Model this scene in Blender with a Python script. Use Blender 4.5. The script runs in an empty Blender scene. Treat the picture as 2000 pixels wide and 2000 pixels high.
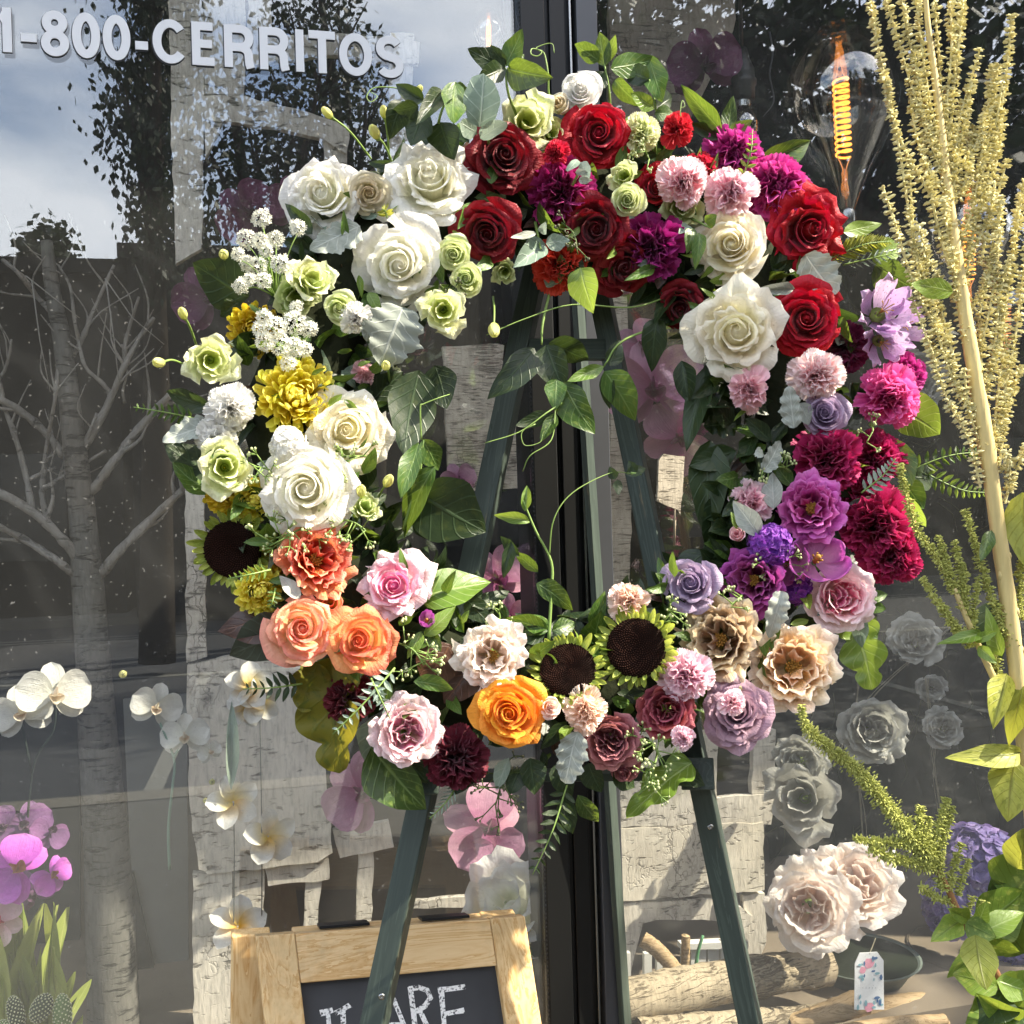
import bpy, math, random
from mathutils import Vector, Matrix, Euler, Quaternion
sc = bpy.context.scene
COL = sc.collection
R = math.radians
rnd = random.Random(7)

# ---------------------------------------------------------------- camera
PSI, RHO = R(13.0), R(1.7)
CAM = Vector((0.0, -1.65, 1.45))
FWD = Vector((math.sin(PSI), math.cos(PSI), 0))
_r0 = Vector((math.cos(PSI), -math.sin(PSI), 0)); _u0 = Vector((0, 0, 1))
RGT = _r0 * math.cos(RHO) - _u0 * math.sin(RHO)
UPV = _u0 * math.cos(RHO) + _r0 * math.sin(RHO)
cd = bpy.data.cameras.new('camera'); cam = bpy.data.objects.new('camera', cd); COL.objects.link(cam)
cd.sensor_width = 36; cd.lens = 36; cd.clip_start = 0.02; cd.clip_end = 900
m = Matrix.Identity(4)
for i in range(3):
    m[i][0] = RGT[i]; m[i][1] = UPV[i]; m[i][2] = -FWD[i]; m[i][3] = CAM[i]
cam.matrix_world = m
sc.camera = cam

# ---------------------------------------------------------------- sun, sky, exposure
SUN_AZ, SUN_EL = R(180 - 68), R(45)      # azimuth clockwise from +Y (into the shop)
SDIR = Vector((math.sin(SUN_AZ) * math.cos(SUN_EL), math.cos(SUN_AZ) * math.cos(SUN_EL), math.sin(SUN_EL)))
sl = bpy.data.lights.new('sun', 'SUN'); sl.energy = 4.5; sl.angle = R(0.55); sl.color = (1.0, 0.90, 0.73)
so = bpy.data.objects.new('sun', sl); COL.objects.link(so); so.location = SDIR * 30
so.rotation_euler = SDIR.to_track_quat('Z', 'Y').to_euler()
W = bpy.data.worlds.new('World'); sc.world = W; W.use_nodes = True
nt = W.node_tree; nt.nodes.clear()
def N(tree, typ, **kw):
    n = tree.nodes.new(typ)
    for k, v in kw.items():
        setattr(n, k, v)
    return n
sky = N(nt, 'ShaderNodeTexSky', sky_type='NISHITA', sun_disc=False, sun_elevation=SUN_EL, sun_rotation=SUN_AZ, air_density=1.0, dust_density=3.0, ozone_density=1.0)
tc = N(nt, 'ShaderNodeTexCoord')
mp = N(nt, 'ShaderNodeMapping'); mp.inputs['Scale'].default_value = (1.0, 1.0, 1.9); mp.inputs['Location'].default_value = (0.35, 0.2, 0.1)
nz = N(nt, 'ShaderNodeTexNoise'); nz.inputs['Scale'].default_value = 2.6; nz.inputs['Detail'].default_value = 9; nz.inputs['Roughness'].default_value = 0.52; nz.inputs['Distortion'].default_value = 0.25
rp = N(nt, 'ShaderNodeValToRGB'); rp.color_ramp.elements[0].position = 0.42; rp.color_ramp.elements[1].position = 0.60
mx = N(nt, 'ShaderNodeMix', data_type='RGBA')
bg = N(nt, 'ShaderNodeBackground'); bg.inputs['Strength'].default_value = 0.15
out = N(nt, 'ShaderNodeOutputWorld')
L = nt.links.new
L(tc.outputs['Generated'], mp.inputs['Vector']); L(mp.outputs[0], nz.inputs['Vector']); L(nz.outputs['Fac'], rp.inputs['Fac'])
L(rp.outputs['Color'], mx.inputs['Factor']); L(sky.outputs[0], mx.inputs['A']); mx.inputs['B'].default_value = (7.2, 7.3, 7.6, 1)
L(mx.outputs['Result'], bg.inputs['Color']); L(bg.outputs[0], out.inputs['Surface'])
vs = sc.view_settings
sc.display_settings.display_device = 'sRGB'
vs.view_transform = 'Standard'; vs.look = 'None'; vs.gamma = 1.0; vs.use_curve_mapping = False; vs.exposure = 1.85
sc.render.engine = 'CYCLES'
cy = sc.cycles
cy.max_bounces = 10; cy.transparent_max_bounces = 24; cy.diffuse_bounces = 4; cy.glossy_bounces = 4; cy.transmission_bounces = 6
cy.caustics_reflective = False; cy.caustics_refractive = False
cy.sample_clamp_indirect = 4.0
cy.use_denoising = True

# ---------------------------------------------------------------- picture -> place helpers (1932-wide picture units)
K = 2000.0 / 1932.0
def ray(u, v):
    x = (u * K - 1000) / 2000.0; y = (1000 - v * K) / 2000.0
    return FWD + RGT * x + UPV * y
def hit(u, v, Y=0.0):
    d = ray(u, v); t = (Y - CAM.y) / d.y
    return CAM + d * t
def usz(P):                       # metres per picture unit at a point
    return (P - CAM).dot(FWD) * K / 2000.0
WA, WB, WZ = -0.34, 0.13, 1.55    # plane of the wreath: y = WA + WB*(z-WZ)
def wp(u, v, lift=0.0):
    d = ray(u, v)
    t = (WA - lift + WB * (CAM.z - WZ) - CAM.y) / (d.y - WB * d.z)
    return CAM + d * t

# ---------------------------------------------------------------- mesh helpers
class MB:
    def __init__(s):
        s.v = []; s.f = []; s.uv = []; s.t = []; s.m = []
    def add(s, vs_, fs, uvs=None, t=0.0, mi=0):
        o = len(s.v); s.v.extend(vs_)
        s.uv.extend(uvs if uvs else [(0.5, 0.5)] * len(vs_)); s.t.extend([t] * len(vs_))
        for f in fs:
            s.f.append(tuple(i + o for i in f)); s.m.append(mi)
    def mesh(s, name, smooth=True, mats=()):
        me = bpy.data.meshes.new(name)
        me.from_pydata([tuple(v) for v in s.v], [], s.f)
        a = me.uv_layers.new(name='uv'); b = me.uv_layers.new(name='ring')
        li = [0] * len(me.loops); me.loops.foreach_get('vertex_index', li)
        fa = []; fb = []
        for i in li:
            fa.extend(s.uv[i]); fb.extend((s.t[i], 0.5))
        a.data.foreach_set('uv', fa); b.data.foreach_set('uv', fb)
        if smooth:
            me.polygons.foreach_set('use_smooth', [True] * len(me.polygons))
        for mt in mats:
            me.materials.append(mt)
        if len(mats) > 1:
            me.polygons.foreach_set('material_index', s.m)
        me.update()
        return me
def tag(o, label=None, cat=None, group=None, kind=None):
    if label: o['label'] = label
    if cat: o['category'] = cat
    if group: o['group'] = group
    if kind: o['kind'] = kind
    return o
def obj(name, me, mat=None, parent=None, M=None, kind=None):
    o = bpy.data.objects.new(name, me); COL.objects.link(o)
    if parent is not None: o.parent = parent
    if M is not None: o.matrix_basis = M
    if mat is not None:
        if not me.materials: me.materials.append(mat)
        if me.materials[0] is not mat:
            o.material_slots[0].link = 'OBJECT'; o.material_slots[0].material = mat
    if kind: o['kind'] = kind
    return o
def empty(name, M=None, label=None, cat=None, group=None):
    o = bpy.data.objects.new(name, None); COL.objects.link(o); o.empty_display_size = 0.02
    if M is not None: o.matrix_basis = M
    return tag(o, label, cat, group)
def T(p): return Matrix.Translation(p)
def smooth(pts, k=4):
    pts = [Vector(p) for p in pts]
    if len(pts) < 3 or k < 2: return pts
    P = [2 * pts[0] - pts[1]] + pts + [2 * pts[-1] - pts[-2]]
    o = []
    for i in range(1, len(P) - 2):
        a, b, c, d = P[i - 1:i + 3]
        for j in range(k):
            t = j / k
            o.append(0.5 * ((2 * b) + (c - a) * t + (2 * a - 5 * b + 4 * c - d) * t * t + (3 * b - a - 3 * c + d) * t ** 3))
    o.append(pts[-1]); return o
def tube(mb, pts, r0, r1=None, n=6, t=0.0, mi=0, cap=True, wob=0.0):
    pts = [Vector(p) for p in pts]; r1 = r0 if r1 is None else r1
    m = len(pts); vs_ = []; uvs = []; fs = []
    d = (pts[1] - pts[0]).normalized(); up = Vector((0, 0, 1)) if abs(d.z) < .9 else Vector((1, 0, 0))
    s = d.cross(up).normalized()
    for i, p in enumerate(pts):
        a = pts[max(i - 1, 0)]; b = pts[min(i + 1, m - 1)]
        d = (b - a).normalized(); s = (s - d * s.dot(d)).normalized(); q = d.cross(s)
        rr = r0[i] if isinstance(r0, list) else r0 + (r1 - r0) * i / (m - 1)
        for j in range(n):
            an = 2 * math.pi * j / n
            r_ = rr * (1 + (rnd.uniform(-wob, wob) if wob else 0))
            vs_.append(p + s * math.cos(an) * r_ + q * math.sin(an) * r_); uvs.append((j / n, i / (m - 1)))
    for i in range(m - 1):
        for j in range(n):
            a = i * n + j; b = i * n + (j + 1) % n
            fs.append((a, b, b + n, a + n))
    if cap:
        fs.append(tuple(range(n - 1, -1, -1))); fs.append(tuple((m - 1) * n + j for j in range(n)))
    mb.add(vs_, fs, uvs, t, mi)
def box(mb, c, sx, sy, sz, M=None, mi=0):
    c = Vector(c); vs_ = []
    for x in (-.5, .5):
        for y in (-.5, .5):
            for z in (-.5, .5):
                p = Vector((x * sx, y * sy, z * sz)); p = (M @ p if M else p)
                vs_.append(c + p)
    mb.add(vs_, [(0, 1, 3, 2), (4, 6, 7, 5), (0, 4, 5, 1), (2, 3, 7, 6), (0, 2, 6, 4), (1, 5, 7, 3)], None, 0, mi)
def bevel(o, w=0.002, seg=2):
    b = o.modifiers.new('bevel', 'BEVEL'); b.width = w; b.segments = seg; b.limit_method = 'ANGLE'
    return o
def lathe(mb, prof, n=24, M=None, mi=0):
    vs_ = []; uvs = []; fs = []; k = len(prof)
    for i, (r, z) in enumerate(prof):
        for j in range(n):
            a = 2 * math.pi * j / n; p = Vector((r * math.cos(a), r * math.sin(a), z))
            vs_.append(M @ p if M else p); uvs.append((j / n, i / (k - 1)))
    for i in range(k - 1):
        for j in range(n):
            a = i * n + j; b = i * n + (j + 1) % n; fs.append((a, b, b + n, a + n))
    mb.add(vs_, fs, uvs, 0, mi)
def frame(z, x=None):
    z = Vector(z).normalized(); x = Vector(x) if x is not None else Vector((1, 0, 0))
    x = x - z * x.dot(z)
    if x.length < 1e-4: x = Vector((0, 1, 0)) - z * z.y
    x.normalize(); y = z.cross(x)
    M = Matrix.Identity(4)
    for i in range(3): M[i][0] = x[i]; M[i][1] = y[i]; M[i][2] = z[i]
    return M
def ball(mb, c, r, n=6, k=4, sq=(1, 1, 1), mi=0):
    vs_ = [(c[0], c[1], c[2] - r * sq[2])]; fs = []
    for i in range(1, k):
        th = math.pi * i / k
        for j in range(n):
            a = 2 * math.pi * j / n
            vs_.append((c[0] + r * sq[0] * math.sin(th) * math.cos(a), c[1] + r * sq[1] * math.sin(th) * math.sin(a), c[2] - r * sq[2] * math.cos(th)))
    vs_.append((c[0], c[1], c[2] + r * sq[2])); e = len(vs_) - 1
    for j in range(n):
        fs.append((0, 1 + (j + 1) % n, 1 + j)); fs.append((e, e - n + j, e - n + (j + 1) % n))
    for i in range(k - 2):
        for j in range(n):
            a = 1 + i * n + j; b = 1 + i * n + (j + 1) % n; fs.append((a, b, b + n, a + n))
    mb.add([Vector(p) for p in vs_], fs, None, 0, mi)

# ---------------------------------------------------------------- materials
def lin(h):
    h = h.lstrip('#'); o = []
    for i in (0, 2, 4):
        c = int(h[i:i + 2], 16) / 255; o.append(c / 12.92 if c <= .04045 else ((c + .055) / 1.055) ** 2.4)
    return tuple(o) + (1,)
def C(c): return lin(c) if isinstance(c, str) else tuple(c) + (1,) * (4 - len(c))
def new_mat(name):
    mt = bpy.data.materials.new(name); mt.use_nodes = True; t = mt.node_tree; t.nodes.clear()
    o = N(t, 'ShaderNodeOutputMaterial'); return mt, t, o
def mixc(t, fac, a, b, blend='MIX'):
    n = N(t, 'ShaderNodeMix', data_type='RGBA', blend_type=blend)
    for s, x in (('Factor', fac), ('A', a), ('B', b)):
        if hasattr(x, 'links'): t.links.new(x, n.inputs[s])
        else: n.inputs[s].default_value = x
    return n.outputs['Result']
def math_(t, op, a, b=0.0, c=None):
    n = N(t, 'ShaderNodeMath', operation=op)
    for i, x in enumerate((a, b) if c is None else (a, b, c)):
        if hasattr(x, 'links'): t.links.new(x, n.inputs[i])
        else: n.inputs[i].default_value = x
    return n.outputs[0]
def noise(t, vec, scale, detail=4, rough=.55, dist=0.0):
    n = N(t, 'ShaderNodeTexNoise'); n.inputs['Scale'].default_value = scale; n.inputs['Detail'].default_value = detail
    n.inputs['Roughness'].default_value = rough; n.inputs['Distortion'].default_value = dist
    if vec is not None: t.links.new(vec, n.inputs['Vector'])
    return n.outputs['Fac']
def ramp(t, fac, p0, p1, a=(0, 0, 0, 1), b=(1, 1, 1, 1)):
    n = N(t, 'ShaderNodeValToRGB'); e = n.color_ramp.elements; e[0].position = p0; e[1].position = p1; e[0].color = a; e[1].color = b
    t.links.new(fac, n.inputs['Fac']); return n.outputs['Color']
def mapped(t, kind='Object', sc_=(1, 1, 1), uv=None):
    if uv:
        s = N(t, 'ShaderNodeUVMap'); s.uv_map = uv; o = s.outputs[0]
    else:
        s = N(t, 'ShaderNodeTexCoord'); o = s.outputs[kind]
    mp_ = N(t, 'ShaderNodeMapping'); mp_.inputs['Scale'].default_value = sc_; t.links.new(o, mp_.inputs['Vector'])
    return mp_.outputs[0]
def bump(t, h, s=.3, d=.01):
    n = N(t, 'ShaderNodeBump'); n.inputs['Strength'].default_value = s; n.inputs['Distance'].default_value = d
    t.links.new(h, n.inputs['Height']); return n.outputs[0]
def bsdf(t, col, rough=.5, spec=.4, metal=0, nrm=None, trans=0.0, tcol=None, sheen=0.0):
    p = N(t, 'ShaderNodeBsdfPrincipled')
    for s, x in (('Base Color', col), ('Roughness', rough), ('Specular IOR Level', spec), ('Metallic', metal), ('Sheen Weight', sheen)):
        if hasattr(x, 'links'): t.links.new(x, p.inputs[s])
        else: p.inputs[s].default_value = x
    if nrm is not None: t.links.new(nrm, p.inputs['Normal'])
    if not trans: return p.outputs[0]
    q = N(t, 'ShaderNodeBsdfTranslucent'); c = tcol if tcol is not None else col
    if hasattr(c, 'links'): t.links.new(c, q.inputs[0])
    else: q.inputs[0].default_value = c
    if nrm is not None: t.links.new(nrm, q.inputs['Normal'])
    mxs = N(t, 'ShaderNodeMixShader'); mxs.inputs[0].default_value = trans
    t.links.new(p.outputs[0], mxs.inputs[1]); t.links.new(q.outputs[0], mxs.inputs[2])
    return mxs.outputs[0]
def plain(name, col, rough=.5, spec=.4, metal=0, var=.15, scale=30, bmp=.1, trans=0.0, sc_=(1, 1, 1)):
    mt, t, o = new_mat(name); c = C(col)
    vec = mapped(t, 'Object', sc_); n = noise(t, vec, scale)
    lo = tuple(x * (1 - var) for x in c[:3]) + (1,); hi = tuple(min(1, x * (1 + var)) for x in c[:3]) + (1,)
    cc = mixc(t, n, lo, hi)
    t.links.new(bsdf(t, cc, rough, spec, metal, bump(t, n, bmp, .004) if bmp else None, trans), o.inputs[0]); return mt
def petal_mat(name, base, tip, inner=None, edge=None, rough=.5, trans=.33, vein=.10, spot=None, epow=5.0, hue=.03):
    """base/tip: colour along the petal, inner: colour of the inmost petals, edge: rim colour"""
    mt, t, o = new_mat(name)
    s = N(t, 'ShaderNodeUVMap'); s.uv_map = 'uv'; sp = N(t, 'ShaderNodeSeparateXYZ'); t.links.new(s.outputs[0], sp.inputs[0])
    s2 = N(t, 'ShaderNodeUVMap'); s2.uv_map = 'ring'; sp2 = N(t, 'ShaderNodeSeparateXYZ'); t.links.new(s2.outputs[0], sp2.inputs[0])
    v = sp.outputs['Y']; r = sp2.outputs['X']
    outer = C(tip)
    col = mixc(t, ramp(t, r, .25, .8), C(inner) if inner else outer, outer)
    col = mixc(t, ramp(t, v, .05, .7), C(base), col)
    if edge: col = mixc(t, math_(t, 'POWER', v, epow), col, C(edge))
    vec = mapped(t, uv='uv', sc_=(38, 2.2, 1)); n = noise(t, vec, 1.0, 3)
    vec2 = mapped(t, uv='uv', sc_=(3, 3, 1)); n2 = noise(t, vec2, 1.6, 5)
    k = math_(t, 'ADD', math_(t, 'MULTIPLY', n, vein * 2), 1 - vein)
    k = math_(t, 'MULTIPLY', k, math_(t, 'ADD', math_(t, 'MULTIPLY', n2, .3), .85))
    oi = N(t, 'ShaderNodeObjectInfo'); k = math_(t, 'MULTIPLY', k, math_(t, 'ADD', math_(t, 'MULTIPLY', oi.outputs['Random'], .14), .93))
    hs = N(t, 'ShaderNodeHueSaturation'); t.links.new(col, hs.inputs['Color']); t.links.new(k, hs.inputs['Value'])
    t.links.new(math_(t, 'ADD', math_(t, 'MULTIPLY', oi.outputs['Random'], hue), .5 - hue / 2), hs.inputs['Hue'])
    col = hs.outputs[0]
    if spot:
        vz = N(t, 'ShaderNodeTexVoronoi'); vz.inputs['Scale'].default_value = 9; t.links.new(mapped(t, uv='uv', sc_=(1.3, .8, 1)), vz.inputs['Vector'])
        col = mixc(t, math_(t, 'LESS_THAN', vz.outputs['Distance'], .17), col, C(spot))
    nb = bump(t, math_(t, 'ADD', n, math_(t, 'MULTIPLY', n2, 1.5)), .38, .006)
    t.links.new(bsdf(t, col, rough, .3, 0, nb, trans, None, .15), o.inputs[0]); return mt
def leaf_mat(name, c0, c1, vein, rough=.38, trans=.3, tcol=None, nv=7, spec=.5, blotch=None):
    mt, t, o = new_mat(name)
    s = N(t, 'ShaderNodeUVMap'); s.uv_map = 'uv'; sp = N(t, 'ShaderNodeSeparateXYZ'); t.links.new(s.outputs[0], sp.inputs[0])
    u = sp.outputs['X']; v = sp.outputs['Y']
    a = math_(t, 'ABSOLUTE', math_(t, 'SUBTRACT', u, .5))
    w = math_(t, 'SINE', math_(t, 'MULTIPLY', math_(t, 'SUBTRACT', v, math_(t, 'MULTIPLY', a, .55)), 2 * math.pi * nv))
    side = ramp(t, w, .86, .99); mid = ramp(t, a, .012, .035, (1, 1, 1, 1), (0, 0, 0, 1))
    vm = math_(t, 'MAXIMUM', math_(t, 'MULTIPLY', side, .55), mid)
    n = noise(t, mapped(t, uv='uv', sc_=(3, 4, 1)), 2.0, 5)
    oi = N(t, 'ShaderNodeObjectInfo')
    f = math_(t, 'MULTIPLY', math_(t, 'ADD', n, oi.outputs['Random']), .5)
    col = mixc(t, ramp(t, f, .3, .7), C(c0), C(c1))
    if blotch: col = mixc(t, ramp(t, noise(t, mapped(t, uv='uv', sc_=(2, 2, 1)), 2.2, 6, .65), .52, .6), col, C(blotch))
    col = mixc(t, math_(t, 'MULTIPLY', vm, .6), col, C(vein))
    hgt = math_(t, 'SUBTRACT', math_(t, 'MULTIPLY', n, .6), vm)
    tc_ = mixc(t, .5, col, C(tcol)) if tcol else col
    t.links.new(bsdf(t, col, rough, spec, 0, bump(t, hgt, .35, .003), trans, tc_), o.inputs[0]); return mt
# ---------------------------------------------------------------- petals and flower heads (unit radius, axis +Z)
def bez(a, b, c, d, t):
    s = 1 - t; return s * s * s * a + 3 * s * s * t * b + 3 * s * t * t * c + t * t * t * d
def cup_petal(mb, rb, zb, rr, zr, phi, half, curl=.1, cusp=.1, rnd_=.25, spiral=0., ruf=0., rn=3., side=0., bulge=.1, nu=10, nv=8, t=0., q=None, fold=0.):
    q = q or rnd; ph = q.uniform(0, 6.28); ph2 = q.uniform(0, 6.28); as_ = q.uniform(-.12, .12)
    vs_ = []; uvs = []; fs = []
    for j in range(nv + 1):
        v = j / nv
        for i in range(nu + 1):
            u = -1 + 2 * i / nu; au = abs(u)
            vt = v * (1 - rnd_ * au ** 2.6 + cusp * max(0, 1 - au * 1.6) ** 1.5 + as_ * u * .6)
            r = bez(rb, rb + .72 * (rr - rb) + bulge * .3, rr * .98 - curl * .25, rr + curl * .55, vt)
            z = bez(zb, zb + .12 * (zr - zb), zr * .98 + curl * .12, zr - curl * .38, vt)
            k = v ** 2.2
            w = ruf * k * (math.sin(rn * u * 3.1 + ph) + .5 * math.sin(rn * 2.3 * u * 3.1 + ph2))
            r += w * (.6 if rr > .4 else .35); z += w * .75 - side * au ** 2.5 * k
            r += side * .55 * au ** 2.5 * k
            r *= 1 + spiral * u
            r = max(r, .006); z += fold * (1 - au) * v
            a = phi + u * half * (.72 + .28 * v) * (1 + .08 * math.sin(ph + v * 4))
            vs_.append(Vector((r * math.cos(a), r * math.sin(a), z))); uvs.append((.5 + .5 * u, v))
    n = nu + 1
    for j in range(nv):
        for i in range(nu):
            a = j * n + i; fs.append((a, a + 1, a + n + 1, a + n))
    mb.add(vs_, fs, uvs, t)
def one(fn, *a, **k):
    mb = MB(); fn(mb, *a, **k); return mb.mesh('petal')
def calyx_mesh():
    mb = MB(); lathe(mb, [(.02, -.5), (.1, -.48), (.2, -.3), (.24, -.12), (.1, -.1)], 10); return mb.mesh('calyx')
CALYX = calyx_mesh()
def k_rose(seed, n=24, op=1.0, hh=.62, cusp=.10, ruf=.03, tight=1.0, side=.1):
    q = random.Random(seed); o = []; ph = q.uniform(0, 6.28); n += q.randrange(-3, 4); hh *= q.uniform(.85, 1.15); tight *= q.uniform(.9, 1.12); op *= q.uniform(.8, 1.2); lean = Vector((q.uniform(-.09, .09), q.uniform(-.09, .09), 0))
    for i in range(n):
        t = i / (n - 1); ph += 2.39996 + q.uniform(-.4, .4) * (1 - .5 * t)
        rr = (.045 + .80 * (t ** (.88 * tight))) * q.uniform(.93, 1.07); rb = .03 + .20 * t
        zr = hh * (1 - .86 * t ** 1.9) + q.uniform(-.05, .05) + (.03 if t < .2 else 0); zb = (zr - .26) * (1 - t ** .6) - .28 * t ** .6
        half = q.uniform(1.5, 2.1) - 1.15 * min(1, t * 2.0) + (.30 * t); c = (.015 + .27 * t ** 1.2 * op) * q.uniform(.7, 1.35)
        mb = MB(); cup_petal(mb, rb + .5 * (rr - rb) * (1 - t), zb, rr, zr, ph, half, c, cusp * t * q.uniform(.2, 1.8) + .02, .1 + .16 * t, .22 * (1 - t) * q.choice((1, 1, 1, -1)) if t > .15 else .3,
                 ruf * (.5 + t) * q.uniform(.6, 1.6), q.uniform(1.5, 3), side * t * q.uniform(.3, 1.8), .1, 11, 8, t, q)
        of = lean * (1 - t) + Vector((q.gauss(0, .03), q.gauss(0, .03), 0)) * (1 - t * .6)
        mb.v = [p + of for p in mb.v]; o.append(('petal', mb.mesh('petal'), None))
    mb = MB(); lathe(mb, [(.34, -.25), (.31, hh * .15), (.22, hh * .52), (.12, hh * .74), (.04, hh * .86), (.001, hh * .88)], 14, None); mb.v = [p + lean * .8 for p in mb.v]; o.append(('petal_core', mb.mesh('petal_core'), None))
    o.append(('calyx', CALYX, None)); return o
def k_bud(seed, n=9):
    q = random.Random(seed); o = []; ph = q.uniform(0, 6.28)
    for i in range(n):
        t = i / (n - 1); ph += 2.4
        o.append(('petal', one(cup_petal, .05 + .12 * t, -.6, .16 + .5 * t, .75 - .45 * t, ph, 1.9 - .9 * t, .05 + .16 * t, .1, .22, .16 * (1 - t), .02, 2, .05 * t, .55, 8, 7, t, q), None))
    o.append(('calyx', CALYX, Matrix.Translation((0, 0, -.35)) @ Matrix.Scale(1.5, 4))); return o
def fan(mb, org, dirv, side, ln, wid, q, ruf=.12, rn=4, nu=10, nv=5, t=.5, saw=.0, cup=.2):
    """free-standing petal: claw at org, blade along dirv, ruffled rim"""
    dirv = Vector(dirv).normalized(); side = Vector(side); side = (side - dirv * side.dot(dirv)).normalized(); nr = dirv.cross(side)
    ph = q.uniform(0, 6.28); ph2 = q.uniform(0, 6.28); vs_ = []; uvs = []; fs = []
    for j in range(nv + 1):
        v = j / nv
        for i in range(nu + 1):
            u = -1 + 2 * i / nu
            L_ = ln * v * (1 - .22 * abs(u) ** 2.2 + (saw * (1 if i % 2 else -1) if j == nv else 0))
            w = wid * u * (.18 + .82 * v ** .8)
            b = ruf * v ** 1.6 * (math.sin(rn * u * 2.2 + ph) + .5 * math.sin(rn * 1.9 * u * 2.2 + ph2)) + cup * (u * u * wid + v * v * .25 * ln)
            vs_.append(Vector(org) + dirv * L_ + side * w + nr * b); uvs.append((.5 + .5 * u, v))
    n = nu + 1
    for j in range(nv):
        for i in range(nu):
            a = j * n + i; fs.append((a, a + 1, a + n + 1, a + n))
    mb.add(vs_, fs, uvs, t)
def sph(th, ph): return Vector((math.sin(th) * math.cos(ph), math.sin(th) * math.sin(ph), math.cos(th)))
def k_garden(seed, outer=9, inner=34, cup=.55, ruf=.08, spread=.62):
    """cupped garden rose: outer cup and a crowd of ruffled inner petals"""
    q = random.Random(seed); o = []; ph = q.uniform(0, 6.28)
    for i in range(inner):
        t = (i + .5) / inner; ph = i * 2.39996 + q.uniform(-.3, .3); r = spread * math.sqrt(t)
        th = .15 + .75 * math.sqrt(t) + q.uniform(-.12, .12)
        mb = MB(); a = ph + q.uniform(-.6, .6)
        fan(mb, (r * .45 * math.cos(ph), r * .45 * math.sin(ph), -.1), sph(th * .72, ph), (-math.sin(a), math.cos(a), 0), .62 + .12 * (1 - t) + q.uniform(-.05, .05), .2 + .13 * t, q, ruf * .8, 3.2, 8, 6, t * .55, .0, -.5)
        o.append(('petal', mb.mesh('petal'), None))
    for i in range(outer):
        t = .6 + .4 * i / (outer - 1); ph += 2.39996 + q.uniform(-.15, .15)
        o.append(('petal', one(cup_petal, .16, -.3, .62 + .3 * (t - .6) / .4, cup * (1.25 - .95 * (t - .6) / .4), ph, .72, .14 + .2 * (t - .6), .06, .22, .03, ruf, 2.6, .05, .35, 12, 8, t, q), None))
    o.append(('calyx', CALYX, None)); return o
def k_carnation(seed, n=0, ruf=.1, small=False):
    q = random.Random(seed); mb = MB()
    for lay, (cnt, th, wid, ln, zo) in enumerate(((8, 1.5, .5, 1.02, -.25), (8, 1.18, .5, 1.0, -.2), (8, .84, .46, .95, -.15), (7, .52, .42, .9, -.12), (5, .2, .36, .86, -.1))):
        if small and lay in (1,): continue
        for i in range(cnt):
            ph = (i + .5 * (lay % 2)) / cnt * 6.283 + q.uniform(-.25, .25); t_ = th + q.uniform(-.14, .14); a = ph + 1.57 + q.uniform(-.45, .45)
            fan(mb, (0, 0, zo), sph(t_, ph), (math.cos(a), math.sin(a), q.uniform(-.25, .25)), ln * q.uniform(.78, 1.14), wid * q.uniform(.7, 1.25), q, ruf * (1.2 if lay > 1 else .9) * q.uniform(.7, 1.4), q.uniform(2.4, 4.2), 18, 6, min(1, max(0, 1 - lay / 5 + q.uniform(-.25, .25))), .022, q.uniform(-.1, .25))
    return [('ruffled_petals', mb.mesh('ruffled_petals'), None, 'stuff'), ('calyx', CALYX, Matrix.Translation((0, 0, -.25)) @ Matrix.Scale(1.25, 4))]
def k_frilly(seed, n=30, ruf=.10, heart=.35, eye=False):
    """blown garden rose: broad ruffled cups, crowded quarters in the heart"""
    q = random.Random(seed); o = []; ph = q.uniform(0, 6.28)
    for i in range(n):
        t = i / (n - 1); ph += 2.39996 + q.uniform(-.35, .35)
        if t < heart:
            mb = MB(); r = .34 * math.sqrt(t / heart); a = ph + q.uniform(-.7, .7)
            fan(mb, (r * .7 * math.cos(ph), r * .7 * math.sin(ph), -.1), sph((.3 if eye else -.2) + (.5 if eye else .95) * t / heart, ph), (-math.sin(a), math.cos(a), 0), .5 + q.uniform(-.06, .06), .26, q, ruf * .7, 2.4, 10, 6, t * .6, 0, -.35); o.append(('petal', mb.mesh('petal'), None)); continue
        k = (t - heart) / (1 - heart)
        o.append(('petal', one(cup_petal, .14 + .1 * k, -.3, .36 + .52 * k + q.uniform(-.06, .06), .52 - .48 * k ** 1.6 + q.uniform(-.06, .06), ph, .95 - .3 * k, .06 + .24 * k, .03, .2, q.uniform(-.1, .1), ruf * (.7 + .6 * k), q.uniform(1.6, 3.2), .05, .3 - .2 * k, 14, 8, t, q), None))
    if eye:
        mb = MB()
        for i in range(26): d = sph(.9 * math.sqrt(i / 26), i * 2.4); tube(mb, [(0, 0, -.2), (d.x * .22, d.y * .22, .12 + .06 * q.random())], .012, .02, 4)
        ball(mb, (0, 0, -.1), .16, 8, 5); o.append(('stamen_cluster', mb.mesh('stamen_cluster'), None))
    o.append(('calyx', CALYX, Matrix.Translation((0, 0, -.25)))); return o
def k_lisianthus(seed, n=10, op=.75):
    q = random.Random(seed); o = []; ph = q.uniform(0, 6.28)
    for i in range(n):
        t = i / (n - 1); ph += 2.39996 + q.uniform(-.2, .2)
        o.append(('petal', one(cup_petal, .05 + .1 * t, -.4, .2 + op * .8 * t ** .9, .72 - .38 * t, ph, 1.5 - .75 * t, .06 + .3 * t ** 1.5, .1, .3, .14 * (1 - t), .085, 2.2, .08, .28, 11, 8, t, q), None))
    o.append(('calyx', CALYX, Matrix.Translation((0, 0, -.2)))); return o
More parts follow.
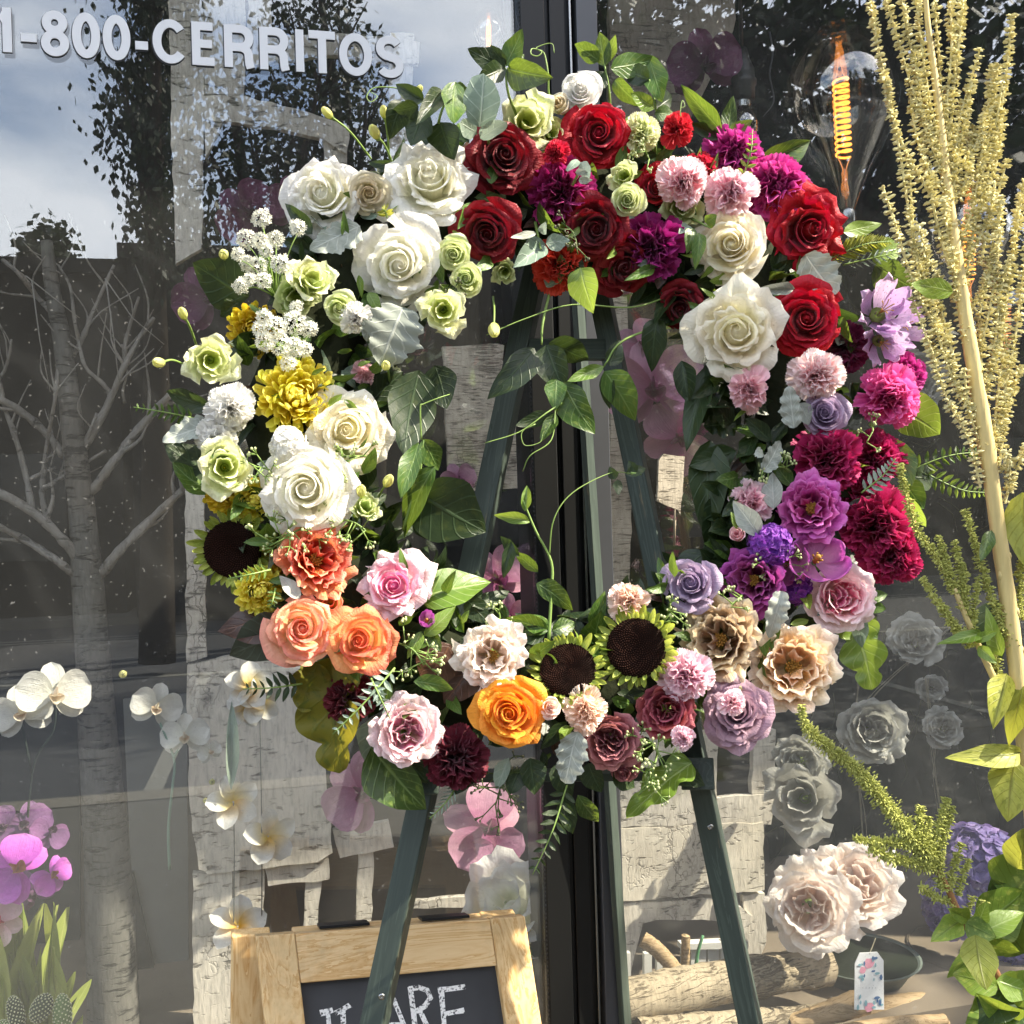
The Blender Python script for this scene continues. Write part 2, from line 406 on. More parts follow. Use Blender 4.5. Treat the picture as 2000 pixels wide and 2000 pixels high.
def strap(ln, w, curl, q, tip=.8, nv=7):
    mb = MB(); vs_ = []; uvs = []; fs = []
    for j in range(nv + 1):
        v = j / nv; a = curl * v * v
        x = ln * (v if abs(curl) < .05 else math.sin(curl * v) / curl); z = ln * (0 if abs(curl) < .05 else (1 - math.cos(curl * v)) / curl)
        ww = w * (.5 + .9 * math.sin(min(1, v * 1.15) * 1.9) * tip) * (1 if v < .86 else max(.12, 1 - ((v - .86) / .14) ** 2))
        for i, u in enumerate((-1, -.5, 0, .5, 1)):
            vs_.append(Vector((x, u * ww, z + .55 * ww * u * u))); uvs.append((.5 + .5 * u, v))
    for j in range(nv):
        for i in range(4):
            a = j * 5 + i; fs.append((a, a + 1, a + 6, a + 5))
    mb.add(vs_, fs, uvs, .5); return mb
def k_mum(seed, n=190):
    q = random.Random(seed); o = []
    shapes = [strap(.60 + .06 * i, .062, .75 + .25 * i, q).mesh('petal') for i in range(3)]
    for i in range(n):
        t = (i + .5) / n; th = 1.62 * t ** .52; ph = i * 2.39996 + q.uniform(-.15, .15); d = sph(th + q.uniform(-.08, .08), ph)
        tang = (Vector((0, 0, 1)) - d * d.z); tang = tang.normalized() if tang.length > .08 else Vector((-math.cos(ph), -math.sin(ph), 0))
        s = .78 + .34 * t + q.uniform(-.07, .07); b = d * (.22 + .12 * t) + Vector((0, 0, -.18))
        o.append(('petal', shapes[i % 3], Matrix.Translation(b) @ frame(tang, d) @ Matrix.Rotation(q.uniform(-.5, .5), 4, 'X') @ Matrix.Diagonal((s, .9 + .35 * t, s, 1))))
    mb = MB(); ball(mb, (0, 0, -.15), .38, 10, 6, (1, 1, .8)); o.append(('receptacle', mb.mesh('receptacle'), None)); return o
def k_sunflower(seed):
    q = random.Random(seed); o = []
    mb = MB(); vs_ = []
    lathe(mb, [(.001, .10), (.2, .11), (.4, .125), (.52, .11), (.6, .06), (.62, -.02), (.5, -.08)], 36); o.append(('disc', mb.mesh('disc'), None))
    mb = MB()
    for i in range(520):
        r = .6 * math.sqrt((i + .5) / 520); a = i * 2.39996; z = .105 + .02 * math.sin(min(1, r / .45) * 1.57) - max(0, r - .48) * .45
        p = Vector((r * math.cos(a), r * math.sin(a), z)); h = .045 * q.uniform(.6, 1.3); w = .016; d = Vector((math.cos(a) * r * .5, math.sin(a) * r * .5, 1)).normalized()
        e = Vector((math.cos(a), math.sin(a), 0)) * w; f = Vector((-math.sin(a), math.cos(a), 0)) * w
        mb.add([p - e - f, p + e - f, p + f * 1.3, p + d * h], [(0, 1, 3), (1, 2, 3), (2, 0, 3)], None, q.random())
    o.append(('florets', mb.mesh('florets', False), None, 'stuff'))
    sh = []
    for i in range(4):
        m_ = strap(.44 + .05 * i, .085, .5 + .25 * i, q, .8)
        for k, p in enumerate(m_.v): p.y *= (1.25 - 1.05 * (m_.uv[k][1]) ** 1.5)
        sh.append(m_.mesh('bract'))
    for ring, (n, r0, tl, s) in enumerate(((22, .55, .35, .86), (21, .56, -.05, 1.0), (16, .5, -.4, .95))):
        for i in range(n):
            a = (i + .5 * ring) / n * 6.283 + q.uniform(-.08, .08); c, s_ = math.cos(a), math.sin(a)
            x = Vector((c * math.cos(tl), s_ * math.cos(tl), math.sin(tl))) + Vector((0, 0, q.uniform(-.2, .2))); M = frame(Vector((0, 0, 1)) - Vector((c, s_, 0)) * math.tan(tl) * .9, x)
            k = s * q.uniform(.5, .85)
            o.append(('bract', sh[q.randrange(4)], Matrix.Translation((r0 * c, r0 * s_, .03 - .06 * ring)) @ M @ Matrix.Rotation(q.uniform(-.3, .3), 4, 'X') @ Matrix.Diagonal((k, k * 1.15, k, 1))))
    return o
def blade(mb, ln, wid, shape=1.0, cup=.12, bend=0., ruf=0., q=None, nv=9, nu=6, t=.5, z0=0.):
    """single petal along +X, face +Z"""
    q = q or rnd; ph = q.uniform(0, 6.28); vs_ = []; uvs = []; fs = []
    for j in range(nv + 1):
        v = j / nv; pk = max(.3, .76 - .29 * shape); w = wid * ((.16 + .84 * math.sin(1.5708 * min(1, v / pk)) ** .9) if v < pk else math.sqrt(max(0, 1 - ((v - pk) / (1.0001 - pk)) ** 2.2)))
        for i in range(nu + 1):
            u = -1 + 2 * i / nu
            vs_.append(Vector((ln * v, u * w, z0 + cup * u * u * w - bend * v * v * ln + ruf * v * math.sin(u * 5 + ph + v * 3)))); uvs.append((.5 + .5 * u, v))
    n = nu + 1
    for j in range(nv):
        for i in range(nu):
            a = j * n + i; fs.append((a, a + 1, a + n + 1, a + n))
    mb.add(vs_, fs, uvs, t)
def bl(*a, **k):
    mb = MB(); blade(mb, *a, **k); return mb.mesh('petal')
def RZ(a): return Matrix.Rotation(a, 4, 'Z')
def RY(a): return Matrix.Rotation(a, 4, 'Y')
def RX(a): return Matrix.Rotation(a, 4, 'X')
def k_orchid(seed):
    q = random.Random(seed); o = []
    big = bl(.98, .56, .62, .25, .12, .03, q, t=1); sep = bl(.95, .33, .9, .25, .12, .02, q, t=1); lp = bl(.42, .2, .9, 1.3, -.5, .03, q, t=0); sd = bl(.3, .16, .8, 1.4, -.7, .02, q, t=0)
    for a in (90, 212, 328): o.append(('sepal', sep, RZ(R(a + q.uniform(-4, 4))) @ RY(.12) @ T((0.02, 0, -.03))))
    for a in (14, 166): o.append(('petal', big, RZ(R(a)) @ RX(q.uniform(-.15, .15)) @ RY(-.08) @ T((.03, 0, .03))))
    o.append(('lip', lp, RZ(R(270)) @ RY(-.35) @ T((0, 0, .1))))
    for a in (225, 315): o.append(('lip', sd, RZ(R(a)) @ RY(-.8) @ T((0.02, 0, .08))))
    mb = MB(); ball(mb, (0, .03, .16), .09, 8, 6, (1, 1.1, 1.5)); o.append(('column', mb.mesh('column'), None)); return o
def k_plumeria(seed, op=.28):
    q = random.Random(seed); p = bl(1.0, .42, .75, .3, .18, .0, q, t=.5); o = []
    for i in range(5): o.append(('petal', p, RZ(i * 1.2566) @ RY(-op - q.uniform(0, .2)) @ RX(.42) @ T((.03, 0, 0))))
    mb = MB(); tube(mb, [(0, 0, -.5), (0, 0, .02)], .05, .1, 8); o.append(('flower_tube', mb.mesh('flower_tube'), None)); return o
def k_tulip(seed, open_=.9, n=6):
    q = random.Random(seed); o = []
    for i in range(n):
        r = .5 + .45 * open_ if i % 2 else .45 + .35 * open_
        o.append(('petal', one(cup_petal, .08, -.5, r, .55 - .25 * open_, i * 6.283 / n + q.uniform(-.15, .15), .62, .12 * open_, .12, .42, .04, .02, 2, .0, .9, 9, 8, .7 if i % 2 else .9, q), None))
    mb = MB(); tube(mb, [(0, 0, -.4), (0, 0, .1)], .07, .09, 8); ball(mb, (0, 0, .12), .1, 8, 4)
    for i in range(6): a = i * 1.047; tube(mb, [(0, 0, -.3), (.16 * math.cos(a), .16 * math.sin(a), .05)], .02, .035, 5)
    o.append(('stamen_cluster', mb.mesh('stamen_cluster'), None)); return o
def k_alstro(seed):
    q = random.Random(seed); o = []
    for i in range(6):
        w = .62 if i % 2 else .42
        o.append(('petal', one(cup_petal, .07, -.55, .62 + q.uniform(0, .2), .45 + q.uniform(-.12, .12), i * 1.047 + q.uniform(-.15, .15), w, .22, .12, .45, .03, .09, 2.3, .04, .5, 10, 8, .9 if i % 2 else .2, q), None))
    mb = MB()
    for i in range(6): a = i; tube(mb, smooth([(0, 0, -.2), (.1 * math.cos(a), .1 * math.sin(a), .3), (.22 * math.cos(a), .22 * math.sin(a), .46)], 3), .012, .018, 4)
    o.append(('stamen_cluster', mb.mesh('stamen_cluster'), None)); o.append(('calyx', CALYX, Matrix.Translation((0, 0, -.2)))); return o
def k_floretball(seed, n=46, size=.3, petals=4):
    q = random.Random(seed); mb = MB()
    for i in range(petals):
        m2 = MB(); blade(m2, 1, .55, .6, .25, .15, .12, q, 6, 5); M = RZ(i * 6.283 / petals) @ RY(-.2)
        mb.add([M @ p for p in m2.v], m2.f, m2.uv, .5)
    fl = mb.mesh('floret'); o = []
    for i in range(n):
        t = (i + .5) / n; th = 1.55 * math.sqrt(t); ph = i * 2.39996; d = sph(th, ph) + Vector((q.uniform(-.2, .2), q.uniform(-.2, .2), q.uniform(-.1, .1)))
        M = T(sph(th, ph) * q.uniform(.68, .82)) @ frame(d, (q.random(), q.random(), .1)) @ Matrix.Scale(size * q.uniform(.8, 1.2), 4); o.append(('floret', fl, M))
    return o
def k_greenbud(seed):
    q = random.Random(seed); o = []
    for i in range(5): o.append(('petal', one(cup_petal, .1, -.8, .45, .8, i * 1.2566, .85, -.5, .1, .4, .06, 0, 2, 0, 1.1, 6, 7, .6, q), None))
    o.append(('calyx', CALYX, Matrix.Translation((0, 0, -.35)) @ Matrix.Scale(1.5, 4))); return o

KINDS = {}
def kind(k, var):
    key = (k, var)
    if key not in KINDS:
        s = 100 + var * 17
        KINDS[key] = {'rose': lambda: k_rose(s), 'rose_open': lambda: k_rose(s, 25, 1.2, .5, .10, .055, .84, .13), 'rose_tight': lambda: k_rose(s, 22, .8, .75, .1, .02, 1.1, .06),
                      'bud': lambda: k_bud(s), 'garden': lambda: k_frilly(s, 34, .05, .5), 'garden_ruffled': lambda: k_frilly(s, eye=True), 'peony': lambda: k_frilly(s, 32, .07, .4),
                      'carnation': lambda: k_carnation(s), 'mini': lambda: k_carnation(s, 0, .11, True), 'lisianthus': lambda: k_lisianthus(s), 'lisianthus_closed': lambda: k_lisianthus(s, 9, .55),
                      'mum': lambda: k_mum(s), 'sunflower': lambda: k_sunflower(s), 'orchid': lambda: k_orchid(s), 'plumeria': lambda: k_plumeria(s), 'tulip': lambda: k_tulip(s),
                      'tulip_bud': lambda: k_tulip(s, .0), 'alstro': lambda: k_alstro(s), 'hydrangea': lambda: k_floretball(s), 'stock': lambda: k_floretball(s, 40, .30), 'greenbud': lambda: k_greenbud(s)}[k]()
    return KINDS[key]
def ring_tilt(u, v):
    dx, dy = (u - 1035) / 485, (v - 830) / 485; l = math.hypot(dx, dy) or 1; off = max(-.55, min(.55, (l - 1) * 1.25))
    return dx / l * off, -dy / l * off + .12
def put(k, var, P, r, axis, roll, name, label, cat, group, mats, deep=.35):
    s = r * usz(P) * 1.11; M = T(P - axis * deep * s) @ frame(axis, RGT) @ RZ(roll) @ Matrix.Scale(s, 4)
    root = empty(name, M, label, cat, group)
    for it in kind(k, var):
        mt = mats.get(it[0], mats['petal'])
        obj(it[0], it[1], mt, root, it[2], it[3] if len(it) > 3 else None)
    return root
def flower(k, name, cat, u, v, r, mats, label, tilt=None, lift=.06, var=None, group=None, roll=None, plane=None):
    q = random.Random(int(u * 31 + v * 7)); tl = tilt if tilt is not None else ring_tilt(u, v)
    P = hit(u, v, plane) if plane is not None else wp(u, v, lift)
    axis = (-ray(u, v).normalized() + RGT * (tl[0] + q.uniform(-.15, .15)) + UPV * (tl[1] + q.uniform(-.13, .13))).normalized()
    return put(k, q.randrange(5 if 'rose' in k else 3) if var is None else var, P, r, axis, q.uniform(0, 6.28) if roll is None else roll, name, label, cat, group, mats)
# ---------------------------------------------------------------- setting materials
def glass_mat():
    mt, t, o = new_mat('window_glass')
    tr = N(t, 'ShaderNodeBsdfTransparent'); tr.inputs[0].default_value = (.985, .99, .985, 1)
    gl = N(t, 'ShaderNodeBsdfGlossy'); gl.inputs['Roughness'].default_value = 0.0; gl.inputs[0].default_value = (.93, .97, 1, 1)
    fr = N(t, 'ShaderNodeLayerWeight'); fr.inputs['Blend'].default_value = .5
    mxs = N(t, 'ShaderNodeMixShader'); t.links.new(math_(t, 'ADD', math_(t, 'MULTIPLY', math_(t, 'POWER', fr.outputs['Facing'], 7.0), .5), .10), mxs.inputs[0])
    t.links.new(tr.outputs[0], mxs.inputs[1]); t.links.new(gl.outputs[0], mxs.inputs[2])
    df = N(t, 'ShaderNodeBsdfDiffuse'); df.inputs[0].default_value = (.8, .8, .76, 1)
    vec = mapped(t, 'Object', (1, 1, .45)); n = noise(t, vec, 3.0, 8, .6, .6)
    sp = noise(t, mapped(t, 'Object'), 170, 1, .5); spk = ramp(t, sp, .73, .77)
    st = N(t, 'ShaderNodeTexWave', wave_type='BANDS'); st.inputs['Scale'].default_value = 2.2; st.inputs['Distortion'].default_value = 7; st.inputs['Detail'].default_value = 5
    mp_ = N(t, 'ShaderNodeMapping'); mp_.inputs['Rotation'].default_value = (0, .7, 0); tc_ = N(t, 'ShaderNodeTexCoord'); t.links.new(tc_.outputs['Object'], mp_.inputs[0]); t.links.new(mp_.outputs[0], st.inputs['Vector'])
    dust = math_(t, 'ADD', math_(t, 'MULTIPLY', ramp(t, n, .3, .75), .015), .005)
    dust = math_(t, 'ADD', dust, math_(t, 'MULTIPLY', ramp(t, st.outputs['Fac'], .9, 1.0), .004)); dust = math_(t, 'ADD', dust, math_(t, 'MULTIPLY', spk, .12))
    m2 = N(t, 'ShaderNodeMixShader'); t.links.new(dust, m2.inputs[0]); t.links.new(mxs.outputs[0], m2.inputs[1]); t.links.new(df.outputs[0], m2.inputs[2])
    t.links.new(m2.outputs[0], o.inputs[0]); return mt
def bark_mat(name, light, dark, sx=1.0, thr=.60, grain=1.0, curl=.5):
    mt, t, o = new_mat(name)
    n1 = noise(t, mapped(t, 'Object', (26 * sx, 26, 90 / max(.4, sx))), 1.0, 5, .6, curl)
    n2 = noise(t, mapped(t, 'Object', (5, 5, 5)), 1.0, 6, .65, .8); n3 = noise(t, mapped(t, 'Object', (150, 40, 30)), 1.0, 3, .6)
    k = math_(t, 'ADD', math_(t, 'MULTIPLY', n1, .75), math_(t, 'MULTIPLY', n2, .35))
    dk = ramp(t, k, thr, thr + .07)
    vo = N(t, 'ShaderNodeTexVoronoi', feature='DISTANCE_TO_EDGE'); vo.inputs['Scale'].default_value = 1.0; va = N(t, 'ShaderNodeVectorMath', operation='ADD'); t.links.new(mapped(t, 'Object', (46, 46, 15)), va.inputs[0]); nv_ = N(t, 'ShaderNodeTexNoise'); nv_.inputs['Scale'].default_value = 26; nv_.inputs['Detail'].default_value = 4; vsx = N(t, 'ShaderNodeVectorMath', operation='SCALE'); vsx.inputs['Scale'].default_value = 2.2; t.links.new(mapped(t, 'Object'), nv_.inputs['Vector']); t.links.new(nv_.outputs['Color'], vsx.inputs[0]); t.links.new(vsx.outputs[0], va.inputs[1]); t.links.new(va.outputs[0], vo.inputs['Vector'])
    crk = math_(t, 'MULTIPLY', ramp(t, vo.outputs['Distance'], .015, .05, (1, 1, 1, 1), (0, 0, 0, 1)), ramp(t, noise(t, mapped(t, 'Object'), 5, 5), .56, .66))
    base = mixc(t, ramp(t, n2, .35, .68), C(light), tuple(x * .62 for x in C(light)[:3]) + (1,))
    base = mixc(t, math_(t, 'MULTIPLY', ramp(t, n3, .45, .75), .35 * grain), base, C(dark))
    stn = ramp(t, noise(t, mapped(t, 'Object'), 3.2, 5), .5, .72)
    base = mixc(t, math_(t, 'MULTIPLY', stn, .25), base, (.30, .22, .15, 1))
    dk = math_(t, 'MAXIMUM', dk, crk)
    col = mixc(t, math_(t, 'MULTIPLY', dk, .72), base, C(dark))
    h = math_(t, 'SUBTRACT', math_(t, 'MULTIPLY', n3, .4), dk)
    t.links.new(bsdf(t, col, .8, .15, 0, bump(t, h, .6, .006)), o.inputs[0]); return mt
def wood_mat(name, c0, c1, scale=1.0, axis=0, rough=.55, dist=2.2, chip=None, dirt=.0):
    mt, t, o = new_mat(name); s_ = [60 * scale] * 3; s_[axis] = 2.5 * scale
    vec = mapped(t, 'Object', tuple(s_)); n = noise(t, vec, .55, 6, .6, dist)
    w = math_(t, 'FRACT', math_(t, 'MULTIPLY', n, 7.0)); w = math_(t, 'POWER', w, 2.2)
    f = noise(t, mapped(t, 'Object', tuple(x * 4 for x in s_)), 1.0, 2)
    col = mixc(t, math_(t, 'ADD', math_(t, 'MULTIPLY', w, .8), math_(t, 'MULTIPLY', f, .25)), C(c0), C(c1))
    if chip:
        cn = noise(t, mapped(t, 'Object', tuple(x * .8 for x in s_)), 1.0, 6, .75); cn2 = noise(t, mapped(t, 'Object'), 9, 4); col = mixc(t, math_(t, 'MULTIPLY', ramp(t, cn, .60, .66), ramp(t, cn2, .48, .62)), col, C(chip))
    if dirt: col = mixc(t, math_(t, 'MULTIPLY', ramp(t, noise(t, mapped(t, 'Object'), 14, 6, .7), .5, .75), dirt), col, (.16, .10, .05, 1))
    t.links.new(bsdf(t, col, rough, .3, 0, bump(t, f, .15, .002)), o.inputs[0]); return mt
M_GLASS = glass_mat()
M_BIRCH = bark_mat('birch_bark', '#e2dccf', '#2b2723')
M_BIRCH2 = bark_mat('birch_bark_curled', '#d2c9b8', '#3a332c', .55, .56, .7, 2.6)
M_LOG = bark_mat('log_bark', '#b5a88f', '#43382c', .6, .55, 1.0, 2.2)
M_BLACK = plain('dark_metal', '#161717', .42, .35, 0, .12, 14, .03)
M_BLACK2 = plain('black_rubber', '#1d1e20', .45, .5)
M_GREYM = plain('grey_anodised_metal', '#4c4e52', .4, .5, .3, .1, 20, .02)
M_STEEL = plain('steel', '#9a9c9c', .25, .5, 1.0, .08, 20, 0)
M_WALLIN = plain('shop_dark', '#1b1c1b', .8, .2, 0, .45, 4, .3)
M_MOSS = plain('shop_dark_green', '#20261c', .9, .1, 0, .7, 9, .6)
M_SHELF = plain('shop_shelf', '#7c7264', .7, .2, 0, .2, 8)
M_STUCCO = plain('stucco', '#6a655c', .9, .1, 0, .1, 40, .4)

# ---------------------------------------------------------------- street side (seen only in the glass)
GZ = 0.0
def sheet(name, x0, x1, y0, y1, z, mat):
    mb = MB(); mb.add([Vector((x0, y0, z)), Vector((x1, y0, z)), Vector((x1, y1, z)), Vector((x0, y1, z))], [(0, 1, 2, 3)]); o = obj(name, mb.mesh(name, False), mat); o['kind'] = 'structure'; return o
M_CONC = plain('concrete', '#5a5852', .85, .2, 0, .14, 6, .3)
M_ASPH = plain('asphalt', '#3e3f41', .9, .2, 0, .25, 20, .3)
M_LINE = plain('road_paint', '#77766f', .7, .2, 0, .1, 8)
sheet('ground', -400, 400, -400, 400, -.13, plain('dirt', '#6a6455', .95, .1))
sheet('road', -90, 90, -70, -4.2, -.12, M_ASPH)
def slab(name, x0, x1, y0, y1, z0, z1, mat, kind_='structure'):
    mb = MB(); box(mb, ((x0 + x1) / 2, (y0 + y1) / 2, (z0 + z1) / 2), x1 - x0, y1 - y0, z1 - z0); o = obj(name, mb.mesh(name, False), mat)
    if kind_: o['kind'] = kind_
    return o
slab('pavement', -60, 60, -4.0, -.06, -.14, 0, M_CONC)
slab('kerb', -60, 60, -4.2, -4.0, -.14, .005, plain('kerb_concrete', '#6c685f', .85, .2))
lm = MB()
for i in range(16):
    x = -24 + 2.9 * i; lm.add([Vector((x, -9.3, -.116)), Vector((x + .11, -9.3, -.116)), Vector((x + .11, -4.6, -.116)), Vector((x, -4.6, -.116))], [(0, 1, 2, 3)])
for y in (-9.4, -13.2, -13.5):
    lm.add([Vector((-40, y, -.115)), Vector((40, y, -.115)), Vector((40, y + .12, -.115)), Vector((-40, y + .12, -.115))], [(0, 1, 2, 3)])
o = obj('road_markings', lm.mesh('road_markings', False), M_LINE); o['kind'] = 'structure'
slab('far_pavement', -60, 60, -19, -15.2, -.14, 0, M_CONC)
# flat-roofed building across the street: heights come from where its roof line shows in the glass
M_FARW = plain('far_stucco', '#1e1d1c', .9, .1, 0, .15, 3, .2); M_FARC = plain('far_coping', '#1b1a18', .8, .2)
M_FARG = plain('far_window', '#14171a', .2, .5)
def far_building(x0, x1, yv, ztop, label, cap=.18, depth=9):
    e = empty('street_building', T((0.5 * (x0 + x1), -yv, 0)), label, 'building', 'flat roofed buildings across the street'); w = x1 - x0
    mb = MB(); box(mb, (0, -depth / 2, ztop / 2), w, depth, ztop); obj('wall', mb.mesh('wall', False), M_FARW, e)
    mb = MB(); box(mb, (0, -depth / 2, ztop + .1), w + cap * 2, depth + cap * 2, .22); obj('roof', mb.mesh('roof', False), M_FARC, e)
    n = max(1, int(w / 3.2)); wm = MB(); box(wm, (0, 0, 0), 1.7, .08, 1.7); wme = wm.mesh('window', False)
    for i in range(n): obj('window', wme, M_FARG, e, T((-w / 2 + (i + .5) * w / n, .03, 1.75)))
    return e
zr = hit(120, 490, 16).z; xr = hit(232, 480, 16).x; z2 = hit(300, 462, 15).z
far_building(-40, xr - .1, 16.0, zr - .22, 'long dark flat roofed building across the street, mirrored at the left of the window')
far_building(hit(238, 470, 15).x, hit(700, 470, 15).x, 15.0, z2 - .22, 'taller flat roofed block across the street beside the street trees', .12)
far_building(hit(720, 470, 15.6).x, 30, 15.6, zr + .35, 'dark flat roofed building across the street, mirrored at the right of the window')
# street trees
M_TRUNK = plain('street_tree_bark', '#3a332b', .9, .1); M_TLEAF = plain('street_tree_leaf', '#24301a', .55, .3, 0, .4, 3, 0, .25)
def street_tree(u, Y, crowns, label, seed, nleaf=2600, drop=.6, lsz=.16):
    """crowns: (u, v, radius m) blobs in the mirrored picture"""
    q = random.Random(seed)
    def mir(uu, vv, y): p = hit(uu, vv, y); return Vector((p.x, -p.y, p.z))
    base = mir(u, 1000, Y); base.z = 0; e = empty('street_tree', T(base), label, 'tree', 'trees across the street')
    cs = [(mir(a, b, Y + q.uniform(-.6, .6)) - base, r) for a, b, r in crowns]
    top = max(cs, key=lambda c: c[0].z)[0]; tb = MB()
    tube(tb, smooth([(0, 0, 0), (q.uniform(-.1, .1), 0, top.z * .4), (top.x * .5, top.y * .5, top.z * .72), top], 5), .19, .03, 9)
    for c, r in cs:
        z0 = max(1.8, min(c.z - .5, top.z * .7)); f = z0 / top.z
        tube(tb, smooth([(top.x * .4 * f, top.y * .4 * f, z0 * .9), (c.x * .6, c.y * .6, z0 + .45 * (c.z - z0)), c], 4), .06, .015, 6)
        for k in range(4): tube(tb, [c * .98 - Vector((0, 0, r * .5)), c + Vector((q.uniform(-r, r), q.uniform(-r, r), q.uniform(-.8 * r, r)))], .02, .006, 4)
    obj('trunk', tb.mesh('trunk'), M_TRUNK, e); lb = MB(); tot = sum(r * r for _, r in cs)
    for c, r in cs:
        n = int(nleaf * r * r / tot); k = 0
        while k < n:
            cl = c + Vector((q.gauss(0, .42), q.gauss(0, .42), q.gauss(0, .42))) * r
            for _ in range(14):
                p = cl + Vector((q.gauss(0, .13), q.gauss(0, .13), q.gauss(0, .2) - .1)); s = lsz * q.uniform(.5, 1.2)
                d = Vector((q.uniform(-1, 1), q.uniform(-1, 1), -drop * q.uniform(.2, 2))).normalized(); w = d.cross(Vector((q.uniform(-1, 1), q.uniform(-1, 1), q.uniform(-1, 1)))).normalized() * s * .3
                lb.add([p, p + d * s * .5 + w, p + d * s, p + d * s * .5 - w], [(0, 1, 2, 3)]); k += 1
    obj('crown', lb.mesh('crown', False), M_TLEAF, e); return e
street_tree(290, 9.5, [(300, -60, .55), (290, 30, .42), (262, 140, .42), (255, 215, .38), (300, 190, .4), (315, 300, .38), (290, 360, .3), (330, 90, .45), (285, 410, .32), (360, 420, .4)], 'slim hanging leaved tree mirrored at the left of the birch post', 1, 5600, 1.6, .10)
street_tree(520, 11, [(480, 250, .7), (560, 180, .6), (610, 120, .5), (520, 340, .7), (590, 250, .5), (450, 360, .6), (430, 130, .5), (380, 260, .5), (640, 220, .4)], 'open branched tree mirrored behind the birch arch', 2, 3200, .4, .11)
street_tree(700, 12, [(640, 40, .5), (690, 190, .45), (560, 30, .55), (735, 230, .4), (600, -40, .6), (660, 300, .6), (770, 330, .5)], 'sparse topped tree mirrored under the lettering', 3, 2400, .4, .11)
street_tree(1230, 10, [(1150, 60, .7), (1250, 150, .9), (1350, 60, 1.0), (1300, 300, .9), (1180, 280, .7), (1400, 200, .9), (1200, -60, .8)], 'dense street tree mirrored at the right of the mullion', 4, 5200, .5, .2)
street_tree(1620, 9.5, [(1500, 60, 1.0), (1620, 40, 1.1), (1750, 80, 1.2), (1560, 250, 1.0), (1700, 260, 1.1), (1850, 150, 1.2), (1450, 330, .8), (1820, 330, 1.0), (1640, 420, .9), (1950, 260, 1.2)], 'broad dark tree mirrored behind the bulbs', 5, 8000, .5, .22)
street_tree(95, 17.5, [(88, 448, .3), (72, 472, .3), (106, 470, .3), (56, 482, .25)], 'small round tree rising over the far roof at the left', 6, 900, .3, .2)

def shade_tree(x, y, hs, label, seed):  # unseen trees, added to shade the ground mirrored in the right pane
    q = random.Random(seed); e = empty('street_tree', T((x, y, 0)), label, 'tree', 'unseen shade trees added right of the shop'); tb = MB(); lb = MB(); top = max(h for h, r in hs)
    tube(tb, smooth([(0, 0, 0), (.05, .03, top * .5), (-.05, .05, top)], 5), .13, .03, 9)
    for h, r in hs:
        for k in range(5): a = k * 1.26 + h; tube(tb, smooth([(0, 0, h * .8), (r * .4 * math.cos(a), r * .4 * math.sin(a), h), (r * .8 * math.cos(a), r * .8 * math.sin(a), h + .3)], 3), .035, .01, 5)
        for k in range(int(900 * r)):
            p = Vector((q.gauss(0, .45) * r, q.gauss(0, .45) * r, h + q.gauss(0, .38) * r)); s_ = q.uniform(.12, .26); d = Vector((q.uniform(-1, 1), q.uniform(-1, 1), q.uniform(-.9, .3))).normalized(); w = d.cross(Vector((q.uniform(-1, 1), q.uniform(-1, 1), q.uniform(-1, 1)))).normalized() * s_ * .35
            lb.add([p, p + d * s_ * .5 + w, p + d * s_, p + d * s_ * .5 - w], [(0, 1, 2, 3)])
    obj('trunk', tb.mesh('trunk'), M_TRUNK, e); obj('crown', lb.mesh('crown', False), M_TLEAF, e)
shade_tree(5.3, -2.5, [(3.2, 1.1), (4.2, 1.3)], 'unseen tree added just right of the shop window to shade the pavement', 11)
shade_tree(7.3, -4.9, [(3.4, 1.5), (4.8, 1.7)], 'unseen tree added by the kerb right of the shop for its shade', 12)
shade_tree(10.8, -8.2, [(4.0, 2.2), (5.6, 2.2)], 'wide unseen tree added in the road right of the shop for its shade', 13)
# ---------------------------------------------------------------- shop front
fl = hit(-30, 1000, 0).x - 1.2; fr_ = hit(1960, 1000, 0).x + 1.2; TOP = hit(1000, 0, 0).z + .80; BOT = .42
mu0 = hit(1000, 1000, 0).x; mu1 = hit(1146, 1000, 0).x
def pane(name, x0, x1, label):
    mb = MB(); box(mb, ((x0 + x1) / 2, 0, (TOP + BOT) / 2), x1 - x0, .008, TOP - BOT); return tag(obj(name, mb.mesh(name, False), M_GLASS), label, 'window', 'shop window panes')
pane('window_pane', fl, mu0 + .004, 'large left shop window pane with the phone number lettering')
pane('window_pane', mu1 - .004, fr_, 'right shop window pane in front of the hanging bulbs')
mul = empty('window_mullion', T((mu0, 0, BOT)), 'dark metal window mullion with a pale edge strip behind the wreath', 'mullion')
H = TOP - BOT
def part_box(name, par, c, s, mat, bev=.0015):
    mb = MB(); box(mb, c, *s); o = obj(name, mb.mesh(name, False), mat, par)
    if bev: bevel(o, bev)
    return o
ww = mu1 - mu0
part_box('post', mul, (ww * .36, .045, H / 2), (ww * .66, .11, H), M_BLACK)
part_box('channel', mul, (ww * .17, -.018, H / 2), (ww * .30, .02, H), M_BLACK)
part_box('stop_strip', mul, (ww * .50, -.013, H / 2), (ww * .20, .012, H), M_BLACK)
part_box('edge_strip', mul, (ww * .655, -.014, H / 2), (.0035, .02, H), M_STEEL, .0005)
part_box('door_stile', mul, (ww * .86, -.004, H / 2), (ww * .27, .05, H), M_GREYM)
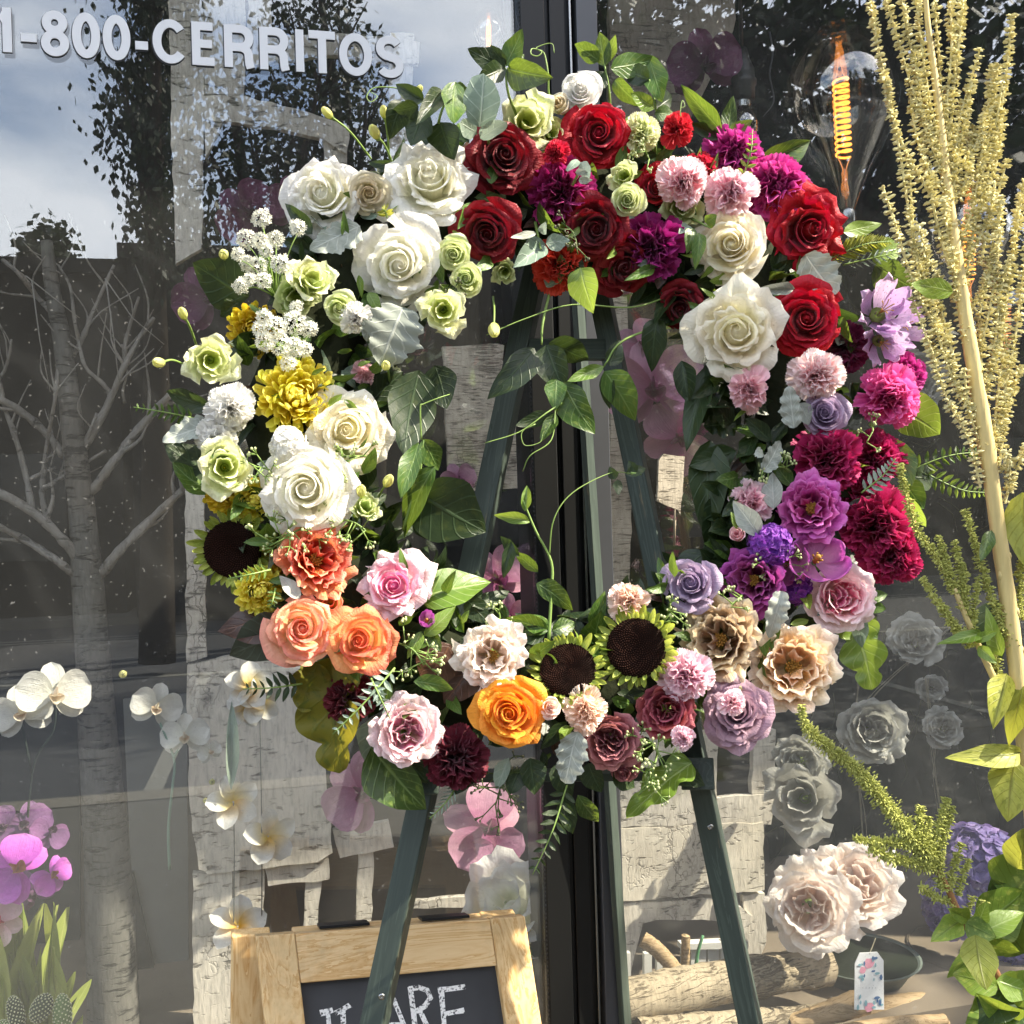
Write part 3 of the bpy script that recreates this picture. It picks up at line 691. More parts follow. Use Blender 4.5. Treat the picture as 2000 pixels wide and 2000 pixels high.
# bead chain down the left edge of the mullion
bc = empty('blind_chain', T((mu0 + .004, -.022, BOT)), 'black beaded blind chain hanging down the left edge of the mullion', 'chain')
bm_ = MB(); 
for i in range(int(H / .0072)): ball(bm_, (0, 0, i * .0072), .0034, 5, 4)
obj('bead', bm_.mesh('bead'), M_BLACK2, bc, None, 'stuff')
bm_ = MB(); tube(bm_, [(0, 0, 0), (0, 0, H)], .001, None, 4); obj('cord', bm_.mesh('cord'), M_BLACK2, bc)
fw = empty('shop_front_wall', T((0, 0, 0)), 'stucco shop front wall framing the windows', 'wall')
def wallbit(x0, x1, y0, y1, z0, z1, nm='wall', mat=M_STUCCO):
    mb = MB(); box(mb, ((x0 + x1) / 2, (y0 + y1) / 2, (z0 + z1) / 2), x1 - x0, y1 - y0, z1 - z0); return obj(nm, mb.mesh(nm, False), mat, fw)
wallbit(fl - 3, fr_ + 3, -.05, .12, 0, BOT - .003, 'kick_wall'); wallbit(fl - 3, fr_ + 3, -.05, .12, TOP + .003, TOP + 1.2, 'header')
wallbit(fl - 3, fl - .004, -.05, .12, BOT, TOP, 'end_pier'); wallbit(fr_ + .004, fr_ + 3, -.05, .12, BOT, TOP, 'end_pier')
wallbit(fl - 3, fr_ + 3, -.47, -.053, TOP + .10, TOP + .22, 'added_canopy', M_BLACK)  # added out of view, depth set to keep sun off the upper bark inside
# inside of the window
DEP = 2.0; FLR = .45
slab('display_floor', fl - .5, fr_ + .5, .125, DEP, FLR - .08, FLR, M_SHELF)
slab('interior_wall', fl - .5, fr_ + .5, DEP + .003, DEP + .1, FLR - .08, TOP + .6, M_WALLIN)
slab('interior_ceiling', fl - .5, fr_ + .5, .125, DEP, TOP + .25, TOP + .35, M_WALLIN)
for x in (fl - .62, fr_ + .52): slab('interior_side_wall', x, x + .1, .125, DEP, FLR - .08, TOP + .6, M_WALLIN)

# ---------------------------------------------------------------- lettering on the glass
def arcp(cx, cy, rx, ry, a0, a1, n=22): return [(cx + rx * math.cos(R(a0 + (a1 - a0) * i / n)), cy + ry * math.sin(R(a0 + (a1 - a0) * i / n))) for i in range(n + 1)]
def ov(cx, cy, rx, ry): return arcp(cx, cy, rx, ry, 90, 450, 32)
GLY = {'1': [[(.27, 0), (.27, 1)], [(.02, .72), (.16, .76), (.25, .88)]], '-': [[(.0, .36), (.30, .36)]],
       '8': [ov(.31, .74, .19, .175), ov(.31, .28, .22, .205)], '0': [ov(.3, .5, .21, .42)], 'C': [arcp(.38, .5, .29, .415, 40, 320, 30)],
       'E': [[(.1, 0), (.1, 1)], [(.1, .91), (.6, .91)], [(.1, .5), (.57, .5)], [(.1, .09), (.63, .09)]],
       'R': [[(.1, 0), (.1, 1)], [(.1, .91), (.38, .91)] + arcp(.38, .695, .2, .215, 90, -90, 12)[1:] + [(.1, .48)], [(.34, .48)] + arcp(.36, .3, .2, .18, 90, 10, 7)[1:] + [(.57, .1), (.6, .0)]],
       'I': [[(.1, 0), (.1, 1)]], 'T': [[(.31, 0), (.31, .9)], [(.0, .91), (.62, .91)]], 'O': [ov(.37, .5, .28, .415)],
       'S': [arcp(.33, .71, .225, .205, 30, 265, 18) + arcp(.33, .29, .235, .2, 85, -150, 18)], 'A': [[(.0, 0), (.32, 1), (.64, 0)], [(.13, .32), (.52, .32)]]}
def ribbon(mb, pts, w, y, th, fx, fz, x0, z0, nudge):
    """flat stroke of width w lying in the plane y, as a thin solid"""
    P = [Vector((x0 + fx * a, 0, z0 + fz * b)) for a, b in pts]; n = len(P); closed = (P[0] - P[-1]).length < 1e-5
    L_, R_ = [], []
    for i in range(n):
        a = P[i - 1] if i else (P[-2] if closed else P[0]); b = P[(i + 1) % n] if i < n - 1 else (P[1] if closed else P[-1])
        d1 = (P[i] - a); d2 = (b - P[i]); d1 = d1.normalized() if d1.length > 1e-7 else d2.normalized(); d2 = d2.normalized() if d2.length > 1e-7 else d1
        t_ = (d1 + d2).normalized(); nn = Vector((-t_.z, 0, t_.x)); k = w / 2 / max(.55, nn.dot(Vector((-d1.z, 0, d1.x))))
        L_.append(P[i] + nn * k); R_.append(P[i] - nn * k)
    yo = Vector((0, y - nudge, 0)); yb = Vector((0, y + th, 0)); v_ = [p + yo for p in L_] + [p + yo for p in R_] + [p + yb for p in L_] + [p + yb for p in R_]; f_ = []
    for i in range(n - 1): f_ += [(i, i + 1, n + i + 1, n + i), (i, 2 * n + i, 2 * n + i + 1, i + 1), (n + i, n + i + 1, 3 * n + i + 1, 3 * n + i)]
    if not closed: f_ += [(0, n, 3 * n, 2 * n), (n - 1, 3 * n - 1, 4 * n - 1, 2 * n - 1)]
    mb.add(v_, f_)
M_LET = plain('vinyl_letter', '#d0d4d8', .45, .4, 0, .04, 20, 0); M_LETE = plain('vinyl_edge', '#2c3036', .5, .4)
lt = empty('window_lettering', T((hit(380, 90, 0).x, -.006, hit(380, 90, 0).z)), 'pale phone lettering 1-800-CERRITOS stuck on the left window', 'lettering')
lz0 = hit(104, 104.5, -.006).z; lz1 = hit(104, 21, -.006).z; off = Vector(lt.location)
ch_ = 0
for chr_, ua, ub in (('1', -8, 22), ('-', 39, 69), ('8', 77, 130), ('0', 136, 189), ('0', 194, 246), ('-', 255, 279), ('C', 288, 349), ('E', 362, 412), ('R', 423, 480), ('R', 490, 546), ('I', 558, 575), ('T', 583, 633), ('O', 640, 702), ('S', 710, 761)):
    va = 60 + .07 * ua; xa, xb = hit(ua, va, -.006).x, hit(ub, va, -.006).x; g = GLY[chr_]; hgt = lz1 - lz0; sw = .19
    hz = sw / 2 * hgt; us = [p[0] for s in g for p in s]
    wpad = hz if chr_ not in '-T' else 0
    g0, g1 = min(us), max(us); fx = (xb - xa - 2 * wpad) / (g1 - g0) if g1 - g0 > 1e-6 else 1; z_ = lz0
    for nm, wd, yy, mt in (('letter', sw, -.0005, M_LET), ('letter_edge', sw * 1.16, .0015, M_LETE)):
        mb = MB()
        for i, s in enumerate(g):
            ribbon(mb, s, wd * hgt, yy, .0015, fx, hgt, xa + wpad - g0 * fx - off.x - (.0008 if nm == 'letter_edge' else 0), z_ - off.z - (.001 if nm == 'letter_edge' else 0), .0001 * i)
        ob_ = obj(nm, mb.mesh(nm, False), mt, lt)
        if nm == 'letter': lt_last = ob_
        else: ob_.parent = lt_last
# ---------------------------------------------------------------- birch screens behind the glass
def board(par, pts, Y, th=.016, mat=None, q=None, wav=.004, name='board'):
    """irregular bark board: outline in picture units on the plane Y, real thickness"""
    q = q or rnd; P = [hit(u, v, Y) for u, v in pts]; ed = []
    for i in range(len(P)):
        a, b = P[i], P[(i + 1) % len(P)]; n = max(2, int((b - a).length / .025))
        for j in range(n): ed.append(a.lerp(b, j / n) + Vector((q.uniform(-wav, wav) * .6, 0, q.uniform(-wav, wav) * .6)))
    c = Vector(par.matrix_basis.translation); n = len(ed)
    v_ = [p - c + Vector((0, 0, 0)) for p in ed] + [p - c + Vector((0, th, 0)) for p in ed]
    nx = (P[1] - P[0]).cross(P[2] - P[1]).y
    f_ = [tuple(range(n)), tuple(range(2 * n - 1, n - 1, -1))] + [(i, i + n, (i + 1) % n + n, (i + 1) % n) for i in range(n)]
    mb = MB(); mb.add(v_, f_); me = mb.mesh(name, False); o = obj(name, me, mat or M_BIRCH, par)
    return o
qb = random.Random(3)
scr = empty('birch_screen', T(hit(450, 1000, .45) * 1.0), 'tall grey birch bark screen behind the left window', 'screen')
Yb = .45
board(scr, [(318, -40), (382, -40), (384, 178), (380, 470), (330, 500), (322, 200)], Yb, .02, None, qb)
board(scr, [(384, -40), (462, -40), (462, 178), (385, 176)], Yb + .004, .018, None, qb)
board(scr, [(470, -40), (512, -40), (512, 68), (466, 70)], Yb + .01, .016, None, qb)
board(scr, [(466, 70), (640, 62), (790, 78), (790, 120), (620, 104), (466, 124)], Yb + .006, .016, None, qb)
board(scr, [(384, 180), (462, 182), (560, 205), (660, 235), (655, 290), (610, 262), (520, 240), (420, 228), (388, 300)], Yb - .004, .018, None, qb)
board(scr, [(608, 255), (655, 262), (660, 420), (620, 420)], Yb + .008, .016, None, qb)
board(scr, [(735, 60), (780, 62), (776, 420), (738, 420)], Yb + .014, .016, None, qb)
board(scr, [(348, 870), (384, 880), (390, 1240), (352, 1250)], Yb, .018, None, qb)
board(scr, [(352, 1256), (420, 1240), (600, 1225), (608, 1380), (628, 1610), (600, 1625), (480, 1640), (392, 1650), (374, 1640), (358, 1520)], Yb - .01, .022, None, qb)
board(scr, [(364, 1650), (436, 1646), (438, 1960), (366, 1960)], Yb - .004, .02, None, qb)
board(scr, [(440, 1648), (500, 1640), (496, 1760), (486, 1960), (440, 1960)], Yb + .006, .018, None, qb)
board(scr, [(500, 1638), (620, 1618), (622, 1660), (504, 1672)], Yb + .002, .018, None, qb)
board(scr, [(578, 1662), (606, 1658), (598, 1790), (570, 1790)], Yb + .008, .016, None, qb)
board(scr, [(626, 1565), (735, 1550), (742, 1600), (640, 1618)], Yb + .01, .016, None, qb)
board(scr, [(676, 1610), (706, 1606), (700, 1740), (670, 1740)], Yb + .016, .016, None, qb)
board(scr, [(640, 1500), (672, 1500), (664, 1570), (634, 1570)], Yb + .02, .016, None, qb)
board(scr, [(760, 1700), (880, 1694), (880, 1712), (760, 1716)], Yb + .02, .016, None, qb)
# mid boards seen through the wreath
mid = empty('birch_board_stack', T(hit(900, 800, .40)), 'pale cracked birch bark boards seen through the wreath', 'screen')
board(mid, [(836, 654), (925, 648), (950, 650), (948, 922), (846, 928), (842, 790)], .40, .016, M_BIRCH2, qb, .003)
board(mid, [(950, 690), (1003, 690), (1003, 922), (950, 922)], .404, .016, M_BIRCH2, qb, .003)
board(mid, [(1000, 640), (1030, 640), (1030, 1150), (1000, 1150)], .44, .012, M_BIRCH, qb, .003)
# right screen
srt = empty('birch_screen', T(hit(1330, 1500, .42)), 'birch bark screen with a window opening right of the mullion', 'screen'); Yr = .42
board(srt, [(1150, 560), (1184, 560), (1192, 1000), (1180, 1260), (1156, 1260)], Yr, .016, M_BIRCH2, qb)
board(srt, [(1168, 1385), (1345, 1380), (1352, 1505), (1462, 1498), (1455, 1556), (1172, 1560)], Yr - .01, .018, None, qb)
board(srt, [(1310, 1380), (1356, 1380), (1352, 1503), (1318, 1500)], Yr - .013, .018, None, qb)
board(srt, [(1424, 1380), (1462, 1375), (1460, 1496), (1418, 1500)], Yr - .006, .018, None, qb)
board(srt, [(1172, 1564), (1440, 1552), (1442, 1680), (1174, 1700)], Yr - .012, .02, bark_mat('birch_bark_white', '#ece5d4', '#3a322a', 1.0, .62, .5, 1.2), qb)
board(srt, [(1178, 1704), (1350, 1694), (1352, 1738), (1262, 1734), (1215, 1742), (1196, 1800), (1186, 1930), (1176, 1930)], Yr - .008, .018, None, qb)
board(srt, [(1355, 1696), (1400, 1712), (1422, 1730), (1404, 1768), (1352, 1740)], Yr - .014, .018, None, qb)
board(srt, [(1404, 1690), (1444, 1684), (1446, 1780), (1420, 1850), (1404, 1860), (1402, 1770)], Yr - .004, .018, None, qb)
board(srt, [(1150, -40), (1390, -40), (1385, 60), (1300, 230), (1150, 230)], Yr - .08, .016, bark_mat('old_bark', '#a59b8c', '#4a4138', .5, .62, .8, .6), qb)
# little broken birch piece on a stick
bp = empty('birch_label_stick', T(hit(1262, 920, -.16)), 'small broken birch bark piece on a thin stick inside the wreath ring', 'plant stake')
board(bp, [(1244, 868), (1252, 856), (1292, 862), (1288, 930), (1284, 972), (1276, 960), (1240, 945)], -.16, .006, M_BIRCH2, qb, .002, 'bark_piece')
mb = MB(); c = Vector(bp.location); tube(mb, [hit(1274, 950, -.155) - c, hit(1272, 1030, -.155) - c], .0022, .0016, 6); obj('stick', mb.mesh('stick'), plain('stick', '#9a8f7c'), bp)

# ---------------------------------------------------------------- painted bare tree at the left
M_BARE = bark_mat('pale_tree_bark', '#6e6d68', '#1c1c1a', .8, .58, 1.0, .6); M_BAREB = plain('pale_branch', '#8a8882', .8, .2, 0, .3, 40, .5)
M_BAREB2 = bark_mat('pale_branch_bark', '#8e8b84', '#33322e', 1.4, .6, 1.0, .6)
bt = empty('bare_tree', T(hit(215, 1960, .5)), 'bare grey ornamental tree standing inside the left window', 'tree'); c = Vector(bt.location)
def poly(pts, Y=.5): return [hit(a, b, Y + (p[2] if len(p) > 2 else 0)) - c for p in pts for a, b in (p[:2],)]
mb = MB(); pts = smooth(poly([(88, 455), (98, 540), (118, 650), (136, 800), (152, 940), (164, 1080), (176, 1250), (186, 1400), (198, 1560), (208, 1740), (218, 1975)]), 4)
k = usz(hit(150, 1000, .5)); rr = [(11 + 37 * (i / (len(pts) - 1)) ** 1.15) * k for i in range(len(pts))]; tube(mb, pts, rr, None, 14, 0, 0, True, .04); obj('trunk', mb.mesh('trunk'), M_BARE, bt)
for pl, r0, r1 in (([(100, 590), (70, 560), (40, 520), (5, 490)], 8, 5), ([(120, 690), (150, 650), (175, 590), (215, 500)], 8, 4), ([(150, 650), (140, 600), (132, 540), (110, 500)], 5, 3), ([(155, 850), (200, 770), (235, 690), (262, 640), (290, 600)], 11, 5), ([(235, 690), (238, 640), (262, 560)], 7, 3),
                   ([(235, 760), (232, 735), (240, 700), (230, 650)], 4, 2), ([(172, 930), (215, 870), (270, 800), (325, 740)], 12, 9), ([(120, 860), (90, 820), (45, 780), (-5, 750)], 11, 9), ([(160, 1070), (120, 1020), (60, 965), (-10, 925)], 15, 11), ([(60, 965), (50, 900), (30, 830), (5, 760)], 9, 5), ([(95, 1000), (80, 940), (82, 890), (90, 830), (105, 740), (112, 650)], 8, 4),
                   ([(78, 925), (110, 905), (150, 880), (200, 850)], 7, 4), ([(55, 905), (85, 890), (105, 882)], 5, 3), ([(150, 1090), (110, 1060), (50, 1020), (-10, 990)], 12, 8), ([(190, 1085), (225, 1040), (280, 985), (345, 925)], 14, 10), ([(-5, 720), (12, 690), (22, 640)], 5, 2), ([(212, 745), (190, 720), (160, 690), (148, 640)], 6, 4), ([(160, 840), (175, 800), (182, 780)], 5, 3)):
    mb = MB(); ps = smooth(poly([(a, b, qb.uniform(-.03, .03) * (i > 0)) for i, (a, b) in enumerate(pl)]), 5); n_ = len(ps); tube(mb, ps, [(r0 + (r1 - r0) * i / (n_ - 1)) * k * .72 * qb.uniform(.85, 1.2) for i in range(n_)], None, 8, 0, 0, True, .14)
    for j in range(3):
        i0 = qb.randrange(n_ // 3, n_); p = ps[i0]; d = (ps[i0] - ps[i0 - 1]).normalized(); s_ = (d.cross(Vector((0, 1, 0))) * qb.choice((-1, 1)) + d * qb.uniform(.4, 1.2) + Vector((0, qb.uniform(-.4, .4), .25))).normalized(); L_ = qb.uniform(.04, .11)
        tube(mb, smooth([p, p + s_ * L_ * .5 + Vector((qb.uniform(-.018, .018), 0, .01)), p + s_ * L_ + Vector((qb.uniform(-.02, .02), 0, .03))], 4), max(1.6, r1 * .55) * k, 1.0 * k, 5, 0, 0, True, .12)
    obj('branch', mb.mesh('branch'), M_BAREB2, bt)
for pl in ([(48, 520), (150, 600)], [(60, 530), (75, 640), (95, 740)], [(100, 745), (148, 685)], [(198, 525), (250, 600), (310, 650)], [(200, 530), (215, 640), (225, 725)]):
    mb = MB(); tube(mb, poly([(a, b, -.25) for a, b in pl]), .0012, .0008, 4); obj('twig', mb.mesh('twig'), M_BAREB, bt)

# grey fabric panels behind the tree foot
M_CLOTH = plain('grey_cloth', '#6f716d', .85, .1, 0, .12, 10, .2)
pn = empty('grey_display_panel', T(hit(290, 1700, .8)), 'grey panels standing behind the bare tree foot', 'panel'); c = Vector(pn.location)
for pl, Y, mt in (([(232, 1320), (352, 1310), (356, 1960), (262, 1960)], .8, M_CLOTH), ([(0, 1280), (150, 1280), (150, 1960), (0, 1960)], 1.0, plain('dark_panel', '#3c3e3c', .8, .1)), ([(236, 1650), (250, 1648), (320, 1960), (268, 1960)], .78, M_WALLIN)):
    board(pn, pl, Y, .02, mt, qb, .0, 'panel')
# dark moss wall at the right with hanging strings
mw = empty('moss_wall', T(hit(1700, 1100, 1.0)), 'dark dried moss backdrop behind the right window', 'backdrop'); c = Vector(mw.location)
p0, p1 = hit(1455, 1960, 1.0), hit(2100, 500, 1.0); mb = MB()
nx_, nz_ = 70, 60; vv = []; ff = []
for i in range(nz_ + 1):
    for j in range(nx_ + 1): vv.append(Vector((p0.x + (p1.x + .6 - p0.x) * j / nx_, 1.0 + qb.uniform(-.03, .03), p0.z + (p1.z - p0.z) * i / nz_)) - c)
for i in range(nz_):
    for j in range(nx_): a = i * (nx_ + 1) + j; ff.append((a, a + 1, a + nx_ + 2, a + nx_ + 1))
mb.add(vv, ff); obj('moss_sheet', mb.mesh('moss_sheet'), M_MOSS, mw)
st = MB()
for i in range(420):
    p = Vector((qb.uniform(p0.x, p1.x + .3), .965, qb.uniform(p0.z, p1.z))) - c; d = Vector((qb.uniform(-1, 1), qb.uniform(-.2, .1), qb.uniform(-1.6, .4))) * qb.uniform(.04, .14); s = d.cross(Vector((0, 1, 0))).normalized() * .005
    tube(st, smooth([p, p + d * .5 + s * 4, p + d], 3), .0022, .001, 3, 0, 0, False)
obj('moss_strand', st.mesh('moss_strand'), plain('moss_strand', '#4d5238', .9, .1, 0, .3), mw, None, 'stuff')
M_STRING = plain('raffia', '#8a8470', .8, .2)
for lab, ps in (('raffia string hanging behind the upper pale peonies', [(1640, 1080), (1622, 1260), (1610, 1400), (1628, 1560), (1630, 1720)]), ('raffia string hanging right of the grey peony', [(1745, 1280), (1760, 1400), (1765, 1480), (1785, 1620)]), ('raffia string crossing behind the amaranth foot', [(1560, 1460), (1600, 1380), (1660, 1300), (1800, 1180)])):
    mb = MB()
    for k_ in range(3): tube(mb, smooth([hit(a + qb.uniform(-7, 7), b, .7) for a, b in ps], 5), .0016, .0012, 4)
    o = obj('raffia_string', mb.mesh('raffia_string'), M_STRING); tag(o, lab, 'string', 'raffia strings behind the right window')
# ---------------------------------------------------------------- flower materials
P = petal_mat
CAL = leaf_mat('calyx_green', '#6f8a3c', '#8ea450', '#a9bb70')
M_ = {
 'white': P('petal_white', '#eae8c8', '#f8f6ee', '#f9f6e4', '#faf8f2', .5, .4, .06), 'cream': P('petal_cream', '#ece4b8', '#f8f2de', '#faf3d2', '#f9f4e4', .5, .4, .06),
 'warm_white': P('petal_warm_white', '#d8d0a8', '#e9e2cf', '#e6d6b4'), 'green_white': P('petal_green_white', '#c2cf78', '#eaedba', '#dfe69a', '#f0f1cc'),
 'lime': P('petal_lime', '#a9bd5c', '#d6dea0', '#c6d486', '#e3e8bc'), 'pure': P('petal_pure_white', '#f0f0ea', '#fbfaf6', '#f6f5f0', None, .5, .45, .05),
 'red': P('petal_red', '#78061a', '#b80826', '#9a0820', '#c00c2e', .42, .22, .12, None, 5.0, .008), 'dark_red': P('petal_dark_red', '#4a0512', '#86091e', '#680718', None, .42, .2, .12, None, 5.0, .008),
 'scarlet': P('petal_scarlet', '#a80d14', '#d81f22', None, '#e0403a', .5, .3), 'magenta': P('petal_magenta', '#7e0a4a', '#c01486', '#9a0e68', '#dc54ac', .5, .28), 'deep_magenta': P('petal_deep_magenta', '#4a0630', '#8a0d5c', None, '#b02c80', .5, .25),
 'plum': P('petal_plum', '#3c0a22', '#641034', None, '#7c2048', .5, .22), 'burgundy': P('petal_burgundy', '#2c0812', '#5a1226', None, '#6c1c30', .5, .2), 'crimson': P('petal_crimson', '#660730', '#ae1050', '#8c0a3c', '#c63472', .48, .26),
 'hot_pink': P('petal_hot_pink', '#c4248c', '#e648ac', '#cc1c84', '#f484cc'), 'lilac_magenta': P('petal_lilac_magenta', '#b8207e', '#d455b4', '#c01c78', '#e484cc'), 'orchid_plum': P('petal_orchid_plum', '#84185c', '#a83c8c', '#841446', '#bc5cac'),
 'pink': P('petal_pink', '#f0a8bc', '#fad0dc', '#f4aec2', '#fde6ea'), 'pale_pink': P('petal_pale_pink', '#f4c4c4', '#fae0e0', '#f2bcc4', '#fdeeee'), 'salmon_pink': P('petal_salmon_pink', '#eca6b2', '#f6c4cc', None, '#f8d4d8'),
 'pink_rose': P('petal_pink_rose', '#f2d4d2', '#f3cdd6', '#e8489c', '#f6dde0'), 'pink_garden': P('petal_pink_garden', '#f8dcd8', '#fadcde', '#f0508e', '#fce8e8'), 'mauve_pink': P('petal_mauve_pink', '#eed8d0', '#f4d6da', '#c85a8e', '#f8e4e2'),
 'orange_peach': P('petal_orange_peach', '#f8e4a8', '#f8be98', '#f0946c', '#f4a890'), 'orange': P('petal_orange', '#f8d888', '#f6ac74', '#ee8850', '#ec8462'), 'gold': P('petal_gold', '#f0a418', '#f29c26', '#ee8a14', '#f4a83c'), 'coral': P('petal_coral', '#e0682e', '#ee8458', '#da5a30', '#f6aa8c'),
 'lavender': P('petal_lavender', '#8a7296', '#b19cb8', '#a48cb2', '#bca8c0'), 'dusty_mauve': P('petal_dusty_mauve', '#866478', '#b392a2', '#a07e92', '#be9eac'), 'raspberry': P('petal_raspberry', '#7a2432', '#a84050', '#b02440', '#c07078'), 'dusty_red': P('petal_dusty_red', '#b07070', '#b06a70', '#84323e', '#c08486'),
 'tan': P('petal_tan', '#b8966c', '#d8bf98', '#9c7450', '#e6d6b8'), 'peach': P('petal_peach', '#f2d4a0', '#f8e0bc', '#e0a864', '#faecd8'), 'blush': P('petal_blush', '#f4dcc8', '#f9ece0', '#f6e2d0', '#fbf3ea'), 'peach_pink': P('petal_peach_pink', '#f6c8ac', '#fad8c4', None, '#fbe4d8'),
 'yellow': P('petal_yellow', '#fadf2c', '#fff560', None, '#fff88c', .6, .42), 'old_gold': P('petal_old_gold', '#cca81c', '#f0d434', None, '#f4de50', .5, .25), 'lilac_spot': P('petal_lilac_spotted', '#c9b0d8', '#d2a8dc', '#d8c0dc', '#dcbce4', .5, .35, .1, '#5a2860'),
 'violet': P('petal_violet', '#6a2a94', '#8a3cb0', None, '#9c58c0'), 'tulip_purple': P('petal_tulip_purple', '#d090b4', '#a03a94', '#b04aa0', '#bc60b0', .35, .35), 'bud_yellow': P('petal_bud_yellow', '#b8be48', '#dfe08a', None, '#e6e69c'), 'dark_eye': plain('stamen_dark', '#3a2c1c', .7, .2), 'stamen_gold': plain('stamen_gold', '#9c7434', .7, .2, 0, .4, 40, 0), 'stamen_yellow': plain('stamen_yellow', '#d8b848', .7, .2),
}
BRACT = leaf_mat('sunflower_bract', '#7c9038', '#a8b458', '#c8cf80', .5, .4, '#c8d050', 3, .3)
DISC = plain('sunflower_disc', '#1a100b', .85, .1, 0, .4, 60, .6); FLOR = plain('sunflower_florets', '#331d16', .85, .1, 0, .6, 90, 0)
def mk(key, **kw):
    d = {'petal': M_[key], 'ruffled_petals': M_[key], 'calyx': CAL, 'floret': M_[key], 'receptacle': M_[key], 'stamen_cluster': M_['stamen_gold']}; d.update(kw); return d
GR = {'white_rose': 'white roses in the wreath', 'red_rose': 'red roses in the wreath', 'lisianthus': 'green white lisianthus blooms in the wreath', 'carnation': 'carnations in the wreath', 'garden_rose': 'garden roses in the wreath', 'rose': 'coloured roses in the wreath',
      'chrysanthemum': 'yellow chrysanthemums in the wreath', 'sunflower': 'green petalled sunflowers in the wreath', 'flower_bud': 'loose buds in the wreath', 'spray_rose': 'spray roses in the wreath'}
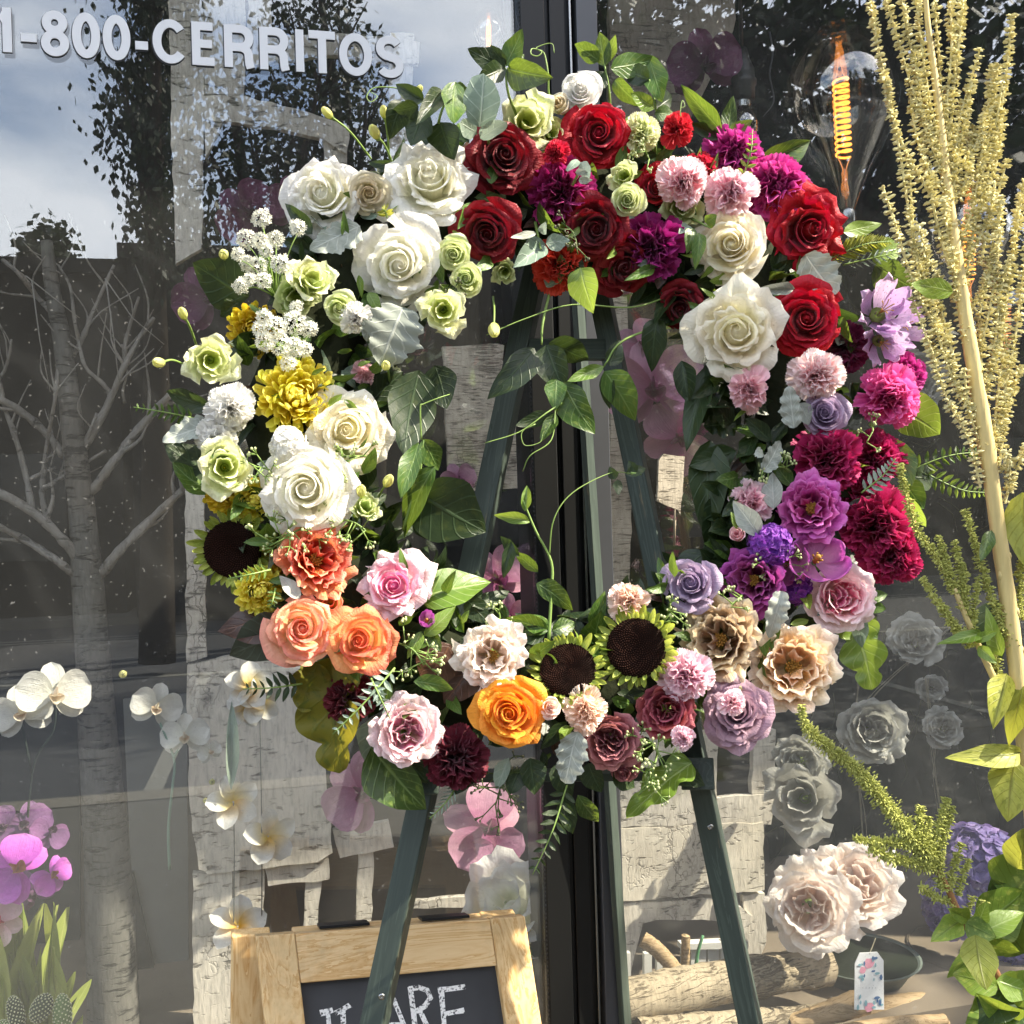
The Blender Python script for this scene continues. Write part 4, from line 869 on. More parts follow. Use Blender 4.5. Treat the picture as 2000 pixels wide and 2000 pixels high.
FL = [
 # kind, name, u, v, r, material, lift, tilt or None, label
 ('rose_open', 'white_rose', 604, 366, 72, 'white', .06, (-.35, .25), 'white rose at the outer upper left edge, left of the small cream rosebud'),
 ('rose_open', 'white_rose', 808, 336, 82, 'white', .085, (-.05, .35), 'highest of the big white roses at upper left, touching a dark red rose'),
 ('rose', 'white_rose', 752, 495, 84, 'white', .09, (-.05, .05), 'large white rose above the silver dusty miller leaf at upper left'),
 ('rose_tight', 'white_rose', 697, 366, 42, 'warm_white', .07, (-.1, .1), 'small half closed cream rose squeezed between two large white roses'),
 ('rose', 'white_rose', 1380, 462, 72, 'cream', .085, (-.15, .1), 'cream white rose under the two pink carnations at upper right'),
 ('rose_open', 'white_rose', 1386, 628, 86, 'cream', .10, (.02, .05), 'biggest cream white rose, on the inner right side of the ring'),
 ('rose', 'white_rose', 660, 816, 78, 'cream', .075, (.1, .12), 'white rose right of the yellow chrysanthemum at the left'),
 ('rose', 'white_rose', 577, 922, 92, 'white', .10, (.05, .05), 'large white rose above the coral garden rose on the left side'),
 ('rose_tight', 'spray_rose', 1094, 168, 40, 'pure', .085, (.1, .4), 'small open white spray rose at the very top of the ring'),
 ('bud', 'spray_rose', 1053, 195, 27, 'warm_white', .08, (-.5, .5), 'closed white spray rosebud beside the top white spray rose'),
 ('rose', 'red_rose', 950, 298, 68, 'dark_red', .085, (.05, .3), 'dark red rose between the big white rose and the ruffled white lisianthus'),
 ('rose', 'red_rose', 1127, 251, 62, 'red', .09, (.05, .25), 'bright red rose under the top white spray rose'),
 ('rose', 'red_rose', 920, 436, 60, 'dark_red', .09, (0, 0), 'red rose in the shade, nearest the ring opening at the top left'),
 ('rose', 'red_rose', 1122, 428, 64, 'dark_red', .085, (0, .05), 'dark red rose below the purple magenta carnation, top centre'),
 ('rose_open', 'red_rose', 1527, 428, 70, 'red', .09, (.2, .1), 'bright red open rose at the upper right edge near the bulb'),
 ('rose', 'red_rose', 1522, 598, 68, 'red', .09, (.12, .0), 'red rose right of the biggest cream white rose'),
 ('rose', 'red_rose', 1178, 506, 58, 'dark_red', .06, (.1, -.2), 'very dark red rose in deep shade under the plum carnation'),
 ('rose', 'red_rose', 1285, 582, 46, 'dark_red', .045, (-.2, -.1), 'dark red rose half hidden behind the biggest cream rose'),
 ('rose', 'red_rose', 1240, 350, 44, 'red', .06, (.1, .1), 'red rose half hidden behind the left pink carnation'),
 ('carnation', 'carnation', 1052, 505, 48, 'scarlet', .055, (-.05, -.2), 'shaded scarlet carnation over the top inner edge of the ring'),
 ('mini', 'carnation', 1048, 286, 23, 'scarlet', .10, (0, .1), 'tiny scarlet carnation between two red roses at the top'),
 ('mini', 'carnation', 1280, 238, 31, 'scarlet', .09, (.05, .45), 'small scarlet carnation with its green calyx showing at the top right'),
 ('mini', 'carnation', 1326, 312, 28, 'scarlet', .07, (.2, .3), 'small scarlet carnation peeping out behind the pink carnations'),
 ('carnation', 'carnation', 1060, 362, 62, 'deep_magenta', .075, (0, .0), 'purple magenta carnation in the top centre between red roses'),
 ('carnation', 'carnation', 1228, 472, 62, 'deep_magenta', .07, (0, -.05), 'shaded plum magenta carnation right of the lower red rose'),
 ('carnation', 'carnation', 1390, 284, 52, 'magenta', .07, (.2, .35), 'magenta carnation standing highest at the upper right'),
 ('carnation', 'carnation', 1466, 346, 60, 'magenta', .08, (.3, .2), 'large bright magenta carnation above the bright red open rose'),
 ('carnation', 'carnation', 1293, 340, 44, 'pink', .10, (.05, .15), 'pale pink carnation, left one of the pair above the cream rose'),
 ('carnation', 'carnation', 1378, 360, 46, 'pink', .105, (.05, .1), 'pale pink carnation, right one of the pair above the cream rose'),
 ('carnation', 'carnation', 1540, 708, 47, 'pale_pink', .10, (.1, .05), 'pale pink carnation above the small lavender rose'),
 ('mini', 'carnation', 1409, 735, 39, 'salmon_pink', .09, (-.25, -.15), 'ragged rosy pink carnation hanging below the biggest cream rose'),
 ('mini', 'carnation', 1408, 945, 42, 'pink', .07, (-.35, .15), 'pink carnation beside the lilac magenta garden rose, inner right side'),
 ('carnation', 'carnation', 1295, 1270, 48, 'pink', .115, (-.05, .1), 'clear pink carnation right of the front sunflower pair'),
 ('mini', 'carnation', 1383, 1323, 24, 'pink', .135, (0, .1), 'tiny pink carnation bud sitting on the dusty mauve rose'),
 ('mini', 'carnation', 1288, 1394, 21, 'pink', .115, (0, 0), 'tiny pale pink carnation bud at the bottom right of the ring'),
 ('bud', 'flower_bud', 1390, 1007, 20, 'salmon_pink', .08, (-.2, .3), 'round pale pink bud beside the violet stock'),
 ('mini', 'carnation', 1185, 1128, 36, 'peach_pink', .075, (0, .35), 'peach pink carnation above the right sunflower'),
 ('mini', 'carnation', 1106, 1341, 41, 'peach_pink', .115, (0, .1), 'pale peach carnation between the golden rose and the dusky red roses'),
 ('lisianthus', 'lisianthus', 996, 228, 56, 'green_white', .085, (.1, .3), 'ruffled green white lisianthus between two red roses at the top'),
 ('lisianthus', 'lisianthus', 1040, 250, 34, 'green_white', .06, (.3, .2), 'smaller green white lisianthus tucked behind the ruffled one at the top'),
 ('carnation', 'carnation', 1211, 247, 34, 'green_white', .095, (.1, .2), 'pale green carnation right of the bright red top rose'),
 ('lisianthus_closed', 'lisianthus', 1176, 331, 36, 'lime', .10, (-.1, .25), 'upper of two lime green rosette blooms below the top red rose'),
 ('rose_tight', 'lisianthus', 1185, 376, 31, 'lime', .11, (0, .05), 'lower of two lime green rosette blooms below the top red rose'),
 ('lisianthus', 'lisianthus', 1287, 390, 40, 'lime', .07, (0, -.1), 'pale green lisianthus peeping out under the left pink carnation'),
 ('rose_tight', 'lisianthus', 855, 478, 32, 'lime', .10, (-.05, .1), 'pale green rosette right of the large white rose, upper of the two'),
 ('rose_tight', 'lisianthus', 879, 527, 32, 'lime', .10, (.05, -.05), 'pale green rosette right of the large white rose, lower of the two'),
 ('lisianthus', 'lisianthus', 836, 584, 48, 'green_white', .11, (.05, -.05), 'sunlit yellow white lisianthus at the inner top left of the ring'),
 ('lisianthus_closed', 'lisianthus', 952, 514, 30, 'lime', .06, (.05, -.25), 'dim pale green lisianthus below the shaded red rose'),
 ('lisianthus', 'lisianthus', 592, 525, 46, 'green_white', .09, (.35, .2), 'green white lisianthus turned to the right beside the white lace flowers'),
 ('lisianthus', 'lisianthus', 556, 558, 46, 'lime', .075, (-.1, -.2), 'cup shaped lime lisianthus just below the white lace flowers'),
 ('rose_tight', 'lisianthus', 640, 582, 32, 'lime', .09, (-.1, .1), 'lime green rosette left of the silver dusty miller leaf'),
 ('mini', 'carnation', 671, 602, 29, 'pure', .10, (.1, -.05), 'small white carnation touching the silver dusty miller leaf'),
 ('lisianthus', 'lisianthus', 397, 680, 52, 'green_white', .08, (-.1, .05), 'open green white lisianthus at the far left edge of the ring'),
 ('lisianthus', 'lisianthus', 425, 880, 56, 'green_white', .09, (-.1, -.05), 'cupped green white lisianthus below the white carnations at the left edge'),
 ('carnation', 'carnation', 437, 766, 43, 'pure', .09, (-.05, .1), 'bright white carnation left of the big yellow chrysanthemum'),
 ('carnation', 'carnation', 402, 832, 36, 'pure', .075, (-.3, -.05), 'white carnation at the far left, lower of the white pair'),
 ('stock', 'stock', 545, 838, 38, 'pure', .09, (0, .2), 'cluster of small white stock florets above the large white rose at the left'),
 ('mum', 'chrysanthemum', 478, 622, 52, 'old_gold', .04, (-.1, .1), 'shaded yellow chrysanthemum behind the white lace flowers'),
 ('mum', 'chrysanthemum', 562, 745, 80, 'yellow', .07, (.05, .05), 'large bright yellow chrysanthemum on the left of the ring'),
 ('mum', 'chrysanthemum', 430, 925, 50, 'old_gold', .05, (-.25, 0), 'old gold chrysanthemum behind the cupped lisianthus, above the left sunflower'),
 ('mum', 'chrysanthemum', 478, 945, 44, 'yellow', .06, (-.1, -.1), 'small yellow chrysanthemum left of the large white rose'),
 ('mum', 'chrysanthemum', 516, 1075, 46, 'old_gold', .04, (0, 0), 'old gold chrysanthemum tucked between the sunflower and the coral rose'),
 ('mum', 'chrysanthemum', 490, 1118, 48, 'yellow', .06, (-.1, -.1), 'yellow chrysanthemum under the left sunflower'),
 ('rose', 'rose', 568, 1188, 66, 'orange_peach', .09, (.02, .05), 'peach orange rose at the lower left, left of the pair'),
 ('rose', 'rose', 682, 1212, 65, 'orange', .10, (.05, .1), 'orange rose with yellow base, right of the lower left pair'),
 ('bud', 'rose', 622, 1138, 34, 'orange', .07, (.1, .2), 'small orange rosebud wedged above the lower left orange pair'),
 ('garden_ruffled', 'garden_rose', 602, 1052, 70, 'coral', .09, (.1, .1), 'ruffled coral garden rose below the large left white rose'),
 ('rose', 'rose', 962, 1342, 66, 'gold', .11, (-.02, .05), 'golden orange rose at the bottom centre of the ring'),
 ('rose_tight', 'spray_rose', 1040, 1334, 20, 'peach_pink', .115, (.1, .05), 'tiny peach spray rose touching the golden orange rose'),
 ('bud', 'flower_bud', 1010, 1332, 18, 'blush', .10, (.4, 0), 'tiny blush bud between the golden rose and the tiny peach spray rose'),
 ('rose_open', 'rose', 744, 1100, 62, 'pink_rose', .085, (.05, .2), 'pink rose with a hot pink heart beside the veined green leaf'),
 ('garden', 'garden_rose', 770, 1378, 66, 'mauve_pink', .09, (0, -.05), 'pink and mauve cupped garden rose at the lower left of the ring'),
 ('garden', 'garden_rose', 1594, 1125, 66, 'pink_garden', .09, (.3, .05), 'blush garden rose with a hot pink heart at the right edge'),
 ('rose', 'rose', 1300, 1100, 52, 'lavender', .075, (-.05, .05), 'dusky lavender rose on the lower inner right of the ring'),
 ('rose_tight', 'rose', 1557, 778, 42, 'lavender', .09, (-.05, .1), 'small lavender rose below the pale pink carnation'),
 ('rose_open', 'rose', 1388, 1342, 62, 'dusty_mauve', .10, (.0, -.05), 'dusty mauve rose carrying a tiny pink bud at the lower right'),
 ('carnation', 'carnation', 860, 1430, 58, 'burgundy', .075, (0, -.15), 'very dark burgundy carnation at the bottom of the ring'),
 ('carnation', 'carnation', 655, 1320, 46, 'burgundy', .06, (-.1, -.1), 'dark burgundy carnation behind the fern at lower left'),
 ('carnation', 'carnation', 1557, 868, 62, 'crimson', .08, (0, .1), 'deep crimson ruffled carnation beside the pale silver leaves at the right'),
 ('carnation', 'carnation', 1652, 862, 54, 'crimson', .06, (.35, .15), 'crimson ruffled carnation at the outer right edge above the fern'),
 ('carnation', 'carnation', 1636, 930, 42, 'crimson', .05, (.2, .1), 'crimson carnation half hidden in the middle of the right crimson cluster'),
 ('carnation', 'carnation', 1656, 990, 66, 'crimson', .07, (.25, .05), 'large crimson carnation in the right crimson cluster beside the lilac garden rose'),
 ('carnation', 'carnation', 1690, 1050, 52, 'crimson', .07, (.35, -.1), 'lowest crimson carnation at the outer right edge'),
 ('carnation', 'carnation', 1598, 655, 46, 'plum', .05, (.2, 0), 'dark plum carnation behind the right red rose'),
 ('carnation', 'carnation', 1686, 745, 56, 'hot_pink', .085, (.35, .1), 'hot pink carnation at the right edge beside the bright round leaf'),
 ('carnation', 'carnation', 1716, 705, 40, 'magenta', .055, (.45, .2), 'magenta carnation behind the hot pink one at the right edge'),
 ('garden_ruffled', 'garden_rose', 1532, 955, 64, 'lilac_magenta', .10, (.0, .1), 'lilac magenta garden rose in the middle of the right side'),
 ('garden_ruffled', 'garden_rose', 1418, 1095, 62, 'orchid_plum', .085, (-.1, .05), 'shaded plum garden rose with a dark heart on the inner right'),
 ('tulip', 'tulip', 1547, 1046, 56, 'tulip_purple', .11, (.15, .3), 'open purple tulip above the blush garden rose at the right'),
 ('tulip', 'tulip', 1480, 1060, 44, 'tulip_purple', .085, (-.4, .1), 'purple tulip seen from the side left of the open tulip'),
 ('stock', 'stock', 1450, 1025, 44, 'violet', .09, (-.1, .2), 'violet stock florets above the shaded plum garden rose'),
 ('stock', 'stock', 1500, 1110, 34, 'violet', .06, (0, -.1), 'violet stock florets in shade under the purple tulips'),
 ('garden_ruffled', 'garden_rose', 1500, 1258, 84, 'peach', .10, (.08, .05), 'large frilly peach garden rose at the lower right edge'),
 ('garden_ruffled', 'garden_rose', 1355, 1206, 76, 'tan', .085, (-.1, .1), 'tan brown garden rose in shade between the sunflower and the peach rose'),
 ('garden', 'garden_rose', 1255, 1340, 54, 'raspberry', .095, (.05, -.05), 'raspberry cupped garden rose under the clear pink carnation'),
 ('garden', 'garden_rose', 1152, 1398, 56, 'dusty_red', .085, (0, -.1), 'dusky red cupped garden rose at the bottom right of the golden rose'),
 ('rose_tight', 'garden_rose', 1176, 1452, 34, 'dusty_red', .06, (.1, -.6), 'dusky pink rose hanging head down at the bottom of the ring'),
 ('garden_ruffled', 'peony', 930, 1238, 66, 'blush', .095, (.05, .1), 'frilly cream pink peony left of the sunflower pair'),
 ('tulip_bud', 'flower_bud', 806, 1166, 27, 'tulip_purple', .095, (.05, .55), 'closed purple tulip bud below the pink rose'),
 ('lisianthus_closed', 'lisianthus', 690, 955, 38, 'lime', .085, (.1, .4), 'greenish closed lisianthus right of the large left white rose'),
 ('mini', 'carnation', 688, 704, 22, 'salmon_pink', .05, (.1, 0), 'shaded pink carnation in the inner upper left of the ring'),
 ('alstro', 'alstroemeria', 1672, 580, 58, 'lilac_spot', .10, (.25, .2), 'lilac spotted alstroemeria at the right, upper of the cluster'),
 ('alstro', 'alstroemeria', 1710, 612, 48, 'lilac_spot', .085, (.4, 0), 'lilac alstroemeria nearest the amaranth stems'),
 ('alstro', 'alstroemeria', 1668, 650, 44, 'lilac_spot', .09, (.2, -.3), 'lilac alstroemeria hanging lowest above the hot pink carnation'),
]
for k, nm, u, v, r, mt, lf, tl, lab in FL:
    mats = mk(mt)
    if k in ('mum',): mats['receptacle'] = M_['old_gold']
    cat = {'chrysanthemum': 'chrysanthemum', 'garden_rose': 'rose', 'white_rose': 'rose', 'red_rose': 'rose', 'spray_rose': 'rose', 'flower_bud': 'bud'}.get(nm, nm)
    flower(k, nm, cat, u, v, r, mats, lab, tl, lf, None, GR.get(nm))
SUNM = {'bract': BRACT, 'disc': DISC, 'florets': FLOR, 'petal': BRACT}
for u, v, r, tl, lf, lab in ((428, 1042, 82, (-.45, -.05), .06, 'shaded green petalled sunflower at the left edge of the ring'), (1068, 1252, 80, (-.05, .45), .095, 'green petalled sunflower at the bottom, left of the front pair'), (1196, 1218, 84, (-.1, .25), .105, 'green petalled sunflower at the bottom, right of the front pair')):
    flower('sunflower', 'sunflower', 'sunflower', u, v, r, SUNM, lab, tl, lf, None, GR['sunflower'])
# loose buds on stalks: (base u,v) -> (bud u,v)
STEMG = plain('green_stem', '#77914a', .5, .4, 0, .2, 40, 0, .1); STEMD = plain('dark_green_stem', '#4c5c30', .55, .3, 0, .2, 40, 0)
for (bu, bv, u, v, r, lab) in ((372, 655, 345, 592, 15, 'yellow green bud on a thin stalk rising above the far left lisianthus'), (352, 690, 300, 684, 17, 'round yellow bud sticking out furthest left'), (700, 300, 618, 214, 14, 'yellow bud on a long stalk above the upper left white rose'), (735, 300, 724, 212, 13, 'upper yellow green bud above the big white roses'), (745, 320, 707, 250, 17, 'lower yellow green bud above the big white roses'),
        (760, 220, 790, 170, 12, 'small green bud among the dark top left leaves'), (705, 960, 732, 908, 17, 'pointed green bud right of the greenish closed lisianthus'), (668, 980, 680, 928, 18, 'pointed green bud standing over the greenish closed lisianthus'), (735, 720, 728, 690, 15, 'dim green bud in the shade of the inner left side'), (1440, 1340, 1400, 1300, 10, 'tiny green bud beside the tiny pink carnation'), (930, 560, 932, 622, 20, 'round green bud hanging at the inner top of the ring'), (425, 500, 422, 480, 16, 'pale green bud left of the white lace flowers')):
    P1 = wp(u, v, .09); P0 = wp(bu, bv, .03); d = (P1 - P0)
    root = put('greenbud', 0, P1, r, (d.normalized() + RGT * .01), 0, 'flower_bud', lab, 'bud', GR['flower_bud'], mk('bud_yellow'), 0)
    mb = MB(); s = r * usz(P1); c = P1; tube(mb, smooth([P0 - c, (P0 - c) * .5 + Vector((0, -.006, .004)), -d.normalized() * s * .4], 4), .0015, .0013, 5)
    o = obj('stalk', mb.mesh('stalk'), STEMG, root); o.matrix_basis = root.matrix_basis.inverted() @ T(P1)
# ---------------------------------------------------------------- leaves
def leaf_mesh(kind_, seed, bend=.15, foldv=.25):
    q = random.Random(seed); mb = MB(); nv = {'dusty': 36, 'lobed': 30, 'palm': 30}.get(kind_, 12); hu = (-1, -.66, -.33, 0, .33, .66, 1); vs_ = []; uvs = []; fs = []; ph = q.uniform(0, 6); tw = q.uniform(-.5, .5); cv = q.uniform(-.12, .12); asy = q.uniform(-.14, .14)
    for j in range(nv + 1):
        s = j / nv; sd = [0, 0]
        for k in (0, 1):
            if kind_ == 'ovate': w = 1.0 * (math.sin(math.pi * s ** .78)) ** .8 * (1 - .25 * s)
            elif kind_ == 'round': w = math.sqrt(max(0, 1 - (2 * s - 1) ** 2))
            elif kind_ == 'lance': w = math.sin(math.pi * s ** .85) ** .9
            elif kind_ == 'obovate': w = math.sin(math.pi * s ** 1.35) ** .75
            elif kind_ == 'dusty': w = math.sin(math.pi * min(1, s ** .8)) ** .55 * (.88 + .10 * math.sin(s * 24 + k * 1.3 + ph) + .05 * math.sin(s * 61 + k))
            elif kind_ == 'lobed': w = math.sin(math.pi * s ** .75) ** .6 * (.62 + .38 * abs(math.sin(s * 8.2 + .4 * k + .3)))
            else: w = math.sin(math.pi * s ** .7) ** .5 * (.42 + .58 * abs(math.sin(s * 7.6 + .35 + .35 * k)) ** .7)
            sd[k] = max(.0, w * (1 + asy * (1 if k else -1)) * (1 + .05 * math.sin(s * 13 + ph + k)))
        for u in hu:
            w = sd[0] if u < 0 else sd[1]; y = u * w * .5
            rf = .05 * math.sin(s * 9 + ph + u) * abs(u) + (.07 * math.sin(s * 26 + ph) * abs(u) if kind_ in ('dusty', 'lobed', 'palm') else 0)
            vs_.append(Vector((s, y + cv * s * s, -bend * s * s + foldv * abs(y) + rf * .55 + tw * y * s * 1.6 + .03 * math.sin(s * 5 + ph)))); uvs.append((.5 + .5 * u, s))
    for j in range(nv):
        for i in range(6):
            a = j * 7 + i; fs.append((a, a + 1, a + 8, a + 7))
    mb.add(vs_, fs, uvs, .5); return mb.mesh('leaf')
LM = {}
def lmesh(kind_, i):
    if (kind_, i) not in LM: LM[(kind_, i)] = leaf_mesh(kind_, 5 + i * 7 + len(kind_), (.06, .18, .3, .42, .12, -.08)[i], (.18, .3, .1, .22, .42, .05)[i])
    return LM[(kind_, i)]
def leaf_M(P0, P1, wid, roll=0., flip=1):
    x = (P1 - P0); L_ = x.length; n = (CAM - P0).normalized(); F_ = frame(n - x.normalized() * n.dot(x.normalized()), x)
    return T(P0) @ F_ @ RX(roll) @ Matrix.Diagonal((L_, wid * flip, L_ * .8, 1))
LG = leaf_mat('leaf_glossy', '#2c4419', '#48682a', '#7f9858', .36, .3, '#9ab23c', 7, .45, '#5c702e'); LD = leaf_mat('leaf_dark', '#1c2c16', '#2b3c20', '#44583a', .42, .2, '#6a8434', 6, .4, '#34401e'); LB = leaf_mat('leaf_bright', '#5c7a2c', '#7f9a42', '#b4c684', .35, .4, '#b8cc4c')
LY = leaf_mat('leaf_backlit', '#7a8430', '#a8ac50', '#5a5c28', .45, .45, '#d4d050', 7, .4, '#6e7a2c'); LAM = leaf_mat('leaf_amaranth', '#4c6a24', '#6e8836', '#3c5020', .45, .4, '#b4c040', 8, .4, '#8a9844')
LE = leaf_mat('leaf_eucalyptus', '#7d9080', '#9fb0a0', '#b8c6b8', .5, .25, None, 4, .3); LS = leaf_mat('leaf_dusty_miller', '#8c938a', '#b0b6ac', '#c8cdc4', .85, .2, None, 5, .15)
LBR = leaf_mat('leaf_magnolia_brown', '#2e1c14', '#4a3022', '#6c4c38', .4, .1, None, 6); LBK = leaf_mat('leaf_magnolia_green', '#252c24', '#38443a', '#56645a', .35, .1, None, 6); LYO = leaf_mat('leaf_yellow_oak', '#6c6a1e', '#98902c', '#54601e', .5, .35, '#c8b83c', 5, .3, '#4c5a1e')
LMAT = {'g': LG, 'd': LD, 'b': LB, 'y': LY, 'a': LAM, 'e': LE, 's': LS, 'br': LBR, 'bk': LBK, 'o': LYO}
LK = {'o': 'ovate', 'r': 'round', 'l': 'lance', 'b': 'obovate', 's': 'dusty', 'k': 'lobed', 'p': 'palm'}
def sprig(name, label, cat, group, stem, leaves, at=None, smat=None, r0=.0022, tend=()):
    """stem: [(u,v,lift)..]; leaves: (u0,v0,u1,v1,width,kind,mat,lift0,lift1,roll)"""
    q = random.Random(int(leaves[0][0] * 7 + leaves[0][1])) if leaves else rnd
    at = at or wp; b = at(*stem[0]) if stem else at(leaves[0][0], leaves[0][1], leaves[0][7])
    root = empty(name, T(b), label, cat, group)
    if stem and len(stem) > 1:
        mb = MB(); tube(mb, [p - b for p in smooth([at(*s) for s in stem], 5)], r0, r0 * .55, 6); obj('stem', mb.mesh('stem'), smat or STEMG, root)
    for tp, tr in tend:
        mb = MB(); tube(mb, [p - b for p in smooth([at(*s) for s in tp], 6)], tr, tr * .5, 5); obj('tendril', mb.mesh('tendril'), STEMG, root)
    for l in leaves:
        u0, v0, u1, v1, w, kd, mt, l0, l1 = l[:9]; roll = l[9] if len(l) > 9 else q.uniform(-.3, .3)
        A, B = at(u0, v0, l0), at(u1, v1, l1)
        obj('leaf', lmesh(LK[kd], q.randrange(6)), LMAT[mt], root, T(-b) @ leaf_M(A, B, w * usz(A) * 1.12, roll, q.choice((1, -1))))
    return root
# base of the wreath: moss ring, and the crowd of small dark leaves between the blooms
wb = empty('wreath_base', T(wp(1035, 830, 0)), 'dark leafy ring that carries all the wreath flowers', 'wreath'); b0 = Vector(wb.location)
mb = MB(); n_ = 72; m_ = 10; vv = []; ff = []
for i in range(n_):
    a = 2 * math.pi * i / n_; rd = Vector((math.cos(a), math.sin(a)))
    for j in range(m_):
        t_ = 2 * math.pi * j / m_; rr_ = 478 + 88 * math.cos(t_) * rnd.uniform(.9, 1.1); vv.append(wp(1035 + rd.x * rr_, 828 + rd.y * rr_, .0 + .048 * math.sin(t_) * rnd.uniform(.85, 1.15)) - b0)
for i in range(n_):
    for j in range(m_): ff.append((i * m_ + j, i * m_ + (j + 1) % m_, ((i + 1) % n_) * m_ + (j + 1) % m_, ((i + 1) % n_) * m_ + j))
mb.add(vv, ff); obj('moss_ring', mb.mesh('moss_ring'), plain('wreath_moss', '#22261a', .95, .1, 0, .5, 60, .8), wb)
def scatter(n, mat, nm, lo, hi, size, seed, lf=(.0, .06)):
    q = random.Random(seed); mb = MB(); lms = [lmesh(k, i) for k in ('ovate', 'lance') for i in range(3)]
    tmpl = [([v.co.copy() for v in me.vertices], [tuple(p.vertices) for p in me.polygons]) for me in lms]
    uv = [(.5 + .5 * u, j / 12) for j in range(13) for u in (-1, -.66, -.33, 0, .33, .66, 1)]
    for i in range(n):
        a = q.uniform(0, 6.283); rr_ = q.uniform(lo, hi); u, v = 1035 + rr_ * math.cos(a), 828 + rr_ * math.sin(a); off = (rr_ - 478) / 120
        da = a + (0 if off > 0 else math.pi) + q.uniform(-1.3, 1.3); ln = size * q.uniform(.6, 1.3)
        A = wp(u, v, q.uniform(*lf)); B = wp(u + ln * math.cos(da), v + ln * math.sin(da), q.uniform(lf[0] - .01, lf[1] + .01)); M = T(-b0) @ leaf_M(A, B, (B - A).length * q.uniform(.28, .5), q.uniform(-.8, .8)); vs_, fs_ = tmpl[q.randrange(6)]
        mb.add([M @ p for p in vs_], fs_, uv, .5)
    obj(nm, mb.mesh(nm), mat, wb, None, 'stuff')
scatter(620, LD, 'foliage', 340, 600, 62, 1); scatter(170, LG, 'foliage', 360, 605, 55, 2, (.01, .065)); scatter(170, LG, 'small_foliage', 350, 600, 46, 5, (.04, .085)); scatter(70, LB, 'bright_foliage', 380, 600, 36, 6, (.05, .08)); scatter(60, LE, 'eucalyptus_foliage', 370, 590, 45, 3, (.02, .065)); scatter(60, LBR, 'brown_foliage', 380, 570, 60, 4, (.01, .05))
VINE = 'leafy sprigs sticking out of the wreath'
S = lambda lab, stem, leaves, tend=(), nm='vine_sprig', cat='sprig', **k: sprig(nm, lab, cat, VINE, stem, leaves, tend=tend, **k)
S('sprig of pointed glossy leaves rising highest at the top of the ring', [(985, 240, 0.040), (960, 180, 0.110), (953, 128, 0.120)], [(953, 125, 990, 58, 40, 'o', 'g', 0.120, 0.140), (953, 128, 880, 98, 44, 'o', 'd', 0.120, 0.120), (953, 128, 905, 150, 34, 'l', 'd', 0.120, 0.140), (955, 130, 1040, 150, 56, 'o', 'g', 0.120, 0.150, .1), (953, 128, 925, 85, 26, 'l', 'd', 0.120, 0.130), (960, 135, 990, 100, 24, 'o', 'g', 0.110, 0.110)],
  [([(1050, 215, .05), (1036, 180, .06), (1034, 140, .07), (1028, 105, .07), (1022, 96, .07)], .0016), ([(1022, 96, .07), (1004, 92, .072), (1002, 102, .075), (1014, 106, .075), (1022, 98, .075), (1012, 90, .07), (1040, 82, .07), (1046, 100, .07)], .001)])
S('sprig with a broad veined leaf hanging between the bulb glow and the big white rose', [(820, 280, 0.040), (830, 220, 0.110), (850, 170, 0.120)], [(858, 158, 848, 238, 50, 'o', 'g', 0.120, 0.160), (840, 170, 790, 230, 44, 'o', 'd', 0.120, 0.150), (850, 172, 895, 180, 36, 'o', 'g', 0.120, 0.110), (800, 190, 745, 160, 34, 'o', 'd', 0.110, 0.110), (790, 200, 740, 215, 34, 'o', 'd', 0.120, 0.110), (800, 210, 770, 275, 56, 'o', 'd', 0.110, 0.100), (760, 190, 735, 250, 44, 'o', 'd', 0.110, 0.110), (830, 230, 850, 300, 60, 'o', 'd', 0.100, 0.100)],
  [([(770, 172, .06), (740, 165, .06), (705, 166, .06), (692, 182, .06), (700, 192, .06), (712, 182, .06), (700, 174, .06)], .0009)])
S('round pale eucalyptus leaves standing over the dark red rose', [(930, 300, 0.050), (915, 240, 0.120)], [(905, 240, 915, 146, 58, 'r', 'e', 0.120, 0.160, .15), (900, 250, 870, 235, 30, 'r', 'e', 0.110, 0.120), (905, 262, 950, 230, 26, 'r', 'e', 0.110, 0.140)], (), 'eucalyptus_sprig', 'sprig')
S('sprig of curled green leaves behind the top white spray rose', [(1150, 250, .03), (1150, 180, .06), (1140, 120, .07)], [(1140, 125, 1130, 55, 36, 'o', 'g', .07, .08), (1145, 120, 1160, 65, 20, 'l', 'b', .07, .09), (1130, 115, 1080, 80, 36, 'o', 'g', .07, .06), (1150, 130, 1240, 118, 46, 'o', 'g', .07, .06), (1160, 150, 1200, 200, 34, 'o', 'g', .07, .08), (1140, 135, 1110, 180, 34, 'o', 'd', .07, .06)])
S('long drooping vine leaves at the top right beside the black socket', [(1235, 290, .03), (1240, 220, .06), (1225, 150, .07)], [(1225, 108, 1248, 200, 40, 'l', 'g', .06, .09), (1240, 205, 1275, 175, 30, 'l', 'd', .07, .06), (1235, 205, 1190, 175, 28, 'l', 'b', .07, .09), (1235, 215, 1275, 215, 30, 'l', 'g', .07, .08), (1225, 150, 1170, 130, 40, 'o', 'd', .07, .06)])
